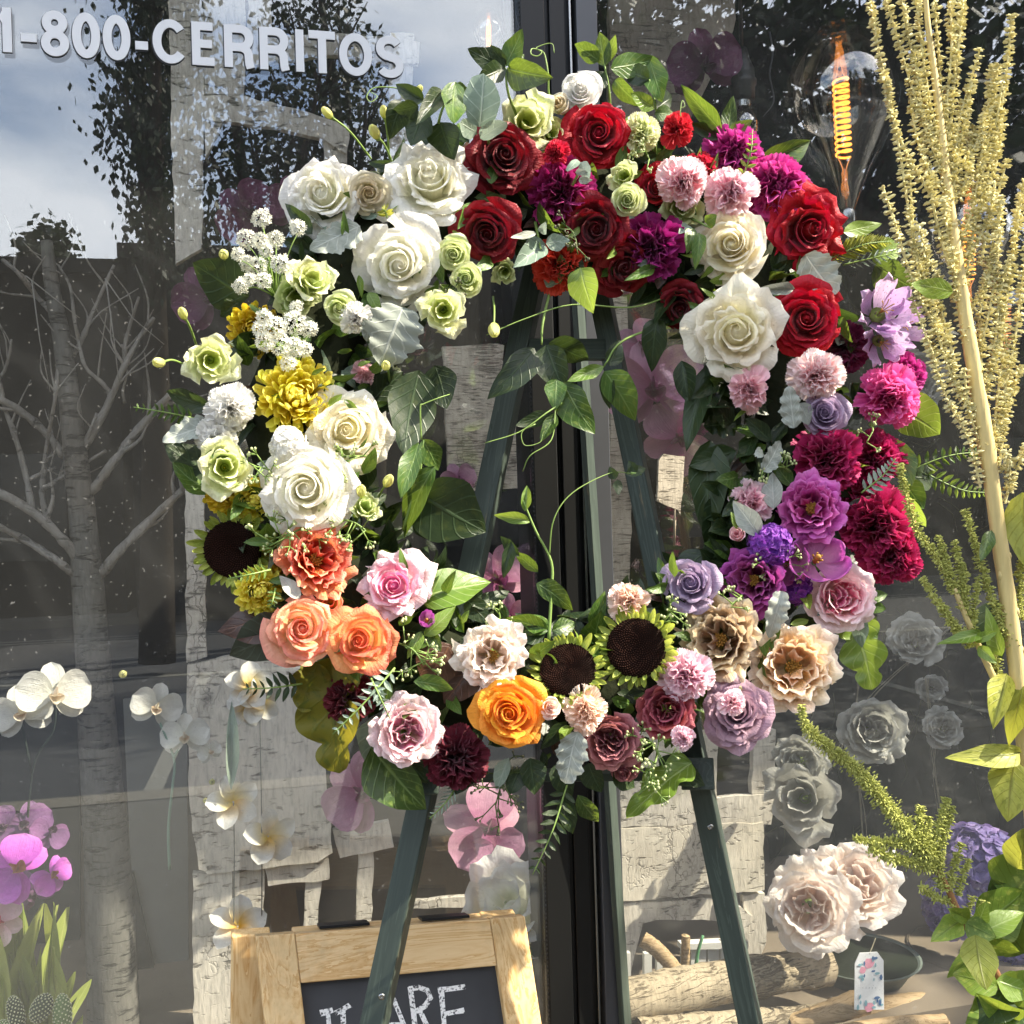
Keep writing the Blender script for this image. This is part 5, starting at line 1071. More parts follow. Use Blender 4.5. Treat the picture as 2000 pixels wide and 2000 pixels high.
S('slim twisted green leaves between the scarlet and magenta carnations', [(1360, 300, .03), (1370, 250, .06)], [(1370, 255, 1385, 182, 26, 'l', 'g', .06, .07), (1362, 250, 1285, 160, 34, 'l', 'g', .06, .08), (1368, 258, 1420, 230, 24, 'l', 'b', .06, .07), (1360, 262, 1300, 232, 24, 'l', 'd', .06, .06), (1350, 270, 1340, 200, 20, 'l', 'd', .05, .06)], [([(1292, 250, .09), (1284, 215, .095), (1287, 190, .095), (1292, 200, .095), (1284, 204, .095)], .0009)])
S('single veined leaf pointing right under the big bulb', [], [(1430, 310, 1534, 268, 52, 'o', 'g', .05, .07, .2), (1500, 345, 1565, 395, 34, 'o', 'd', .05, .03)])
S('broad green leaves at the upper right beside the spiky sprig', [], [(1640, 480, 1716, 470, 50, 'o', 'b', .04, .05), (1650, 500, 1722, 545, 62, 'o', 'g', .04, .04), (1590, 440, 1660, 420, 32, 'o', 'b', .05, .05)])
S('bright yellow green round leaf sunlit at the right edge', [], [(1690, 770, 1785, 815, 82, 'o', 'b', .05, .06, -.1)])
S('dark green leaves at the right edge beside the ferns', [], [(1690, 830, 1715, 920, 44, 'l', 'g', .05, .06), (1705, 905, 1740, 965, 56, 'o', 'g', .05, .05), (1700, 930, 1745, 1000, 30, 'l', 'b', .05, .04), (1720, 900, 1776, 905, 50, 'o', 'd', .04, .04)])
S('lobed bright green geranium leaf at the lower right edge', [], [(1610, 1160, 1650, 1300, 80, 'p', 'b', .05, .07), (1610, 1180, 1660, 1200, 56, 'k', 'g', .05, .05), (1640, 1130, 1675, 1120, 24, 'o', 'g', .06, .06), (1640, 1140, 1672, 1150, 24, 'o', 'g', .06, .06), (1610, 1150, 1630, 1220, 30, 'l', 'e', .06, .07)])
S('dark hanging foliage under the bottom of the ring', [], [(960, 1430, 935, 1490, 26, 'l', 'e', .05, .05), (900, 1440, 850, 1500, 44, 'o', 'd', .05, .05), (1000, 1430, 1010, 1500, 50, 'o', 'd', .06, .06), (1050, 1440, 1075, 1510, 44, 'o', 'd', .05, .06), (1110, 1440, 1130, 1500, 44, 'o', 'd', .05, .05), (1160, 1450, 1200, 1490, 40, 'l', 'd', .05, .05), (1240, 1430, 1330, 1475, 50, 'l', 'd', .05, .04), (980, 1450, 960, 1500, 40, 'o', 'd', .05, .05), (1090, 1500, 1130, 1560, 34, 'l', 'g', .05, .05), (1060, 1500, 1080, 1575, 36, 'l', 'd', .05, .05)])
S('large toothed green leaf at the bottom beside the easel peg', [], [(1305, 1440, 1185, 1520, 72, 'k', 'b', .06, .07, .3)])
S('large round green leaves hanging at the bottom left of the ring', [], [(740, 1400, 800, 1480, 74, 'o', 'd', .05, .04), (700, 1410, 800, 1535, 96, 'o', 'g', .05, .05, .2), (720, 1350, 690, 1450, 70, 'o', 'e', .05, .03)])
S('yellowing oak shaped leaf at the lower left', [], [(620, 1240, 640, 1460, 130, 'p', 'o', .04, .05, .2), (600, 1250, 560, 1340, 70, 'k', 'o', .04, .04)], (), 'oak_leaf', 'leaf')
S('dark brown magnolia leaves sticking out at the lower left', [], [(540, 1160, 412, 1190, 92, 'o', 'br', .04, .05, .3), (545, 1190, 430, 1235, 96, 'o', 'bk', .05, .05, -.2)], (), 'magnolia_leaf', 'leaf')
S('dark magnolia leaves in the lower centre beside the cream peony', [], [(850, 1215, 800, 1300, 90, 'o', 'br', .06, .06), (900, 1240, 840, 1330, 80, 'o', 'br', .06, .05), (780, 1285, 855, 1295, 26, 'l', 'g', .09, .10)], (), 'magnolia_leaf', 'leaf')
S('dark green leaf pointing out left behind the white lace flowers', [], [(470, 560, 360, 505, 100, 'o', 'd', .03, .04, -.2), (450, 570, 420, 600, 40, 'o', 'd', .03, .03)])
S('dark curled leaves at the far left under the white carnations', [], [(420, 900, 305, 850, 84, 'o', 'd', .03, .03, .5), (400, 930, 320, 880, 60, 'o', 'g', .04, .04, .7), (400, 770, 300, 740, 40, 'l', 'd', .03, .02)])
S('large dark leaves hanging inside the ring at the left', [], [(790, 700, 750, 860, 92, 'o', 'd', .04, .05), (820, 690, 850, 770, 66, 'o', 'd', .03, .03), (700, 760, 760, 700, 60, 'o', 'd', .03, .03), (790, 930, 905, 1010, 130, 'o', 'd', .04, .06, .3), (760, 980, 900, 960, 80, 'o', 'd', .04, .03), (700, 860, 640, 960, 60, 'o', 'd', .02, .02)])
S('paler folded vine leaves in the inner left of the ring', [(760, 1000, .04), (790, 900, .06), (800, 830, .07)], [(790, 835, 755, 940, 36, 'l', 'g', .07, .08), (797, 828, 830, 890, 40, 'l', 'g', .07, .06), (820, 880, 745, 1005, 56, 'l', 'g', .07, .06, .4)], [([(795, 830, .07), (793, 770, .08), (800, 762, .08), (830, 750, .08), (848, 744, .07)], .0012)])
S('bright veined leaf beside the pink rose at the inner bottom left', [], [(790, 1130, 922, 1085, 84, 'o', 'b', .06, .08, -.25), (880, 1130, 920, 1180, 44, 'o', 'd', .04, .04)])
S('green bracts around the purple tulip bud', [], [(800, 1200, 858, 1150, 26, 'l', 'b', .08, .1), (795, 1190, 772, 1240, 22, 'l', 'b', .08, .09), (815, 1195, 830, 1230, 26, 'o', 'g', .08, .09)])
S('twining vine falling from the top into the ring opening', [(1040, 540, .03), (1024, 610, .04), (1022, 650, .04)], [(1010, 655, 935, 750, 56, 'o', 'd', .04, .05), (1030, 650, 1060, 740, 66, 'o', 'd', .04, .04), (1035, 648, 1115, 680, 50, 'l', 'd', .04, .04), (1060, 720, 1110, 820, 64, 'o', 'g', .05, .06), (1050, 715, 1045, 770, 40, 'o', 'g', .05, .06), (1140, 700, 1205, 790, 60, 'o', 'g', .05, .05), (1050, 780, 1020, 830, 22, 'l', 'g', .05, .06), (1045, 780, 970, 800, 26, 'l', 'd', .05, .05)],
  [([(1060, 760, .05), (1030, 780, .06), (980, 815, .06), (915, 836, .06)], .0012), ([(1048, 770, .05), (1040, 830, .06), (1000, 860, .06), (986, 890, .05)], .001), ([(1010, 800, .06), (985, 815, .06), (990, 840, .06), (1018, 835, .06), (1024, 820, .06)], .0008), ([(1260, 560, .03), (1190, 580, .05), (1080, 575, .06), (995, 600, .06), (918, 632, .06)], .0014)])
S('second vine stem with pale leaves falling at the right of the mullion', [(1300, 600, .03), (1180, 640, .04), (1140, 690, .04)], [(1140, 690, 1070, 720, 24, 'l', 'b', .05, .06), (1150, 690, 1170, 640, 34, 'o', 'd', .04, .04), (1140, 700, 1150, 770, 30, 'l', 'd', .04, .04), (1240, 600, 1225, 690, 46, 'o', 'd', .04, .04), (1285, 680, 1300, 760, 40, 'l', 'd', .04, .04), (1330, 690, 1295, 850, 44, 'l', 'd', .04, .04)])
S('climbing green shoot rising from the bottom sunflowers inside the ring', [(1035, 1210, .05), (1040, 1120, .05), (1040, 1060, .05), (1010, 1000, .05), (985, 940, .05)], [(1012, 1100, 1085, 1145, 38, 'o', 'g', .05, .06), (1015, 1080, 970, 1040, 22, 'l', 'g', .05, .05), (1000, 985, 942, 968, 18, 'l', 'b', .05, .06), (990, 965, 995, 915, 18, 'l', 'b', .05, .05), (980, 1050, 940, 1010, 20, 'l', 'd', .05, .04), (965, 1020, 950, 1090, 20, 'l', 'd', .05, .05), (1035, 1190, 960, 1165, 34, 'l', 'g', .05, .05), (1040, 1190, 1092, 1175, 30, 'l', 'g', .05, .05), (1030, 1195, 970, 1200, 34, 'l', 'd', .05, .04)],
  [([(1036, 1050, .05), (1045, 980, .06), (1080, 930, .06), (1150, 893, .05), (1190, 893, .05)], .001)])
S('dark leaves on a thin stalk inside the ring beside the birch stake', [(1190, 893, .05), (1210, 895, .05)], [(1160, 905, 1150, 880, 20, 'o', 'd', .05, .05), (1165, 905, 1165, 935, 18, 'o', 'd', .05, .05), (1180, 895, 1220, 880, 20, 'l', 'd', .05, .05), (1200, 895, 1185, 870, 18, 'l', 'd', .05, .05)])
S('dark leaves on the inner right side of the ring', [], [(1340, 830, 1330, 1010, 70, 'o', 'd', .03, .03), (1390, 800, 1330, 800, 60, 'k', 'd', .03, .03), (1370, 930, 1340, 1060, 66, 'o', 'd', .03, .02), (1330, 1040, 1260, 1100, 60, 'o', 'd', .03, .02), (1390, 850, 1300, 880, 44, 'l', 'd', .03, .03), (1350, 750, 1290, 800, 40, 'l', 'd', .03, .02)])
S('round eucalyptus leaves over the upper cream rose', [(1300, 410, .06), (1340, 430, .1)], [(1330, 420, 1352, 410, 26, 'o', 'g', .10, .115), (1310, 430, 1296, 470, 26, 'o', 'g', .09, .1), (1320, 440, 1318, 495, 24, 'o', 'g', .10, .11), (1300, 425, 1282, 440, 22, 'o', 'e', .08, .09)], (), 'eucalyptus_sprig', 'sprig')
S('grey eucalyptus leaves under the top red roses', [(1010, 420, .05), (1020, 470, .08)], [(1030, 460, 970, 500, 44, 'o', 'e', .07, .09), (1030, 460, 1075, 450, 34, 'o', 'e', .07, .08), (1010, 440, 960, 447, 14, 'o', 's', .09, .11), (1020, 440, 1030, 420, 18, 'o', 'e', .08, .1), (1060, 530, 1030, 500, 50, 'o', 'e', .05, .05)], (), 'eucalyptus_sprig', 'sprig')
S('heart shaped pale green leaf hanging under the scarlet carnation', [], [(1095, 505, 1110, 580, 62, 'o', 'b', .08, .09, .2), (1080, 530, 1095, 470, 34, 'k', 'd', .06, .06)])
S('little eucalyptus tip over the purple magenta carnation', [(1080, 350, .09), (1100, 310, .11)], [(1090, 300, 1075, 318, 16, 'r', 'e', .11, .12), (1095, 305, 1110, 335, 20, 'r', 'e', .11, .12), (1085, 325, 1110, 325, 12, 'o', 's', .11, .12), (1092, 340, 1115, 340, 14, 'o', 's', .11, .12)], (), 'eucalyptus_sprig', 'sprig')
DM = 'silver dusty miller leaves in the wreath'
for lab, lv in (('big silver dusty miller leaf under the large white rose at the upper left', [(760, 580, 722, 674, 104, 's', 's', .10, .11, .1), (700, 600, 690, 640, 30, 's', 's', .1, .1)]), ('shaded silver leaf running under the two upper white roses', [(680, 425, 590, 470, 60, 's', 's', .08, .08, .2)]), ('folded silver leaf at the far left beside the white carnations', [(400, 800, 305, 825, 48, 's', 's', .06, .07, .3)]), ('silver grey leaf below the bright red open rose', [(1520, 480, 1570, 560, 70, 's', 's', .09, .09)]),
                ('narrow silver leaf between the cream roses at the right', [(1500, 545, 1430, 545, 22, 'l', 's', .09, .10)]), ('frosty curled leaf left of the small lavender rose', [(1498, 808, 1488, 728, 40, 's', 's', .09, .10), (1510, 760, 1530, 800, 34, 'o', 's', .08, .08)]), ('frosty forked leaf over the deep crimson carnation', [(1440, 890, 1480, 830, 36, 's', 's', .09, .10), (1425, 850, 1440, 860, 20, 's', 's', .09, .1)]), ('silver leaf curving under the inner pink carnation', [(1430, 1010, 1395, 950, 36, 'l', 's', .085, .10), (1460, 960, 1455, 890, 36, 'l', 's', .085, .09)]),
                ('silver toothed leaf under the plum garden rose', [(1475, 1115, 1455, 1200, 42, 's', 's', .10, .10)]), ('grey toothed leaf hanging at the bottom of the ring', [(1090, 1380, 1062, 1480, 56, 's', 's', .11, .10)]), ('pale frosted leaf tip inside the lower left by the coral rose', [(565, 1130, 530, 1085, 26, 'l', 's', .085, .09)])):
    sprig('dusty_miller_leaf', lab, 'leaf', DM, [], lv)
# fern fronds: stalk with leaflets each its own part
def fern(lab, p0, p1, n, w, mat, lift=.06, sag=0., needle=False, nm='fern_frond'):
    A, B = wp(*p0, lift), wp(*p1, lift + .01); mid_ = (A + B) / 2 + Vector((0, -.01, sag)); pts = smooth([A, mid_, B], 8); root = empty(nm, T(A), lab, 'fern', 'fern fronds in the wreath')
    mb = MB(); tube(mb, [p - A for p in pts], .0013, .0006, 5); obj('stalk', mb.mesh('stalk'), STEMG, root); u_ = usz(A); q = random.Random(int(p0[0]))
    for i in range(n):
        f = (i + .8) / (n + .6); k = f * (len(pts) - 1); i0 = min(int(k), len(pts) - 2); p = pts[i0].lerp(pts[i0 + 1], k - i0); d = (pts[i0 + 1] - pts[i0]).normalized(); nn = (CAM - p).normalized(); s = d.cross(nn).normalized()
        ln = w * u_ * (1.05 - f * .75) * (.55 + .45 * min(1, f * 5))
        for sg in (-1, 1):
            e = p + (s * sg + d * (.55 if not needle else 1.1)).normalized() * ln + nn * ln * q.uniform(-.15, .2)
            obj('leaflet', lmesh('lance', q.randrange(6)), mat, root, T(-A) @ leaf_M(p, e, ln * (.34 if not needle else .14), q.uniform(-.5, .5)))
for a in (('fern frond sticking out furthest left beside the white carnation', (370, 790), (252, 768), 9, 26, LG, .04, .0), ('small sunlit fern tip over the left sunflower', (510, 1075), (428, 1092), 7, 22, LB, .10, .0), ('dark fern tip at the lower left edge', (570, 1290), (458, 1300), 7, 36, LD, .05, .0), ('pale fern frond below the orange roses, longer one', (745, 1260), (628, 1385), 10, 30, LE, .105, -.0), ('short pale fern hanging beside the mauve garden rose', (700, 1280), (735, 1355), 7, 22, LE, .11, .0),
          ('upper fern frond reaching towards the amaranth stem', (1690, 900), (1860, 852), 12, 30, LG, .03, .01), ('lower fern frond drooping towards the amaranth stem', (1740, 890), (1862, 930), 10, 28, LB, .03, -.01), ('reddish fern tip lying on the crimson carnations', (1625, 930), (1690, 865), 8, 28, LE, .10, .0), ('pale fern tip standing in the magenta carnations', (1400, 340), (1420, 245), 7, 22, LB, .10, 0.), ('dark fern hanging low under the ring beside the bead chain', (1070, 1480), (1005, 1650), 9, 40, LD, .05, 0.), ('green fern tip beside the white lisianthus at the left edge', (520, 1110), (510, 1150), 5, 18, LG, .08, 0.), ('golden fern tip between the upper white roses', (730, 410), (720, 395), 5, 22, LY, .10, 0.)):
    fern(*a)
fern('spiky yellow green sprig at the upper right edge', (1560, 490), (1680, 455), 22, 40, LY, .06, .005, True, 'spiky_sprig'); fern('pale needle sprig at the very upper right edge', (1590, 500), (1745, 468), 14, 26, LE, .045, .0, True, 'spiky_sprig'); fern('grey needle sprig hanging below the bottom of the ring', (870, 1470), (810, 1545), 10, 26, LE, .04, 0., True, 'spiky_sprig')
# seeded eucalyptus and white lace flowers
SEED = plain('seed_green', '#b4bd88', .5, .3, 0, .2, 50, 0, .15); SEEDD = plain('seed_dark', '#5a5a44', .6, .3, 0, .2, 50, 0)
def seeds(lab, p0, p1, spread, n, mat=None, lift=.09, sr=.0016):
    q = random.Random(int(p0[0] * 3 + p0[1])); A, B = wp(*p0, lift - .02), wp(*p1, lift); root = empty('seeded_eucalyptus', T(A), lab, 'sprig', 'seeded eucalyptus sprigs in the wreath'); u_ = usz(A); ms = MB(); mbd = MB(); pts = smooth([A, (A + B) / 2 + Vector((.004, -.006, .004)), B], 5); tube(ms, [p - A for p in pts], .0014, .0009, 5)
    for i in range(n):
        f = (i + 1) / n; k = f * (len(pts) - 1); i0 = min(int(k), len(pts) - 2); p = pts[i0].lerp(pts[i0 + 1], k - i0); dv = (RGT * q.uniform(-1, 1) + UPV * q.uniform(-.9, .9) - FWD * q.uniform(0, .6)).normalized(); e = p + dv * spread * u_ * q.uniform(.6, 1.1); tube(ms, [p - A, e - A], .0009, .0007, 4)
        for j in range(4):
            d2 = (dv + RGT * q.uniform(-1, 1) + UPV * q.uniform(-1, 1) - FWD * q.uniform(-.2, .6)).normalized(); g = e + d2 * spread * u_ * .42; tube(ms, [e - A, g - A], .0007, .0006, 4); ball(mbd, g - A, sr * q.uniform(.8, 1.2), 6, 4, (1, 1, 1.2))
    obj('stem', ms.mesh('stem'), STEMG if mat is None else STEMD, root); obj('seed', mbd.mesh('seed'), mat or SEED, root, None, 'stuff')
for a in (('seeded sprig between the lisianthus and the large left white rose', (520, 905), (478, 880), 34, 8), ('seeded sprig hanging over the coral rose at the left', (590, 990), (510, 1030), 40, 13), ('seeded sprig along the lower edge of the large left white rose', (620, 980), (690, 1000), 34, 9), ('seeded sprig between the two left white roses', (690, 860), (640, 880), 30, 7), ('seeded sprig in front of the burgundy gap beside the orange rose', (745, 1210), (800, 1255), 38, 11), ('seeded sprig over the top red rose corner', (1180, 270), (1225, 300), 26, 7), ('seeded sprig between the scarlet carnation and the dark rose', (1060, 420), (1090, 480), 22, 6, SEEDD), ('seeded sprig above the inner pink carnation', (1490, 890), (1440, 885), 24, 8), ('seeded sprig among the violet stock florets', (1500, 1075), (1440, 1060), 30, 9), ('seeded sprig under the plum garden rose', (1400, 1120), (1375, 1145), 26, 7), ('seeded sprig above the right sunflower', (1260, 1150), (1250, 1175), 30, 8), ('seeded sprig under the dusky red roses at the bottom', (1200, 1390), (1240, 1420), 36, 10), ('seeded sprig hanging past the toothed leaf at the bottom', (1240, 1420), (1205, 1500), 36, 10), ('dark seeded sprig hanging below the burgundy carnation', (940, 1440), (935, 1520), 40, 13, SEEDD, .05), ('seeded sprig standing above the bottom cream peony', (930, 1200), (940, 1150), 22, 7, None, .06), ('seeded sprig under the lime rosette near the ring top', (850, 560), (850, 545), 22, 7, SEEDD), ('seeded tip below the hot pink carnation', (1640, 800), (1635, 835), 18, 5)):
    seeds(*a)
LACE = plain('lace_petal', '#e6e5d4', .6, .2, 0, .05, 40, 0, .3)
def lace(lab, base, heads, lift=.085):
    A = wp(*base, lift - .03); root = empty('lace_flower', T(A), lab, 'flower', 'white lace flower sprays in the wreath'); q = random.Random(int(base[0])); ms = MB()
    for u, v, r in heads:
        Bp = wp(u, v, lift + q.uniform(-.012, .012)); u_ = usz(Bp); tube(ms, [p - A for p in smooth([A, (A * .4 + Bp * .6) + Vector((0, -.004, .003)), Bp + Vector((0, .008, -.004))], 4)], .001, .0008, 4); mb = MB()
        for i in range(int(r * 1.5)):
            d = sph(1.35 * math.sqrt((i + .5) / (r * 1.5)), i * 2.4); c = (RGT * d.x + UPV * d.y - FWD * d.z * .55) * r * u_ * q.uniform(.85, 1.05); nrm = (RGT * d.x * .6 + UPV * d.y * .6 - FWD + Vector((q.uniform(-.4, .4), 0, q.uniform(-.4, .4)))).normalized(); F_ = frame(nrm, (q.random(), q.random(), q.random())); s = 4.3 * u_
            for k in range(5):
                a = k * 1.2566; mb.add([c + F_ @ Vector((0, 0, 0)), c + F_ @ Vector((math.cos(a - .42) * s * .8, math.sin(a - .42) * s * .8, s * .25)), c + F_ @ Vector((math.cos(a) * s * 1.15, math.sin(a) * s * 1.15, s * .3)), c + F_ @ Vector((math.cos(a + .42) * s * .8, math.sin(a + .42) * s * .8, s * .25))], [(0, 1, 2, 3)])
        o = obj('umbel', mb.mesh('umbel', False), LACE, root, T(Bp - A))
    obj('stem', ms.mesh('stem'), STEMG, root)
lace('white lace flower spray rising at the upper left edge', (520, 560), [(494, 412, 18), (466, 452, 19), (492, 455, 15), (521, 452, 16), (503, 472, 13), (485, 505, 21), (468, 498, 14), (530, 498, 18), (455, 540, 15), (498, 530, 15), (562, 430, 16), (450, 480, 12), (472, 528, 12)])
lace('white lace flower spray lying over the shaded yellow chrysanthemum', (560, 690), [(500, 600, 16), (520, 620, 22), (555, 610, 24), (585, 622, 15), (530, 650, 22), (500, 645, 18), (555, 655, 18), (575, 660, 15), (545, 685, 15), (490, 620, 14), (560, 580, 12)], .09)
# ---------------------------------------------------------------- easel
M_EAS = wood_mat('easel_green_paint', '#343d38', '#465149', 1.2, 2, .45, 1.0, '#8a7a5c')
def ep(u, v, back=.06): return wp(u, v, -back)
es = empty('easel', T(ep(1060, 1975)), 'dark green painted wooden easel holding the wreath', 'easel'); e0 = Vector(es.location)
def beam(name, par, A, B, w, d, mat, side=None, c0=None):
    """rectangular bar from A to B: w across the view, d deep"""
    z = (B - A); L_ = z.length; F_ = frame(z, side or RGT); mb = MB(); box(mb, (0, 0, L_ / 2), w, d, L_); o = obj(name, mb.mesh(name, False), mat, par, T(A - (c0 or e0)) @ F_); bevel(o, .0015); return o
def down(P1, P2, z): t = (z - P1.z) / (P2.z - P1.z); return P1 + (P2 - P1) * t
a_, b_ = ep(700, 1960), ep(1050, 330); beam('leg', es, down(b_, a_, .01), b_, .030, .026, M_EAS, RGT * .966 - FWD * .26)
a_, b_ = ep(1422, 1960), ep(1100, 400); beam('leg', es, down(b_, a_, .01), b_, .028, .030, M_EAS, RGT * .94 - FWD * .34)
rt, rb = hit(1090, 560, -.09), hit(1180, 1932, -.025); beam('leg', es, down(rt, rb, .01), rt, .010, .030, M_EAS, RGT * .88 - FWD * .47)
beam('tray', es, ep(800, 1464, .03), ep(1325, 1460, .03), .011, .03, M_EAS, UPV)
beam('peg', es, ep(1316, 1460, .06), ep(1316, 1460, -.03), .042, .040, M_EAS, RGT)
beam('peg', es, ep(800, 1470, .06), ep(800, 1470, -.02), .036, .036, M_EAS, RGT)
beam('crossbar', es, ep(990, 660, .055), ep(1140, 660, .055), .03, .014, M_EAS, UPV)
scm = MB(); lathe(scm, [(.004, 0), (.0042, .0012), (.001, .0018), (.0005, .0006)], 10); scme = scm.mesh('screw')
for u_, v_, l_ in ((1325, 1468, .028), (1308, 1452, .028), (1340, 1560, -.03), (720, 1880, -.03)): obj('screw', scme, M_STEEL, es, T(ep(u_, v_, -l_) - e0) @ frame(-FWD))
# ---------------------------------------------------------------- folding chalkboard sign
M_PINE = wood_mat('pine_frame', '#e8cc9c', '#c8985a', 1.0, 0, .5, 1.6, None, .35); M_PINEV = wood_mat('pine_frame_upright', '#e6ca98', '#c49456', 1.0, 2, .5, 1.6, None, .35)
M_CHB = plain('chalkboard', '#48494b', .85, .15, 0, .42, 7, .05)
TLp, TRp = hit(481, 1764, -.215), hit(986, 1726, -.19); xx = (TRp - TLp).normalized(); lean = Vector((xx.y, -xx.x, 0)).normalized() * .22 + Vector((0, 0, -1)); lean = (lean + Vector((.075, 0, 0))).normalized(); nn = xx.cross(lean).normalized()
if nn.y > 0: nn = -nn
Wd = (TRp - TLp).length; Hh = TLp.z / -lean.z - .012
ab = empty('sandwich_board', T(TLp + lean * Hh), 'folding wooden chalkboard sign standing behind the left easel leg', 'sign'); Minv = ab.matrix_basis.inverted()
BM = Matrix.Identity(4)
for i in range(3): BM[i][0] = xx[i]; BM[i][1] = nn[i]; BM[i][2] = -lean[i]; BM[i][3] = TLp[i]
def bpart(name, c, s, mat, par=None, M=BM, bev=.002):
    mb = MB(); box(mb, c, *s); Q = Minv @ M; mb.v = [Q @ p for p in mb.v]; o = obj(name, mb.mesh(name, False), mat, par or ab); bevel(o, bev) if bev else None; return o
sw = .052; rl = .064
bpart('stile', (sw / 2, 0, -Hh / 2), (sw, .022, Hh), M_PINEV); bpart('stile', (Wd - sw / 2, 0, -Hh / 2), (sw, .022, Hh), M_PINEV)
bpart('rail', (Wd / 2, -.0005, -rl / 2 - .001), (Wd - 2 * sw - .0006, .021, rl), M_PINE); bpart('rail', (Wd / 2, -.0005, -Hh + rl * .7), (Wd - 2 * sw - .0006, .021, rl), M_PINE)
board_ = bpart('board', (Wd / 2, -.006, -Hh / 2), (Wd - 2 * sw + .01, .005, Hh - rl), M_CHB, None, BM, 0)
back = Vector((-lean.x * .45, -lean.y * .45, lean.z)).normalized(); BB = Matrix.Identity(4); nb = xx.cross(back).normalized()
for i in range(3): BB[i][0] = xx[i]; BB[i][1] = nb[i]; BB[i][2] = -back[i]; BB[i][3] = TLp[i] - nn[i] * .034
if nb.y < 0:
    for i in range(3): BB[i][1] = -nb[i]
Hb = (TLp.z) / -back.z - .012
bpart('back_stile', (sw / 2 - .03, 0, -Hb / 2), (sw, .022, Hb), M_PINEV, None, BB); bpart('back_stile', (Wd - sw / 2 - .002, 0, -Hb / 2), (sw, .022, Hb), M_PINEV, None, BB); bpart('back_rail', (Wd / 2, 0, -rl / 2 - .002), (Wd - 2 * sw - .0006, .02, rl), M_PINE, None, BB)
bpart('hinge', (Wd * .32, -.016, .003), (.07, .03, .004), M_BLACK, None, BM, .0005); bpart('hinge', (Wd * .70, -.016, .003), (.07, .03, .004), M_BLACK, None, BM, .0005)
# chalk writing: every stroke drawn as a rough double line
mt, t, o_ = new_mat('chalk'); n = noise(t, mapped(t, 'Object', (1, 1, 1)), 260, 3, .6); bs = bsdf(t, (.82, .82, .80, 1), .95, .05); tr = N(t, 'ShaderNodeBsdfTransparent'); mxs = N(t, 'ShaderNodeMixShader'); t.links.new(ramp(t, n, .36, .50), mxs.inputs[0]); t.links.new(tr.outputs[0], mxs.inputs[1]); t.links.new(bs, mxs.inputs[2]); t.links.new(mxs.outputs[0], o_.inputs[0]); M_CHALK = mt
def bhit(u, v):
    d = ray(u, v); p0 = TLp + nn * (-.0032); k = (p0 - CAM).dot(nn) / d.dot(nn); return CAM + d * k
BMi = BM.inverted()
def chalk(strokes, label_):
    mb = MB()
    for si, st_ in enumerate(strokes):
        for dd in (-.0016, .0016):
            P_ = [BMi @ bhit(u, v) for u, v in st_]; n = len(P_); L_ = []; R_ = []
            for i in range(n):
                a = P_[max(i - 1, 0)]; b = P_[min(i + 1, n - 1)]; t_ = (b - a).normalized(); s_ = Vector((-t_.z, 0, t_.x)); w = .0021 * rnd.uniform(.7, 1.2); c = P_[i] + s_ * (dd + rnd.uniform(-.0006, .0006)); y = -.0031 + si * .00012 + (dd > 0) * .00006
                L_.append(Vector((c.x + s_.x * w, y, c.z + s_.z * w))); R_.append(Vector((c.x - s_.x * w, y, c.z - s_.z * w)))
            mb.add(L_ + R_, [(i, i + 1, n + i + 1, n + i) for i in range(n - 1)])
    Q = Minv @ BM; mb.v = [Q @ p for p in mb.v]
    return obj('chalk_letter', mb.mesh('chalk_letter', False), M_CHALK, board_)
chalk([[(604, 1912), (616, 1909), (628, 1905)], [(618, 1908), (622, 1960)], [(606, 1958), (640, 1950)]], 'I'); chalk([[(632, 1912), (645, 1905), (658, 1897), (660, 1902)], [(646, 1905), (650, 1960)]], 'T')
chalk([[(718, 1960), (732, 1900), (738, 1876)], [(738, 1876), (755, 1915), (772, 1960)], [(722, 1935), (765, 1935)]], 'A'); chalk([[(774, 1862), (780, 1910), (786, 1965)], [(772, 1866), (790, 1862), (806, 1868), (812, 1882), (802, 1898), (784, 1908)], [(790, 1904), (804, 1932), (818, 1962)]], 'R'); chalk([[(832, 1864), (836, 1910), (840, 1965)], [(826, 1868), (850, 1866), (878, 1862)], [(836, 1914), (858, 1910), (876, 1906)]], 'E')
# ---------------------------------------------------------------- amaranth standing in front of the window at the right
M_AMST = plain('amaranth_stem', '#c6b47c', .55, .3, 0, .32, 22, .5, 0, (5, 5, .5)); M_AMB = plain('amaranth_bead', '#dcd49e', .7, .2, 0, .35, 60, 0, .2); M_AMBG = plain('amaranth_bead_green', '#aeb263', .7, .2, 0, .35, 60, 0, .2); M_AMR = plain('amaranth_red_stem', '#8a6440', .5, .4, 0, .2, 20, .1)
YA = -.52
def ap(u, v, l=0.): return hit(u, v, YA - l)
am = empty('amaranth', T(ap(1932, 1960)), 'tall yellow green amaranth with beaded spikes standing at the right', 'plant'); am0 = Vector(am.location)
mb = MB(); pts = smooth([ap(*p) for p in ((1742, -60), (1752, 60), (1768, 180), (1784, 330), (1798, 440), (1815, 560), (1838, 700), (1862, 850), (1880, 980), (1900, 1120), (1918, 1260), (1935, 1420), (1960, 1700), (1980, 1990))], 4)
k = usz(ap(1850, 800)); rr = [(4 + 11 * min(1, i / (len(pts) - 1) / .5)) * k for i in range(len(pts))]; tube(mb, pts and [p - am0 for p in pts], [r_ * rnd.uniform(.93, 1.07) for r_ in rr], None, 12, 0, 0, True, .05)
for i in range(26):
    j = rnd.randrange(6, len(pts) - 2); p = pts[j] - am0; ball(mb, p + (RGT * rnd.choice((-1, 1)) * .8 - FWD * .5) * rr[j] * .9, rr[j] * rnd.uniform(.2, .38), 6, 4, (1, 1, 1.8))
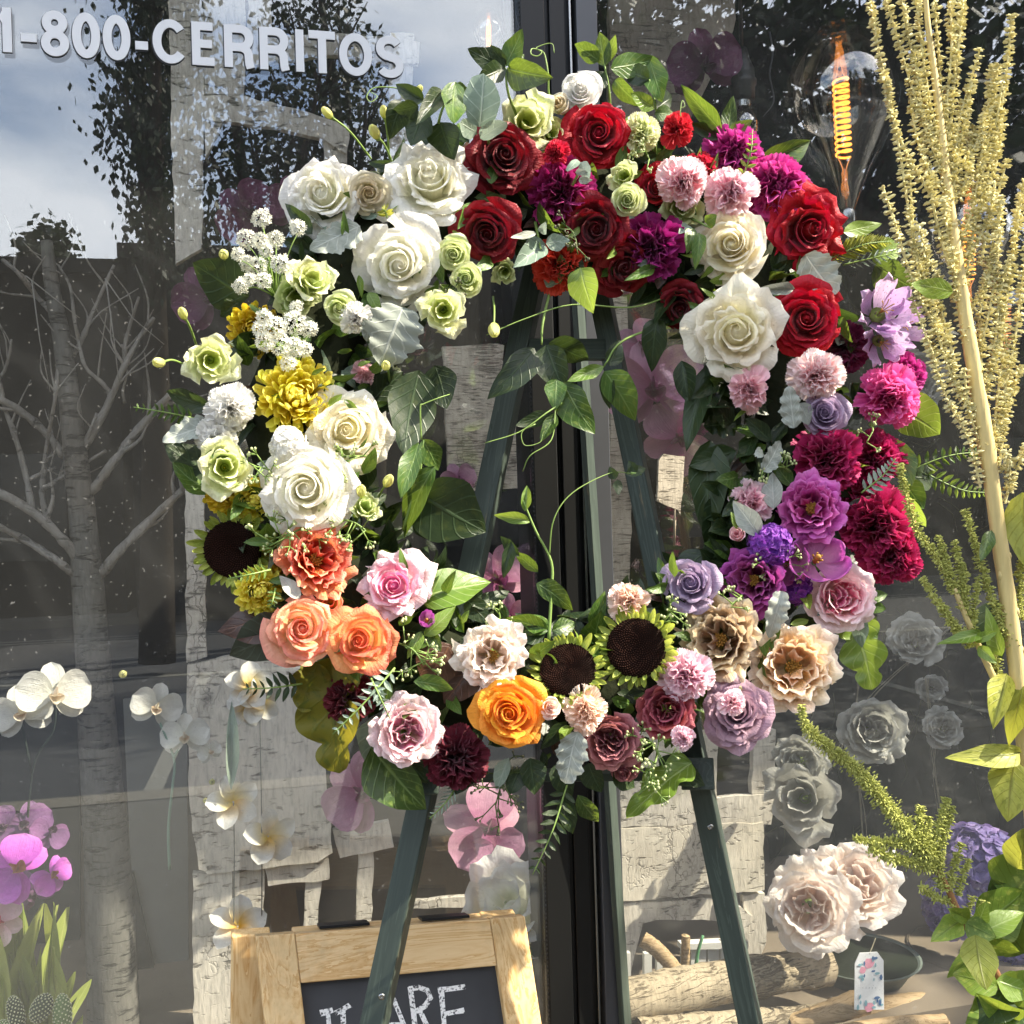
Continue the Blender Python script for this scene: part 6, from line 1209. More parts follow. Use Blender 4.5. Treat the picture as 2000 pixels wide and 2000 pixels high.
obj('stem', mb.mesh('stem'), M_AMST, am)
BEADT = []
for s_ in range(3):
    m_ = MB(); ball(m_, (0, 0, 0), 1, 4, 3, (.7, .8, 1.5)); BEADT.append(([p * rnd.uniform(.6, 1.4) for p in m_.v], m_.f))
def spike(par, p0, pl, r0, r1, mat, at=ap, dens=1.0, bead=3.6, stem=True, gap=0.):
    q = random.Random(int(pl[0][0] * 13 + pl[-1][1])); pts = smooth([at(*p) for p in pl], 7); mb = MB(); u_ = usz(pts[0]); Ls = [0]
    for i in range(len(pts) - 1): Ls.append(Ls[-1] + (pts[i + 1] - pts[i]).length)
    tot = Ls[-1] / u_; n = int(tot * 1.1 * dens * (r0 + r1) / 8 * 1.5); tube(mb, [p - p0 for p in pts], r0 * .4 * u_, r1 * .35 * u_, 6)
    for i in range(n):
        f = q.random(); s = f * Ls[-1]; j = max(k for k in range(len(Ls)) if Ls[k] <= s); j = min(j, len(pts) - 2); p = pts[j].lerp(pts[j + 1], (s - Ls[j]) / max(1e-6, Ls[j + 1] - Ls[j])); d = (pts[j + 1] - pts[j]).normalized()
        if gap and math.sin(s / u_ * .55 + q.uniform(-.5, .5)) < gap - 1 + .4: continue
        sd = (RGT * q.gauss(0, 1) + UPV * q.gauss(0, 1) + FWD * q.gauss(0, 1)); sd = (sd - d * sd.dot(d)).normalized(); c = p + sd * (r0 + (r1 - r0) * f) * u_ * (q.uniform(.5, 1.1) if q.random() < .85 else q.uniform(1.1, 1.9)) - p0; b = bead * .86 * u_ * q.choice((q.uniform(.3, .7), q.uniform(.7, 1.15))); vs_, fs_ = BEADT[q.randrange(3)]; F_ = frame(sd, (q.random(), q.random(), q.random()))
        mb.add([c + F_ @ (v * b) for v in vs_], fs_)
    return obj('flower_spike', mb.mesh('flower_spike', False), mat, par)
SP = [[(1640, -10), (1652, 60), (1668, 150), (1690, 240), (1722, 310), (1770, 390)], [(1668, -10), (1690, 60), (1716, 150), (1748, 250), (1775, 320)], [(1700, -10), (1716, 80), (1740, 160), (1762, 260)], [(1728, -10), (1738, 80), (1752, 180), (1778, 300), (1790, 420)], [(1762, -10), (1770, 90), (1778, 200), (1788, 320)], [(1792, -10), (1796, 80), (1788, 180), (1786, 300)], [(1818, -10), (1812, 60), (1800, 160), (1792, 270)],
      [(1835, 150), (1822, 220), (1806, 300), (1796, 380)], [(1850, 90), (1832, 150), (1810, 230), (1796, 330)], [(1908, 28), (1902, 110), (1888, 210), (1868, 310), (1840, 420), (1820, 540)], [(1882, 122), (1876, 190), (1862, 280), (1846, 370)], [(1838, 240), (1828, 300), (1816, 370)], [(1665, 352), (1688, 420), (1712, 500), (1745, 580), (1790, 650)], [(1656, 90), (1680, 190), (1700, 300), (1718, 420), (1742, 520), (1770, 590)], [(1716, 300), (1720, 390), (1728, 480), (1742, 560)], [(1740, 250), (1752, 340), (1770, 430), (1790, 500)],
      [(1932, 345), (1918, 430), (1905, 520), (1893, 600), (1870, 700), (1850, 780)], [(1900, 300), (1884, 360), (1866, 420), (1850, 500)], [(1892, 368), (1876, 440), (1862, 520), (1848, 600)], [(1885, 430), (1880, 500), (1868, 580), (1850, 660)], [(1945, 420), (1930, 520), (1915, 640), (1895, 740), (1876, 830)], [(1880, 490), (1884, 560), (1878, 640), (1866, 720)], [(1740, 480), (1752, 560), (1772, 640), (1800, 720), (1838, 790)], [(1752, 640), (1768, 700), (1790, 760), (1828, 830), (1850, 920)], [(1720, 560), (1742, 620), (1768, 690)], [(1770, 560), (1790, 640), (1806, 700)], [(1805, 420), (1800, 500), (1806, 560)], [(1846, 600), (1850, 660), (1852, 730)], [(1905, 480), (1890, 540), (1886, 620)],
      [(1900, 640), (1888, 700), (1880, 770), (1872, 840)], [(1925, 690), (1905, 760), (1892, 830), (1885, 880)], [(1940, 840), (1920, 880), (1900, 930)], [(1898, 850), (1906, 900), (1896, 950)]]
qa = random.Random(21)
def stem_u(v): return 1752 + (v / 1280) ** 1.05 * 172
for i in range(15):
    vb = qa.uniform(230, 900); sg = qa.choice((-1, 1)); ub = stem_u(vb); dx = sg * qa.uniform(35, 105); dy = qa.uniform(140, 300)
    if vb > 700: dy *= .6
    SP.append([(ub + dx, vb - dy), (ub + dx * .85, vb - dy * .6), (ub + dx * .5, vb - dy * .25), (ub, vb)])
for i, pl in enumerate(SP): spike(am, am0, [(a, b, rnd.uniform(-.03, .03) * (j == 0)) for j, (a, b) in enumerate(pl)], rnd.uniform(4, 6), rnd.uniform(6, 9), M_AMB, ap, rnd.uniform(.75, 1.05), 4.3, True, rnd.uniform(.5, .8))
for pl, r0, r1 in (([(1697, 875), (1708, 930), (1730, 1000), (1770, 1055), (1800, 1110)], 5, 8), ([(1820, 960), (1838, 1020), (1855, 1080), (1880, 1150), (1915, 1230)], 5, 8), ([(1738, 1090), (1752, 1110), (1785, 1160), (1830, 1220)], 5, 8), ([(1770, 1010), (1785, 1060), (1800, 1120)], 5, 8), ([(1800, 1020), (1812, 1080), (1818, 1150)], 5, 8), ([(1845, 1090), (1838, 1150), (1832, 1190)], 4, 7), ([(1780, 1140), (1800, 1180), (1830, 1210)], 4, 7), ([(1815, 1060), (1822, 1110), (1826, 1160)], 4, 7), ([(1880, 1180), (1878, 1230), (1884, 1270)], 4, 6), ([(1930, 1040), (1924, 1110), (1930, 1170)], 5, 8)):
    spike(am, am0, pl, r0, r1, M_AMBG, ap, 1.2, 3.0)
mb = MB(); tube(mb, [p - am0 for p in smooth([ap(1800, 1110), ap(1838, 1200), ap(1880, 1290), ap(1925, 1380), ap(1975, 1500)], 5)], .003, .006, 8); obj('side_stem', mb.mesh('side_stem'), M_AMST, am)
def al(par, p0, lv, at=ap):
    for l in lv:
        A, B = at(l[0], l[1], l[6] if len(l) > 6 else .01), at(l[2], l[3], l[7] if len(l) > 7 else .03); obj('leaf', lmesh(LK[l[8] if len(l) > 8 else 'o'], rnd.randrange(6)), LMAT[l[5]], par, T(-p0) @ leaf_M(A, B, l[4] * usz(A) * 1.15, rnd.uniform(-.35, .35), rnd.choice((1, -1))))
al(am, am0, [(1930, 930, 1935, 1080, 76, 'y'), (1890, 1240, 1860, 1160, 30, 'b'), (1900, 1270, 1872, 1372, 44, 'y'), (1930, 1290, 1905, 1400, 50, 'y'), (1925, 1420, 1825, 1436, 40, 'y'), (1915, 1435, 1895, 1545, 74, 'y'), (1850, 1195, 1795, 1210, 22, 'b'), (1840, 1210, 1875, 1190, 18, 'b'), (1845, 1220, 1880, 1250, 22, 'b'), (1795, 550, 1715, 530, 38, 'b', .02, .04), (1870, 1000, 1850, 1060, 24, 'g'), (1880, 1130, 1860, 1270, 60, 'd', -.05, -.04)])
# drooping amaranth branch with a thick tail and a star of spikes
dr = empty('drooping_amaranth', T(ap(1905, 1960)), 'drooping amaranth branch with a long bent tail at the lower right', 'plant', None); d0 = Vector(dr.location)
for pl, r0, r1 in (([(1512, 1330), (1516, 1362), (1524, 1378)], 5, 7), ([(1520, 1372), (1560, 1408), (1610, 1448), (1650, 1490), (1690, 1540), (1724, 1582), (1758, 1620)], 8, 17), ([(1610, 1583), (1660, 1588), (1710, 1592), (1760, 1605)], 5, 10), ([(1640, 1600), (1690, 1620), (1740, 1632), (1775, 1640)], 8, 10), ([(1736, 1520), (1738, 1560), (1742, 1600)], 6, 9), ([(1752, 1540), (1748, 1575), (1752, 1610)], 6, 10), ([(1788, 1505), (1774, 1545), (1760, 1600)], 5, 9), ([(1797, 1520), (1782, 1570), (1768, 1630)], 5, 9), ([(1815, 1590), (1802, 1630), (1790, 1680)], 5, 7), ([(1828, 1620), (1815, 1660), (1808, 1690)], 4, 6), ([(1736, 1672), (1760, 1690), (1800, 1705)], 6, 6), ([(1838, 1690), (1826, 1715), (1812, 1740)], 4, 6), ([(1770, 1610), (1774, 1650), (1780, 1680)], 7, 8), ([(1858, 1700), (1850, 1730), (1846, 1750)], 4, 5)):
    spike(dr, d0, pl, r0, r1, M_AMBG, ap, 1.5, 2.9)
mb = MB(); tube(mb, [p - d0 for p in smooth([ap(1768, 1640), ap(1790, 1680), ap(1812, 1730), ap(1850, 1785), ap(1885, 1850), ap(1920, 1920), ap(1950, 1990)], 5)], .0035, .0075, 9); obj('stem', mb.mesh('stem'), M_AMR, dr)
al(dr, d0, [(1815, 1735, 1762, 1770, 40, 'a'), (1820, 1740, 1880, 1770, 48, 'a'), (1830, 1735, 1790, 1715, 30, 'a'), (1840, 1765, 1852, 1870, 62, 'y', .03, .07), (1845, 1750, 1945, 1690, 90, 'a', -.03, -.02), (1850, 1760, 1935, 1720, 44, 'b'), (1845, 1745, 1862, 1700, 26, 'b'), (1880, 1860, 1790, 1830, 52, 'a'), (1895, 1870, 1850, 1930, 70, 'd'), (1900, 1890, 1960, 1830, 60, 'a'), (1880, 1850, 1960, 1880, 50, 'b'), (1905, 1900, 1820, 1960, 80, 'a'), (1850, 1780, 1930, 1800, 40, 'a'), (1900, 1700, 1970, 1600, 100, 'a', -.04, -.03), (1870, 1770, 1800, 1840, 46, 'a', -.02, 0), (1935, 1800, 1880, 1720, 70, 'a', -.05, -.04), (1935, 1760, 1870, 1660, 90, 'd', -.06, -.05), (1920, 1930, 1850, 1880, 56, 'a', .02, .03), (1932, 1900, 1890, 1990, 70, 'g', .02, .03), (1920, 1640, 1935, 1560, 60, 'y', -.02, 0)])
# ---------------------------------------------------------------- flowers and goods behind the glass
def inside(k, name, cat, u, v, r, mats, label, Y, tilt=(0, 0), roll=None, group=None, var=None): return flower(k, name, cat, u, v, r, mats, label, tilt, 0, var, group, roll, Y)
ORW = {'petal': P('orchid_white', '#e4e4d8', '#eeeee8', None, None, .55, .4, .05), 'sepal': P('orchid_white_sepal', '#dadacb', '#e9e9e2', None, None, .55, .4, .05), 'lip': P('orchid_lip_cream', '#d8b48a', '#eadfc8'), 'column': plain('orchid_column', '#e6dcc0')}
def orc(nm, a, b, c_, lip): return {'petal': P('orchid_%s' % nm, a, b, None, c_, .55, .35, .14), 'sepal': P('orchid_%s_sepal' % nm, a, b, None, c_, .55, .35, .14), 'lip': P('orchid_%s_lip' % nm, lip, lip), 'column': plain('orchid_%s_column' % nm, lip)}
ORM = orc('magenta', '#b84ac0', '#cf62d2', '#ee9cf0', '#b0603c'); ORD = orc('dusky', '#6a4474', '#8a5c90', None, '#5a3858'); ORP = orc('pale_pink', '#f0c4cc', '#f3d8d8', None, '#d8506c'); ORF = orc('silk_pink', '#b0608c', '#cf9cb4', '#d8a8c0', '#8c3c6c'); ORV = orc('silk_violet', '#5c2c4c', '#7a4468', None, '#5a2448')
WO = 'white orchids behind the left window'
for u, v, r, tl, ro, lab in ((106, 1310, 62, (.1, .1), .1, 'large white orchid in front of the bare trunk'), (38, 1345, 52, (-.1, 0), .3, 'white orchid facing left at the far left edge'), (296, 1335, 44, (.1, .05), -.25, 'white orchid between the trunk and the birch panel, upper one'), (348, 1390, 42, (0, .05), .1, 'white orchid overlapping the birch panel edge, lower one'), (398, 1418, 22, (.4, 0), .5, 'faded small orchid against the birch panel')):
    inside('orchid', 'white_orchid', 'orchid', u, v, r, ORW, lab, .22, tl, ro, WO)
for u, v, r, lab in ((232, 1272, 13, 'single orchid bud floating at the right of the bare trunk'), (400, 1475, 10, 'green orchid bud on the birch panel, upper'), (388, 1510, 9, 'green orchid bud on the birch panel, lower')):
    o = put('greenbud', 0, hit(u, v, .2), r, -ray(u, v), 1.2, 'orchid_bud', lab, 'bud', 'orchid buds behind the left window', mk('bud_yellow'), 0)
def istem(name, label, cat, pls, mat, r=.002, group=None):
    b = hit(*pls[0][0]); root = empty(name, T(b), label, cat, group)
    for pl in pls: mb = MB(); tube(mb, [p - b for p in smooth([hit(*p) for p in pl], 5)], r, r * .7, 6); obj('stem', mb.mesh('stem'), mat, root)
    return root
STI = plain('orchid_stem', '#7a9484', .5, .3); STD = plain('dark_stake', '#2c3430', .6, .2)
istem('orchid_spray', 'pale green orchid stem standing between the trunk and the birch panel', 'stem', [[(320, 1640, .23), (318, 1560, .23), (326, 1480, .23), (328, 1430, .23), (300, 1360, .24)], [(328, 1430, .23), (345, 1400, .24)]], STI, .003)
istem('orchid_spray', 'thin orchid stem rising to the large white orchid', 'stem', [[(50, 1960, .3), (48, 1700, .3), (60, 1460, .25), (100, 1380, .24), (106, 1320, .24)], [(60, 1460, .25), (40, 1360, .24)]], STD, .0026)
for u, v, r, tl, lab, mm in ((30, 1635, 60, (.05, .1), 'bright magenta orchid at the far left edge', ORM), (104, 1652, 36, (.6, 0), 'magenta orchid turned sideways beside the bright one', ORM), (-2, 1738, 44, (.1, 0), 'pale pink orchid cut by the left picture edge', ORP), (48, 1560, 46, (.1, .1), 'dusky purple orchid in shade above the bright one', ORD), (98, 1568, 34, (.4, .1), 'dusky purple orchid turned away, right of the shaded one', ORD), (60, 1688, 40, (0, -.4), 'dusky purple orchid hanging under the bright one', ORD), (8, 1560, 36, (-.2, 0), 'dusky purple orchid nearest the left picture edge', ORD)):
    inside('orchid', 'purple_orchid', 'orchid', u, v, r, mm, lab, .12 if mm is not ORD else .25, tl, None, 'purple and pink orchids at the far left')
SP_ = 'faded silk orchids behind the wreath'
for u, v, r, tl, ro, lab, Y, mm in ((1235, 730, 92, (.2, 0), .2, 'large faded pink silk orchid right of the mullion, upper one', .2, ORF), (1280, 830, 70, (-.1, -.2), 2.0, 'faded pink silk orchid under the large one at the right', .22, ORF), (1215, 650, 50, (.3, .2), 1.0, 'faded pink silk orchid peeking under the wreath top', .25, ORF), (940, 1090, 66, (.1, .1), .6, 'pale pink silk orchid between the easel leg and the mullion', .2, ORF), (960, 1165, 40, (0, -.3), .1, 'pale pink silk orchid just above the cream peony', .2, ORF), (868, 905, 34, (.2, .1), .4, 'small pink silk orchid at the foot of the cracked bark board', .2, ORF), (680, 1495, 74, (-.2, .1), .9, 'pink silk orchid below the yellowing leaf', .16, ORF), (920, 1560, 78, (.1, 0), 1.2, 'tall pink silk orchid below the wreath beside the mullion', .2, ORF), (940, 1610, 50, (.1, -.3), .3, 'lower pink silk orchid just above the white amaryllis', .2, ORF), (1335, 120, 66, (.1, .1), .2, 'dark violet silk orchid beside the black bulb socket', .2, ORV), (395, 560, 64, (-.1, 0), .5, 'dim violet silk orchid behind the dark left leaf', .3, ORV), (470, 400, 60, (.1, .1), .9, 'dim violet silk orchid under the birch arch', .32, ORV), (560, 380, 52, (.2, .2), .2, 'dim violet silk orchid beside the upper left white rose', .32, ORV)):
    inside('orchid', 'silk_orchid', 'orchid', u, v, r, mm, lab, Y, tl, ro, SP_)
PLM = {'petal': P('plumeria', '#e8c018', '#f1f1ec', None, '#f4f4f0', .5, .35, .05), 'flower_tube': plain('plumeria_tube', '#c8b890')}
for u, v, r, tl, lab in ((470, 1292, 44, (-.3, .2), 'white plumeria at the lower left edge of the wreath, upper of the pair'), (492, 1322, 40, (.4, -.1), 'white plumeria at the lower left edge of the wreath, lower of the pair'), (440, 1512, 46, (.1, .15), 'white plumeria with a yellow heart on the birch panel'), (512, 1578, 48, (.25, .1), 'white plumeria facing out at the corner of the birch panel'), (448, 1742, 50, (-.2, .3), 'white plumeria in half shade above the chalkboard corner'), (462, 1340, 34, (-.2, -.4), 'pale plumeria hanging behind the pair at the wreath edge')):
    inside('plumeria', 'plumeria', 'flower', u, v, r, PLM, lab, .14, tl, None, 'white plumerias hanging in the window')
PK = plain('plumeria_wire', '#5c605c', .5, .3)
istem('plumeria_spray', 'thin grey wire carrying the plumerias, left one', 'stem', [[(441, 1740, .15), (442, 1620, .15), (441, 1515, .15)], [(448, 1750, .15), (440, 1960, .15)]], PK, .0012); istem('plumeria_spray', 'thin grey wire carrying the plumerias, right one', 'stem', [[(493, 1960, .15), (494, 1600, .15), (490, 1330, .15)]], PK, .0014)
lf_ = empty('plumeria_leaf', T(hit(434, 1480, .13)), 'flat pale green strap leaf above the birch panel plumeria', 'leaf'); obj('leaf', lmesh('lance', 0), LE, lf_, T(-Vector(lf_.location)) @ leaf_M(hit(436, 1490, .13), hit(438, 1322, .13), 24 * usz(hit(436, 1400, .13)), .1))
# white amaryllis with its stems behind the chalkboard
AMW = P('amaryllis_white', '#eef2d4', '#fbfcf8', None, None, .5, .5, .06); ar = inside('lisianthus', 'white_amaryllis', 'flower', 955, 1700, 92, {'petal': AMW, 'calyx': CAL}, 'large white amaryllis behind the top rail of the chalkboard', .10, (-.2, .2))
inside('tulip', 'white_amaryllis', 'flower', 1000, 1752, 60, {'petal': AMW, 'calyx': CAL, 'stamen_cluster': M_['stamen_yellow']}, 'white amaryllis trumpet pressed against the bead chain', .08, (.3, .5))
st_ = istem('amaryllis_clump', 'thick pale green amaryllis stems beside the mullion foot', 'stem', [[(1030, 1990, .1), (1012, 1880, .1), (1000, 1790, .1)], [(1050, 1990, .12), (1030, 1900, .12), (1018, 1800, .11)]], plain('amaryllis_stem', '#8fa868', .45, .4, 0, .15, 10, 0, .1), .016)
# peonies by the log
PEB = {'petal': P('peony_silk', '#f6dccc', '#fbf2ea', '#f7e2d4', '#fdf7f2', .6, .35, .06), 'calyx': CAL}; PEG = {'petal': P('peony_grey_silk', '#b0aea0', '#c2c2ba', None, None, .6, .3, .06), 'calyx': CAL}
PG = 'silk peonies behind the right window'
for k_, u, v, r, tl, lab, Y, mm in (('garden', 1530, 1716, 84, (-.1, -.05), 'front blush peony above the birch log', .09, PEB), ('peony', 1620, 1665, 86, (.2, .3), 'blush peony at the back of the pair, turned up to the right', .13, PEB), ('peony', 1550, 1655, 62, (-.1, .6), 'blush peony half hidden at the top of the pair', .18, PEB), ('garden', 1650, 1375, 62, (0, 0), 'grey white peony hanging in the middle of the right window', .35, PEG), ('peony', 1508, 1440, 50, (-.2, -.1), 'ragged cream peony under the peach garden rose', .3, PEG), ('lisianthus', 1512, 1505, 74, (0, 0), 'open cream peony with loose petals below the ragged one', .26, PEG), ('garden', 1725, 1205, 48, (0, .1), 'dim white peony behind the lower amaranth spikes', .5, PEG), ('garden', 1780, 1370, 36, (0, .1), 'small dim white peony right of the raffia string', .6, PEG), ('garden', 1760, 1300, 26, (0, 0), 'tiny dim white peony high in the right window', .7, PEG), ('garden', 1725, 720, 60, (.2, .1), 'dim white silk peony behind the amaranth stem at mid height', .5, PEG)):
    inside(k_, 'silk_peony', 'peony', u, v, r, mm, lab, Y, tl, None, PG)
HYD = {'petal': P('hydrangea_violet', '#5c4c8c', '#8474b4', None, '#a898cc'), 'floret': P('hydrangea_floret', '#5c4c8c', '#8474b4', None, '#a898cc')}
for u, v, r, lab in ((1850, 1630, 88, 'purple hydrangea head behind the drooping amaranth'), (1800, 1700, 64, 'shaded purple hydrangea head above the barrel pot'), (1915, 1770, 60, 'purple hydrangea head at the right picture edge')): inside('hydrangea', 'hydrangea', 'flower', u, v, r, HYD, lab, .28, (0, .4), None, 'purple hydrangeas in the barrel pot')
# barrel pot, grey vase, tag, logs, driftwood
M_BAR = wood_mat('barrel_wood', '#8f7552', '#6a5238', .7, 2, .6, 1.2); M_VASE = plain('grey_green_vase', '#5c6660', .6, .3, 0, .12, 12, .1)
p_ = hit(1845, 1880, .34); k_ = usz(p_); z1 = hit(1845, 1792, .34).z; pot = empty('barrel_pot', T((p_.x, p_.y, FLR)), 'low wooden barrel pot holding the purple hydrangeas', 'pot'); h_ = z1 - FLR; r_ = 118 * k_
mb = MB()
for i in range(20):
    a = i / 20 * 6.283; m2 = MB(); lathe_pts = [(.90, 0), (1.0, .35), (1.02, .65), (.96, 1)]
    v_ = [];
    for rr0, zz in lathe_pts:
        for da in (-.15, .15): v_.append(Vector((r_ * rr0 * math.cos(a + da), r_ * rr0 * math.sin(a + da), zz * h_)))
    for rr0, zz in lathe_pts:
        for da in (-.15, .15): v_.append(Vector((r_ * (rr0 - .08) * math.cos(a + da), r_ * (rr0 - .08) * math.sin(a + da), zz * h_)))
    f_ = [(2 * j, 2 * j + 1, 2 * j + 3, 2 * j + 2) for j in range(3)] + [(8 + 2 * j, 8 + 2 * j + 2, 8 + 2 * j + 3, 8 + 2 * j + 1) for j in range(3)] + [(6, 7, 15, 14)]
    m2.add(v_, f_); obj('stave', m2.mesh('stave', False), M_BAR, pot)
for zz, rr0 in ((.3, 1.005), (.72, 1.03)): m2 = MB(); lathe(m2, [(r_ * rr0, zz * h_ - .006), (r_ * (rr0 + .02), zz * h_ - .006), (r_ * (rr0 + .02), zz * h_ + .006), (r_ * rr0, zz * h_ + .006)], 32); obj('hoop', m2.mesh('hoop'), M_SHELF, pot)
m2 = MB(); lathe(m2, [(.001, h_ * .9), (r_ * .9, h_ * .9)], 20); obj('soil', m2.mesh('soil'), M_MOSS, pot)
p_ = hit(1625, 1870, .3); k_ = usz(p_); vz = empty('grey_vase', T((p_.x, p_.y, FLR)), 'wide grey green vase behind the log and the paper tag', 'vase'); z1 = hit(1640, 1800, .3).z - FLR; mb = MB(); lathe(mb, [(.001, 0), (78 * k_, 0), (90 * k_, z1 * .5), (108 * k_, z1 * .98), (110 * k_, z1), (104 * k_, z1), (84 * k_, z1 * .4), (.001, .02)], 32); obj('body', mb.mesh('body'), M_VASE, vz); mb = MB(); lathe(mb, [(.001, z1 * .93), (103 * k_, z1 * .93)], 24); obj('soil', mb.mesh('soil'), M_MOSS, vz)
def log(label, a, b, r0, r1, Y0, Y1, mat=M_LOG, name='birch_log', bend=.0, knots=5, grp='logs and driftwood in the right window'):
    A, B = hit(*a, Y0), hit(*b, Y1); k_ = usz(A); root = empty(name, T(A), label, 'log', grp); q = random.Random(int(a[0])); mid_ = (A + B) / 2 + Vector((0, 0, bend)); pts = smooth([A, (A * 3 + B) / 4 + Vector((0, 0, bend * .7)), mid_, (A + 3 * B) / 4 + Vector((0, 0, bend * .6)), B], 6)
    mb = MB(); tube(mb, [p - A for p in pts], [(r0 + (r1 - r0) * i / (len(pts) - 1)) * k_ * q.uniform(.94, 1.06) for i in range(len(pts))], None, 20, 0, 0, False, .035); bk_ = obj('bark', mb.mesh('bark'), mat, root)
    for e, p, d, rr in (('end_grain', pts[-1], (pts[-1] - pts[-2]).normalized(), r1), ('end_grain', pts[0], (pts[0] - pts[1]).normalized(), r0)):
        m2 = MB(); n = 16; F_ = frame(d, (0, 0, 1)); m2.add([p - A + d * .003] + [p - A + F_ @ Vector((math.cos(i / n * 6.283) * rr * k_ * .95, math.sin(i / n * 6.283) * rr * k_ * .95, -.001)) for i in range(n)], [(0, 1 + i, 1 + (i + 1) % n) for i in range(n)]); obj(e, m2.mesh(e, False), M_ENDG, root)
    for i in range(knots):
        f = q.uniform(.1, .9); p = A.lerp(B, f) - A; m2 = MB(); s = r0 * k_ * q.uniform(.16, .3); d = (Vector((q.uniform(-.2, .2), -.7, q.uniform(-.6, .8)))).normalized(); ball(m2, p + d * (r0 + (r1 - r0) * f) * k_ * .93 + Vector((0, 0, bend * .8)), s, 7, 5, (1.3, .8, .8)); obj('knot', m2.mesh('knot'), mat, bk_)
    return root
M_ENDG = wood_mat('end_grain', '#c8b490', '#8a7350', 1.0, 1, .7, 2); M_DRIFT = wood_mat('driftwood', '#b39c78', '#7c6546', .8, 0, .7, 2.4)
log('thick pale birch log lying behind the right easel leg', (1150, 1895), (1556, 1822), 42, 40, .10, .20, M_LOG, 'birch_log', .004, 8); log('lower birch log half cut by the bottom picture edge', (1200, 1958), (1560, 1915), 36, 22, .07, .13, M_LOG, 'birch_log', 0, 4); log('rough grey log end below the paper tag', (1490, 1935), (1632, 1888), 18, 24, .10, .09, M_DRIFT, 'driftwood_log', .0, 2); log('flat driftwood slab at the foot of the vase', (1600, 1912), (1860, 1885), 22, 18, .16, .22, M_DRIFT, 'driftwood_log', .006, 2); log('thin driftwood bar along the bottom right picture edge', (1560, 1950), (1780, 1925), 11, 12, .06, .10, M_DRIFT, 'driftwood_log', .006, 1); log('thin forked driftwood stub under the driftwood slab', (1780, 1925), (1800, 1975), 10, 9, .10, .10, M_DRIFT, 'driftwood_log', 0, 0)
log('bent peeled branch in front of the white crate', (1212, 1772), (1275, 1830), 15, 14, .20, .17, M_DRIFT, 'bent_branch', .006, 1); log('short peeled stub standing in the white crate', (1294, 1765), (1293, 1820), 8, 9, .22, .22, M_DRIFT, 'bent_branch', 0, 0); log('lower bend of the peeled branch', (1268, 1822), (1290, 1900), 14, 15, .17, .15, M_DRIFT, 'bent_branch', 0, 0)
istem('green_twig', 'thin green twig beside the peeled stub', 'twig', [[(1312, 1840, .2), (1316, 1800, .2), (1326, 1765, .2)]], plain('green_twig', '#5c9468', .5, .3), .004)
# white crate with a picket side
cr = empty('white_crate', T(hit(1210, 1960, .27)), 'white slatted crate behind the bent branch', 'crate'); c = Vector(cr.location); M_WHT = plain('white_paint', '#d6d6d0', .5, .4, 0, .05, 20, .05)
for i, (ua, ub) in enumerate(((1176, 1190), (1216, 1230), (1240, 1250), (1256, 1264), (1288, 1300), (1304, 1332), (1336, 1356), (1360, 1384), (1388, 1410))): board(cr, [(ua, 1790 if i > 3 else 1800), (ub, 1788 if i > 3 else 1798), (ub, 1990), (ua, 1990)], .27, .012, M_WHT, qb, 0, 'slat')
board(cr, [(1286, 1782), (1412, 1776), (1412, 1790), (1286, 1792)], .262, .022, M_WHT, qb, 0, 'rail')
# paper tag with printed flowers
tg = empty('paper_tag', T(hit(1640, 1850, .05)), 'white paper gift tag printed with pink and blue flowers', 'tag'); c = Vector(tg.location); M_PAP = plain('tag_paper', '#e6e8ea', .6, .2, 0, .02, 20, 0)
mb = MB(); Pq = [hit(u, v, .05) - c for u, v in ((1613, 1818), (1622, 1798), (1655, 1796), (1667, 1812), (1668, 1905), (1612, 1905))]; n = 6; mb.add(Pq + [p + Vector((0, .0012, 0)) for p in Pq], [tuple(range(n)), tuple(range(2 * n - 1, n - 1, -1))] + [(i, i + n, (i + 1) % n + n, (i + 1) % n) for i in range(n)]); pap_ = obj('paper', mb.mesh('paper', False), M_PAP, tg)
PRP = plain('print_pink', '#e6a0b4', .6, .2, 0, .15, 90, 0); PRB = plain('print_blue', '#4c6f9c', .6, .2, 0, .3, 90, 0); PRT = plain('print_teal', '#88b4c0', .6, .2, 0, .3, 90, 0); PRX = plain('print_grey', '#8c949c', .6, .2); q = random.Random(5); yl = 0
def blot(u, v, r, mat, nm, st=1.0, n=9):
    global yl
    yl += 1; P0 = hit(u, v, .05 - .0004 - .00003 * yl) - c; s = r * usz(P0 + c); a0 = q.uniform(0, 3); m2 = MB(); m2.add([P0 + Vector((math.cos(i / n * 6.283) * s * q.uniform(.8, 1.1) * (st if math.cos(a0) > .5 else 1), 0, math.sin(i / n * 6.283) * s * q.uniform(.8, 1.1) * (1 if math.cos(a0) > .5 else st))) for i in range(n)], [tuple(range(n))]); obj(nm, m2.mesh(nm, False), mat, pap_)
for u, v, r in ((1640, 1818, 11), (1628, 1830, 7), (1640, 1900, 10)): blot(u, v, r, PRP, 'printed_flower')
for i in range(26): blot(1640 + q.choice((-1, 1)) * q.uniform(6, 24), q.choice((q.uniform(1803, 1842), q.uniform(1840, 1848), q.uniform(1880, 1902))), q.uniform(1.5, 3.4), q.choice((PRB, PRT)), 'printed_leaf', 2.0, 6)
for i in range(5): blot(1628 + i * 6, 1864, 1.0, PRX, 'printed_letter', 1.4, 5)
mb = MB(); tube(mb, [p - c for p in smooth([hit(1640, 1800, .05), hit(1646, 1786, .06), hit(1652, 1770, .07)], 4)], .001, .001, 4); obj('string', mb.mesh('string'), M_STRING, tg)
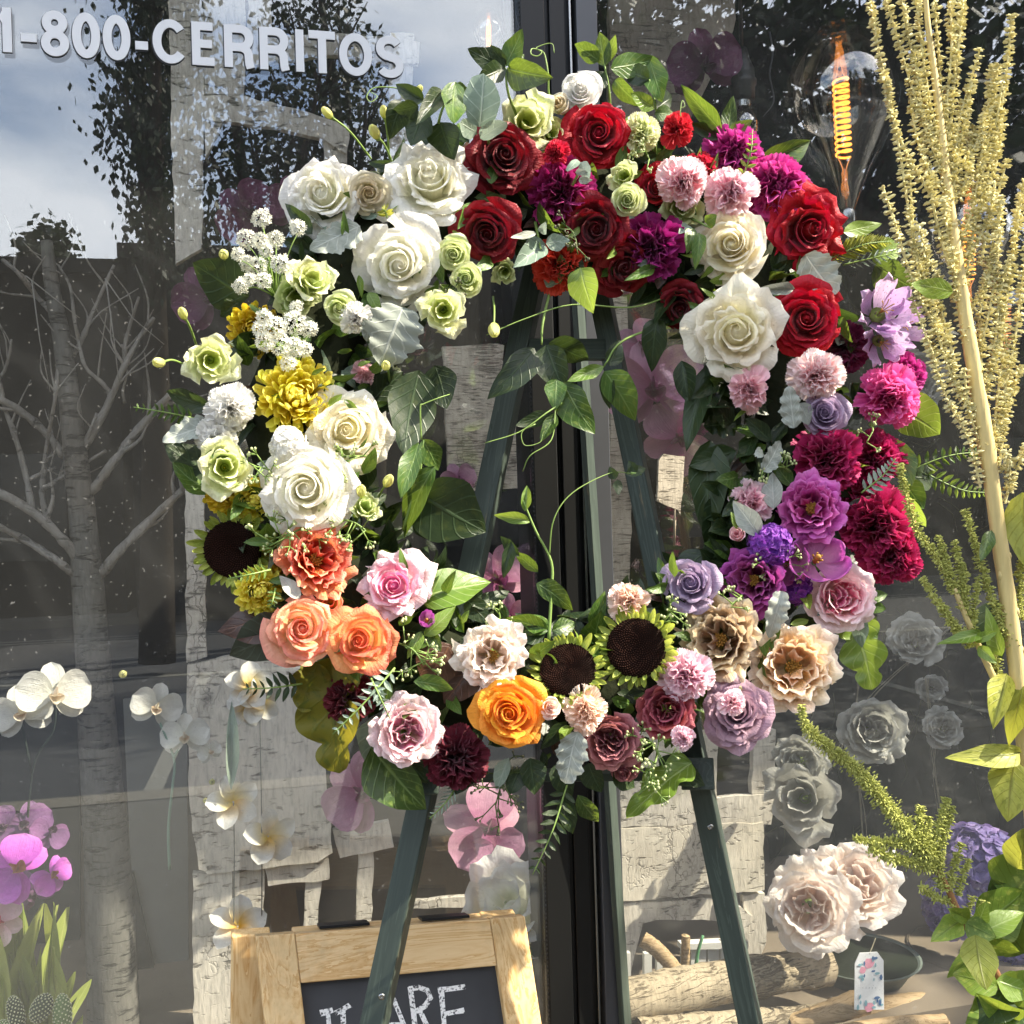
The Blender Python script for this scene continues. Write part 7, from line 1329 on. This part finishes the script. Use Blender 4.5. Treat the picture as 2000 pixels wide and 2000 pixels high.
# grass leaves and cactus at the lower left
M_GRASS = leaf_mat('grass_leaf', '#7c9040', '#a9b45c', '#c8cc80', .45, .4, '#c8cc58', 1); gc = empty('strap_leaf_plant', T(hit(60, 1960, .16)), 'clump of pale green strap leaves at the lower left corner', 'plant'); c = Vector(gc.location); q = random.Random(9)
for i in range(34):
    u0 = q.uniform(-10, 110); A = hit(u0, 1990, .14 + q.uniform(0, .1)); Bq = hit(u0 + q.uniform(-60, 50), q.uniform(1690, 1850), .14 + q.uniform(-.03, .1)); obj('leaf', lmesh('lance', i % 3), M_GRASS, gc, T(-c) @ leaf_M(A, Bq, q.uniform(10, 17) * usz(A), q.uniform(-.8, .8)))
for lv in ((118, 1950, 112, 1850, 26), (90, 1950, 146, 1885, 14), (128, 1970, 158, 1918, 18)): obj('leaf', lmesh('lance', 1), LD if lv[4] == 14 else M_GRASS, gc, T(-c) @ leaf_M(hit(lv[0], lv[1], .1), hit(lv[2], lv[3], .1), lv[4] * usz(c), .2))
M_CAC = plain('cactus_skin', '#59713c', .6, .2, 0, .2, 20, .2); M_CACD = plain('cactus_dark_skin', '#2c3a26', .6, .2, 0, .2, 20, .2); M_DOT = plain('cactus_areole', '#d6d8b0', .7, .1)
for u, v, rx, rz, tl, mt, lab in ((30, 1912, 15, 34, -.2, M_CACD, 'dark spotted cactus pad at the lower left corner, left of three'), (78, 1902, 19, 28, .5, M_CACD, 'tilted spotted cactus pad at the lower left corner, middle of three'), (118, 1915, 17, 40, .0, M_CAC, 'bright spotted cactus pad at the lower left corner, right of three'), (6, 1945, 18, 20, 0, M_CAC, 'low cactus pad at the very corner')):
    Pq = hit(u, v, .09); k_ = usz(Pq); root = empty('cactus', T(Pq) @ RY(tl), lab, 'cactus', 'small spotted cacti at the lower left'); mb = MB(); ball(mb, (0, 0, 0), rz * k_, 16, 12, (rx / rz, rx / rz * .8, 1)); obj('pad', mb.mesh('pad'), mt, root); mb = MB(); n = 150
    for i in range(n): d = sph(math.acos(1 - 2 * (i + .5) / n), i * 2.39996); ball(mb, (d.x * rx * k_, d.y * rx * .8 * k_, d.z * rz * k_), 1.7 * k_, 5, 3)
    obj('areole', mb.mesh('areole'), M_DOT, root, None, 'stuff')
# ---------------------------------------------------------------- hanging bulbs
mt, t, o_ = new_mat('bulb_glass'); tr = N(t, 'ShaderNodeBsdfTransparent'); tr.inputs[0].default_value = (.93, .88, .80, 1); gl = N(t, 'ShaderNodeBsdfGlossy'); gl.inputs['Roughness'].default_value = .0; fr2 = N(t, 'ShaderNodeLayerWeight'); fr2.inputs['Blend'].default_value = .5; mxs = N(t, 'ShaderNodeMixShader'); t.links.new(math_(t, 'ADD', math_(t, 'MULTIPLY', math_(t, 'POWER', fr2.outputs['Facing'], 2.2), .7), .22), mxs.inputs[0]); t.links.new(tr.outputs[0], mxs.inputs[1]); t.links.new(gl.outputs[0], mxs.inputs[2]); t.links.new(mxs.outputs[0], o_.inputs[0]); M_BULB = mt
mt, t, o_ = new_mat('glowing_filament'); em = N(t, 'ShaderNodeEmission'); em.inputs[0].default_value = (1, .33, .05, 1); em.inputs[1].default_value = 1.6; t.links.new(em.outputs[0], o_.inputs[0]); M_FIL = mt
mt, t, o_ = new_mat('dim_filament'); em = N(t, 'ShaderNodeEmission'); em.inputs[0].default_value = (.9, .34, .12, 1); em.inputs[1].default_value = .55; t.links.new(em.outputs[0], o_.inputs[0]); M_FIL2 = mt
def bulb(label, cx, top, bot, half, Y, coil, wide=.42, cap=True, name='filament_bulb', socket_top=False, lean=0.):
    Pt, Pb = hit(cx, top, Y), hit(cx + lean, bot, Y); k_ = usz(Pt); H_ = (Pt - Pb).length; F_ = frame((Pt - Pb), (1, 0, 0)); root = empty(name, T(Pb) @ F_, label, 'light bulb', 'hanging filament bulbs'); hw = half * k_
    pr = [(.13, 0), (.16, .02), (.26, .10), (.45, .22), (.72, .36), (.93, .50), (1.0, .60), (.97, .70), (.86, .80), (.66, .90), (.44, .965), (.36, .985), (.34, 1.0), (.001, 1.0)]; mb = MB(); lathe(mb, [(a * hw, b * H_) for a, b in pr], 40); obj('glass', mb.mesh('glass'), M_BULB, root)
    mb = MB(); lathe(mb, [(.001, -.10 * H_), (.10 * hw, -.095 * H_), (.16 * hw, -.07 * H_), (.165 * hw, 0), (.14 * hw, .012 * H_)], 20); obj('base', mb.mesh('base'), M_STEEL, root); mb = MB(); lathe(mb, [(.001, .0), (.12 * hw, .0), (.05 * hw, .16 * H_), (.03 * hw, .24 * H_)], 12); obj('stem', mb.mesh('stem'), M_BULB, root)
    z0, z1 = .30 * H_, .72 * H_; n = 13; mb = MB(); pts = [Vector((math.cos(i / 14 * 6.283) * hw * .13, math.sin(i / 14 * 6.283) * hw * .13, z0 + (z1 - z0) * i / (14 * n))) for i in range(14 * n + 1)]; tube(mb, pts, .0017 * H_ / .28, None, 6); obj('filament', mb.mesh('filament'), coil, root)
    mb = MB(); tube(mb, smooth([(-hw * .13, 0, z0), (-.15 * hw, 0, .6 * H_), (-hw * .06, 0, .76 * H_), (0, 0, .86 * H_), (hw * .05, 0, .76 * H_), (hw * .13, 0, z1)], 5), .001, None, 5); tube(mb, smooth([(-hw * .13, 0, z0), (-.04 * hw, 0, .24 * H_), (0, 0, .17 * H_), (.04 * hw, 0, .24 * H_), (hw * .13, 0, z0)], 5), .001, None, 5); obj('support_wire', mb.mesh('support_wire'), M_FIL2, root); return root
bulb('large clear bulb with a glowing orange coil at the upper right', 1581, 52, 400, 106, .22, M_FIL, lean=16); bulb('large clear bulb with an orange coil hidden behind the amaranth', 1828, 330, 610, 84, .34, M_FIL); bulb('slim glowing bulb behind the topmost glossy leaves', 922, 20, 118, 30, .3, M_FIL); bulb('small dim bulb glowing at the right of the mullion top', 1186, 60, 118, 20, .5, M_FIL2)
bulb('dim bulb mirrored low behind the right amaranth spikes', 1900, 520, 700, 50, .55, M_FIL2)
def socket(label, u, v0, v1, Y, rb):
    k_ = usz(hit(u, v0, Y)); Pb = hit(u, v1, Y); root = empty('bulb_socket', T(Pb), label, 'socket', 'black bulb sockets on cords'); h_ = (v1 - v0) * k_; mb = MB(); lathe(mb, [(.001, 0), (22 * k_, 0), (23 * k_, h_ * .25), (26 * k_, h_ * .3), (26 * k_, h_ * .38), (23 * k_, h_ * .42), (22 * k_, h_ * .6), (14 * k_, h_ * .8), (10 * k_, h_), (.001, h_)], 24); obj('shell', mb.mesh('shell'), M_BLACK2, root)
    mb = MB(); tube(mb, [(0, 0, h_), (0, 0, TOP + .2 - Pb.z)], .004, .004, 8); obj('cord', mb.mesh('cord'), M_BLACK2, root); mb = MB(); lathe(mb, [(14 * k_, 0), (13 * k_, -10 * k_), (20 * k_, -22 * k_), (rb * k_, -44 * k_), (rb * .95 * k_, -62 * k_), (rb * .5 * k_, -80 * k_), (.001, -86 * k_)], 24); obj('bulb', mb.mesh('bulb'), M_BULB, root); mb = MB(); lathe(mb, [(15 * k_, -1 * k_), (14.5 * k_, -14 * k_)], 20); obj('screw_base', mb.mesh('screw_base'), M_STEEL, root)
socket('black bulb socket with a small clear bulb above the magenta carnation', 1402, 92, 190, .24, 28); socket('black bulb socket on a cord near the mullion top', 1226, 42, 100, .45, 18)
istem('hanging_wire', 'curly grey wire hanging left of the large bulb', 'wire', [[(1452, 60, .4), (1458, 100, .4), (1452, 140, .4), (1460, 190, .4), (1440, 220, .4)]], M_GREYM, .0018)
# turned dark wooden post behind the amaranth
Pq = hit(1872, 320, .6); k_ = usz(Pq); tp = empty('turned_post', T((Pq.x, Pq.y, FLR)), 'dark turned wooden post standing behind the amaranth top', 'post'); z_ = hit(1872, 320, .6).z - FLR; mb = MB(); lathe(mb, [(.03, 0), (.03, z_ * .9), (.012, z_ * .92), (.028, z_ * .95), (.014, z_ * .975), (.032, z_), (.014, z_ + .03), (.03, z_ + .06), (.014, z_ + .09), (.026, z_ + .13), (.03, z_ + .25), (.012, z_ + .33), (.001, z_ + .34)], 20); obj('turning', mb.mesh('turning'), plain('dark_turned_wood', '#1c1815', .35, .5), tp)
sl_ = empty('lamp_shade', T(hit(1245, 5, .5)), 'corner of a pale metal lamp shade at the top right of the mullion', 'lamp'); mb = MB(); k_ = usz(hit(1245, 5, .5)); lathe(mb, [(30 * k_, -14 * k_), (20 * k_, 60 * k_), (8 * k_, 70 * k_)], 24); obj('shade', mb.mesh('shade'), plain('pale_metal', '#a8aaa8', .4, .5), sl_); mb = MB(); tube(mb, [(0, 0, 68 * k_), (0, 0, TOP + .2 - sl_.location.z)], .003, .003, 6); obj('cord', mb.mesh('cord'), M_BLACK2, sl_)
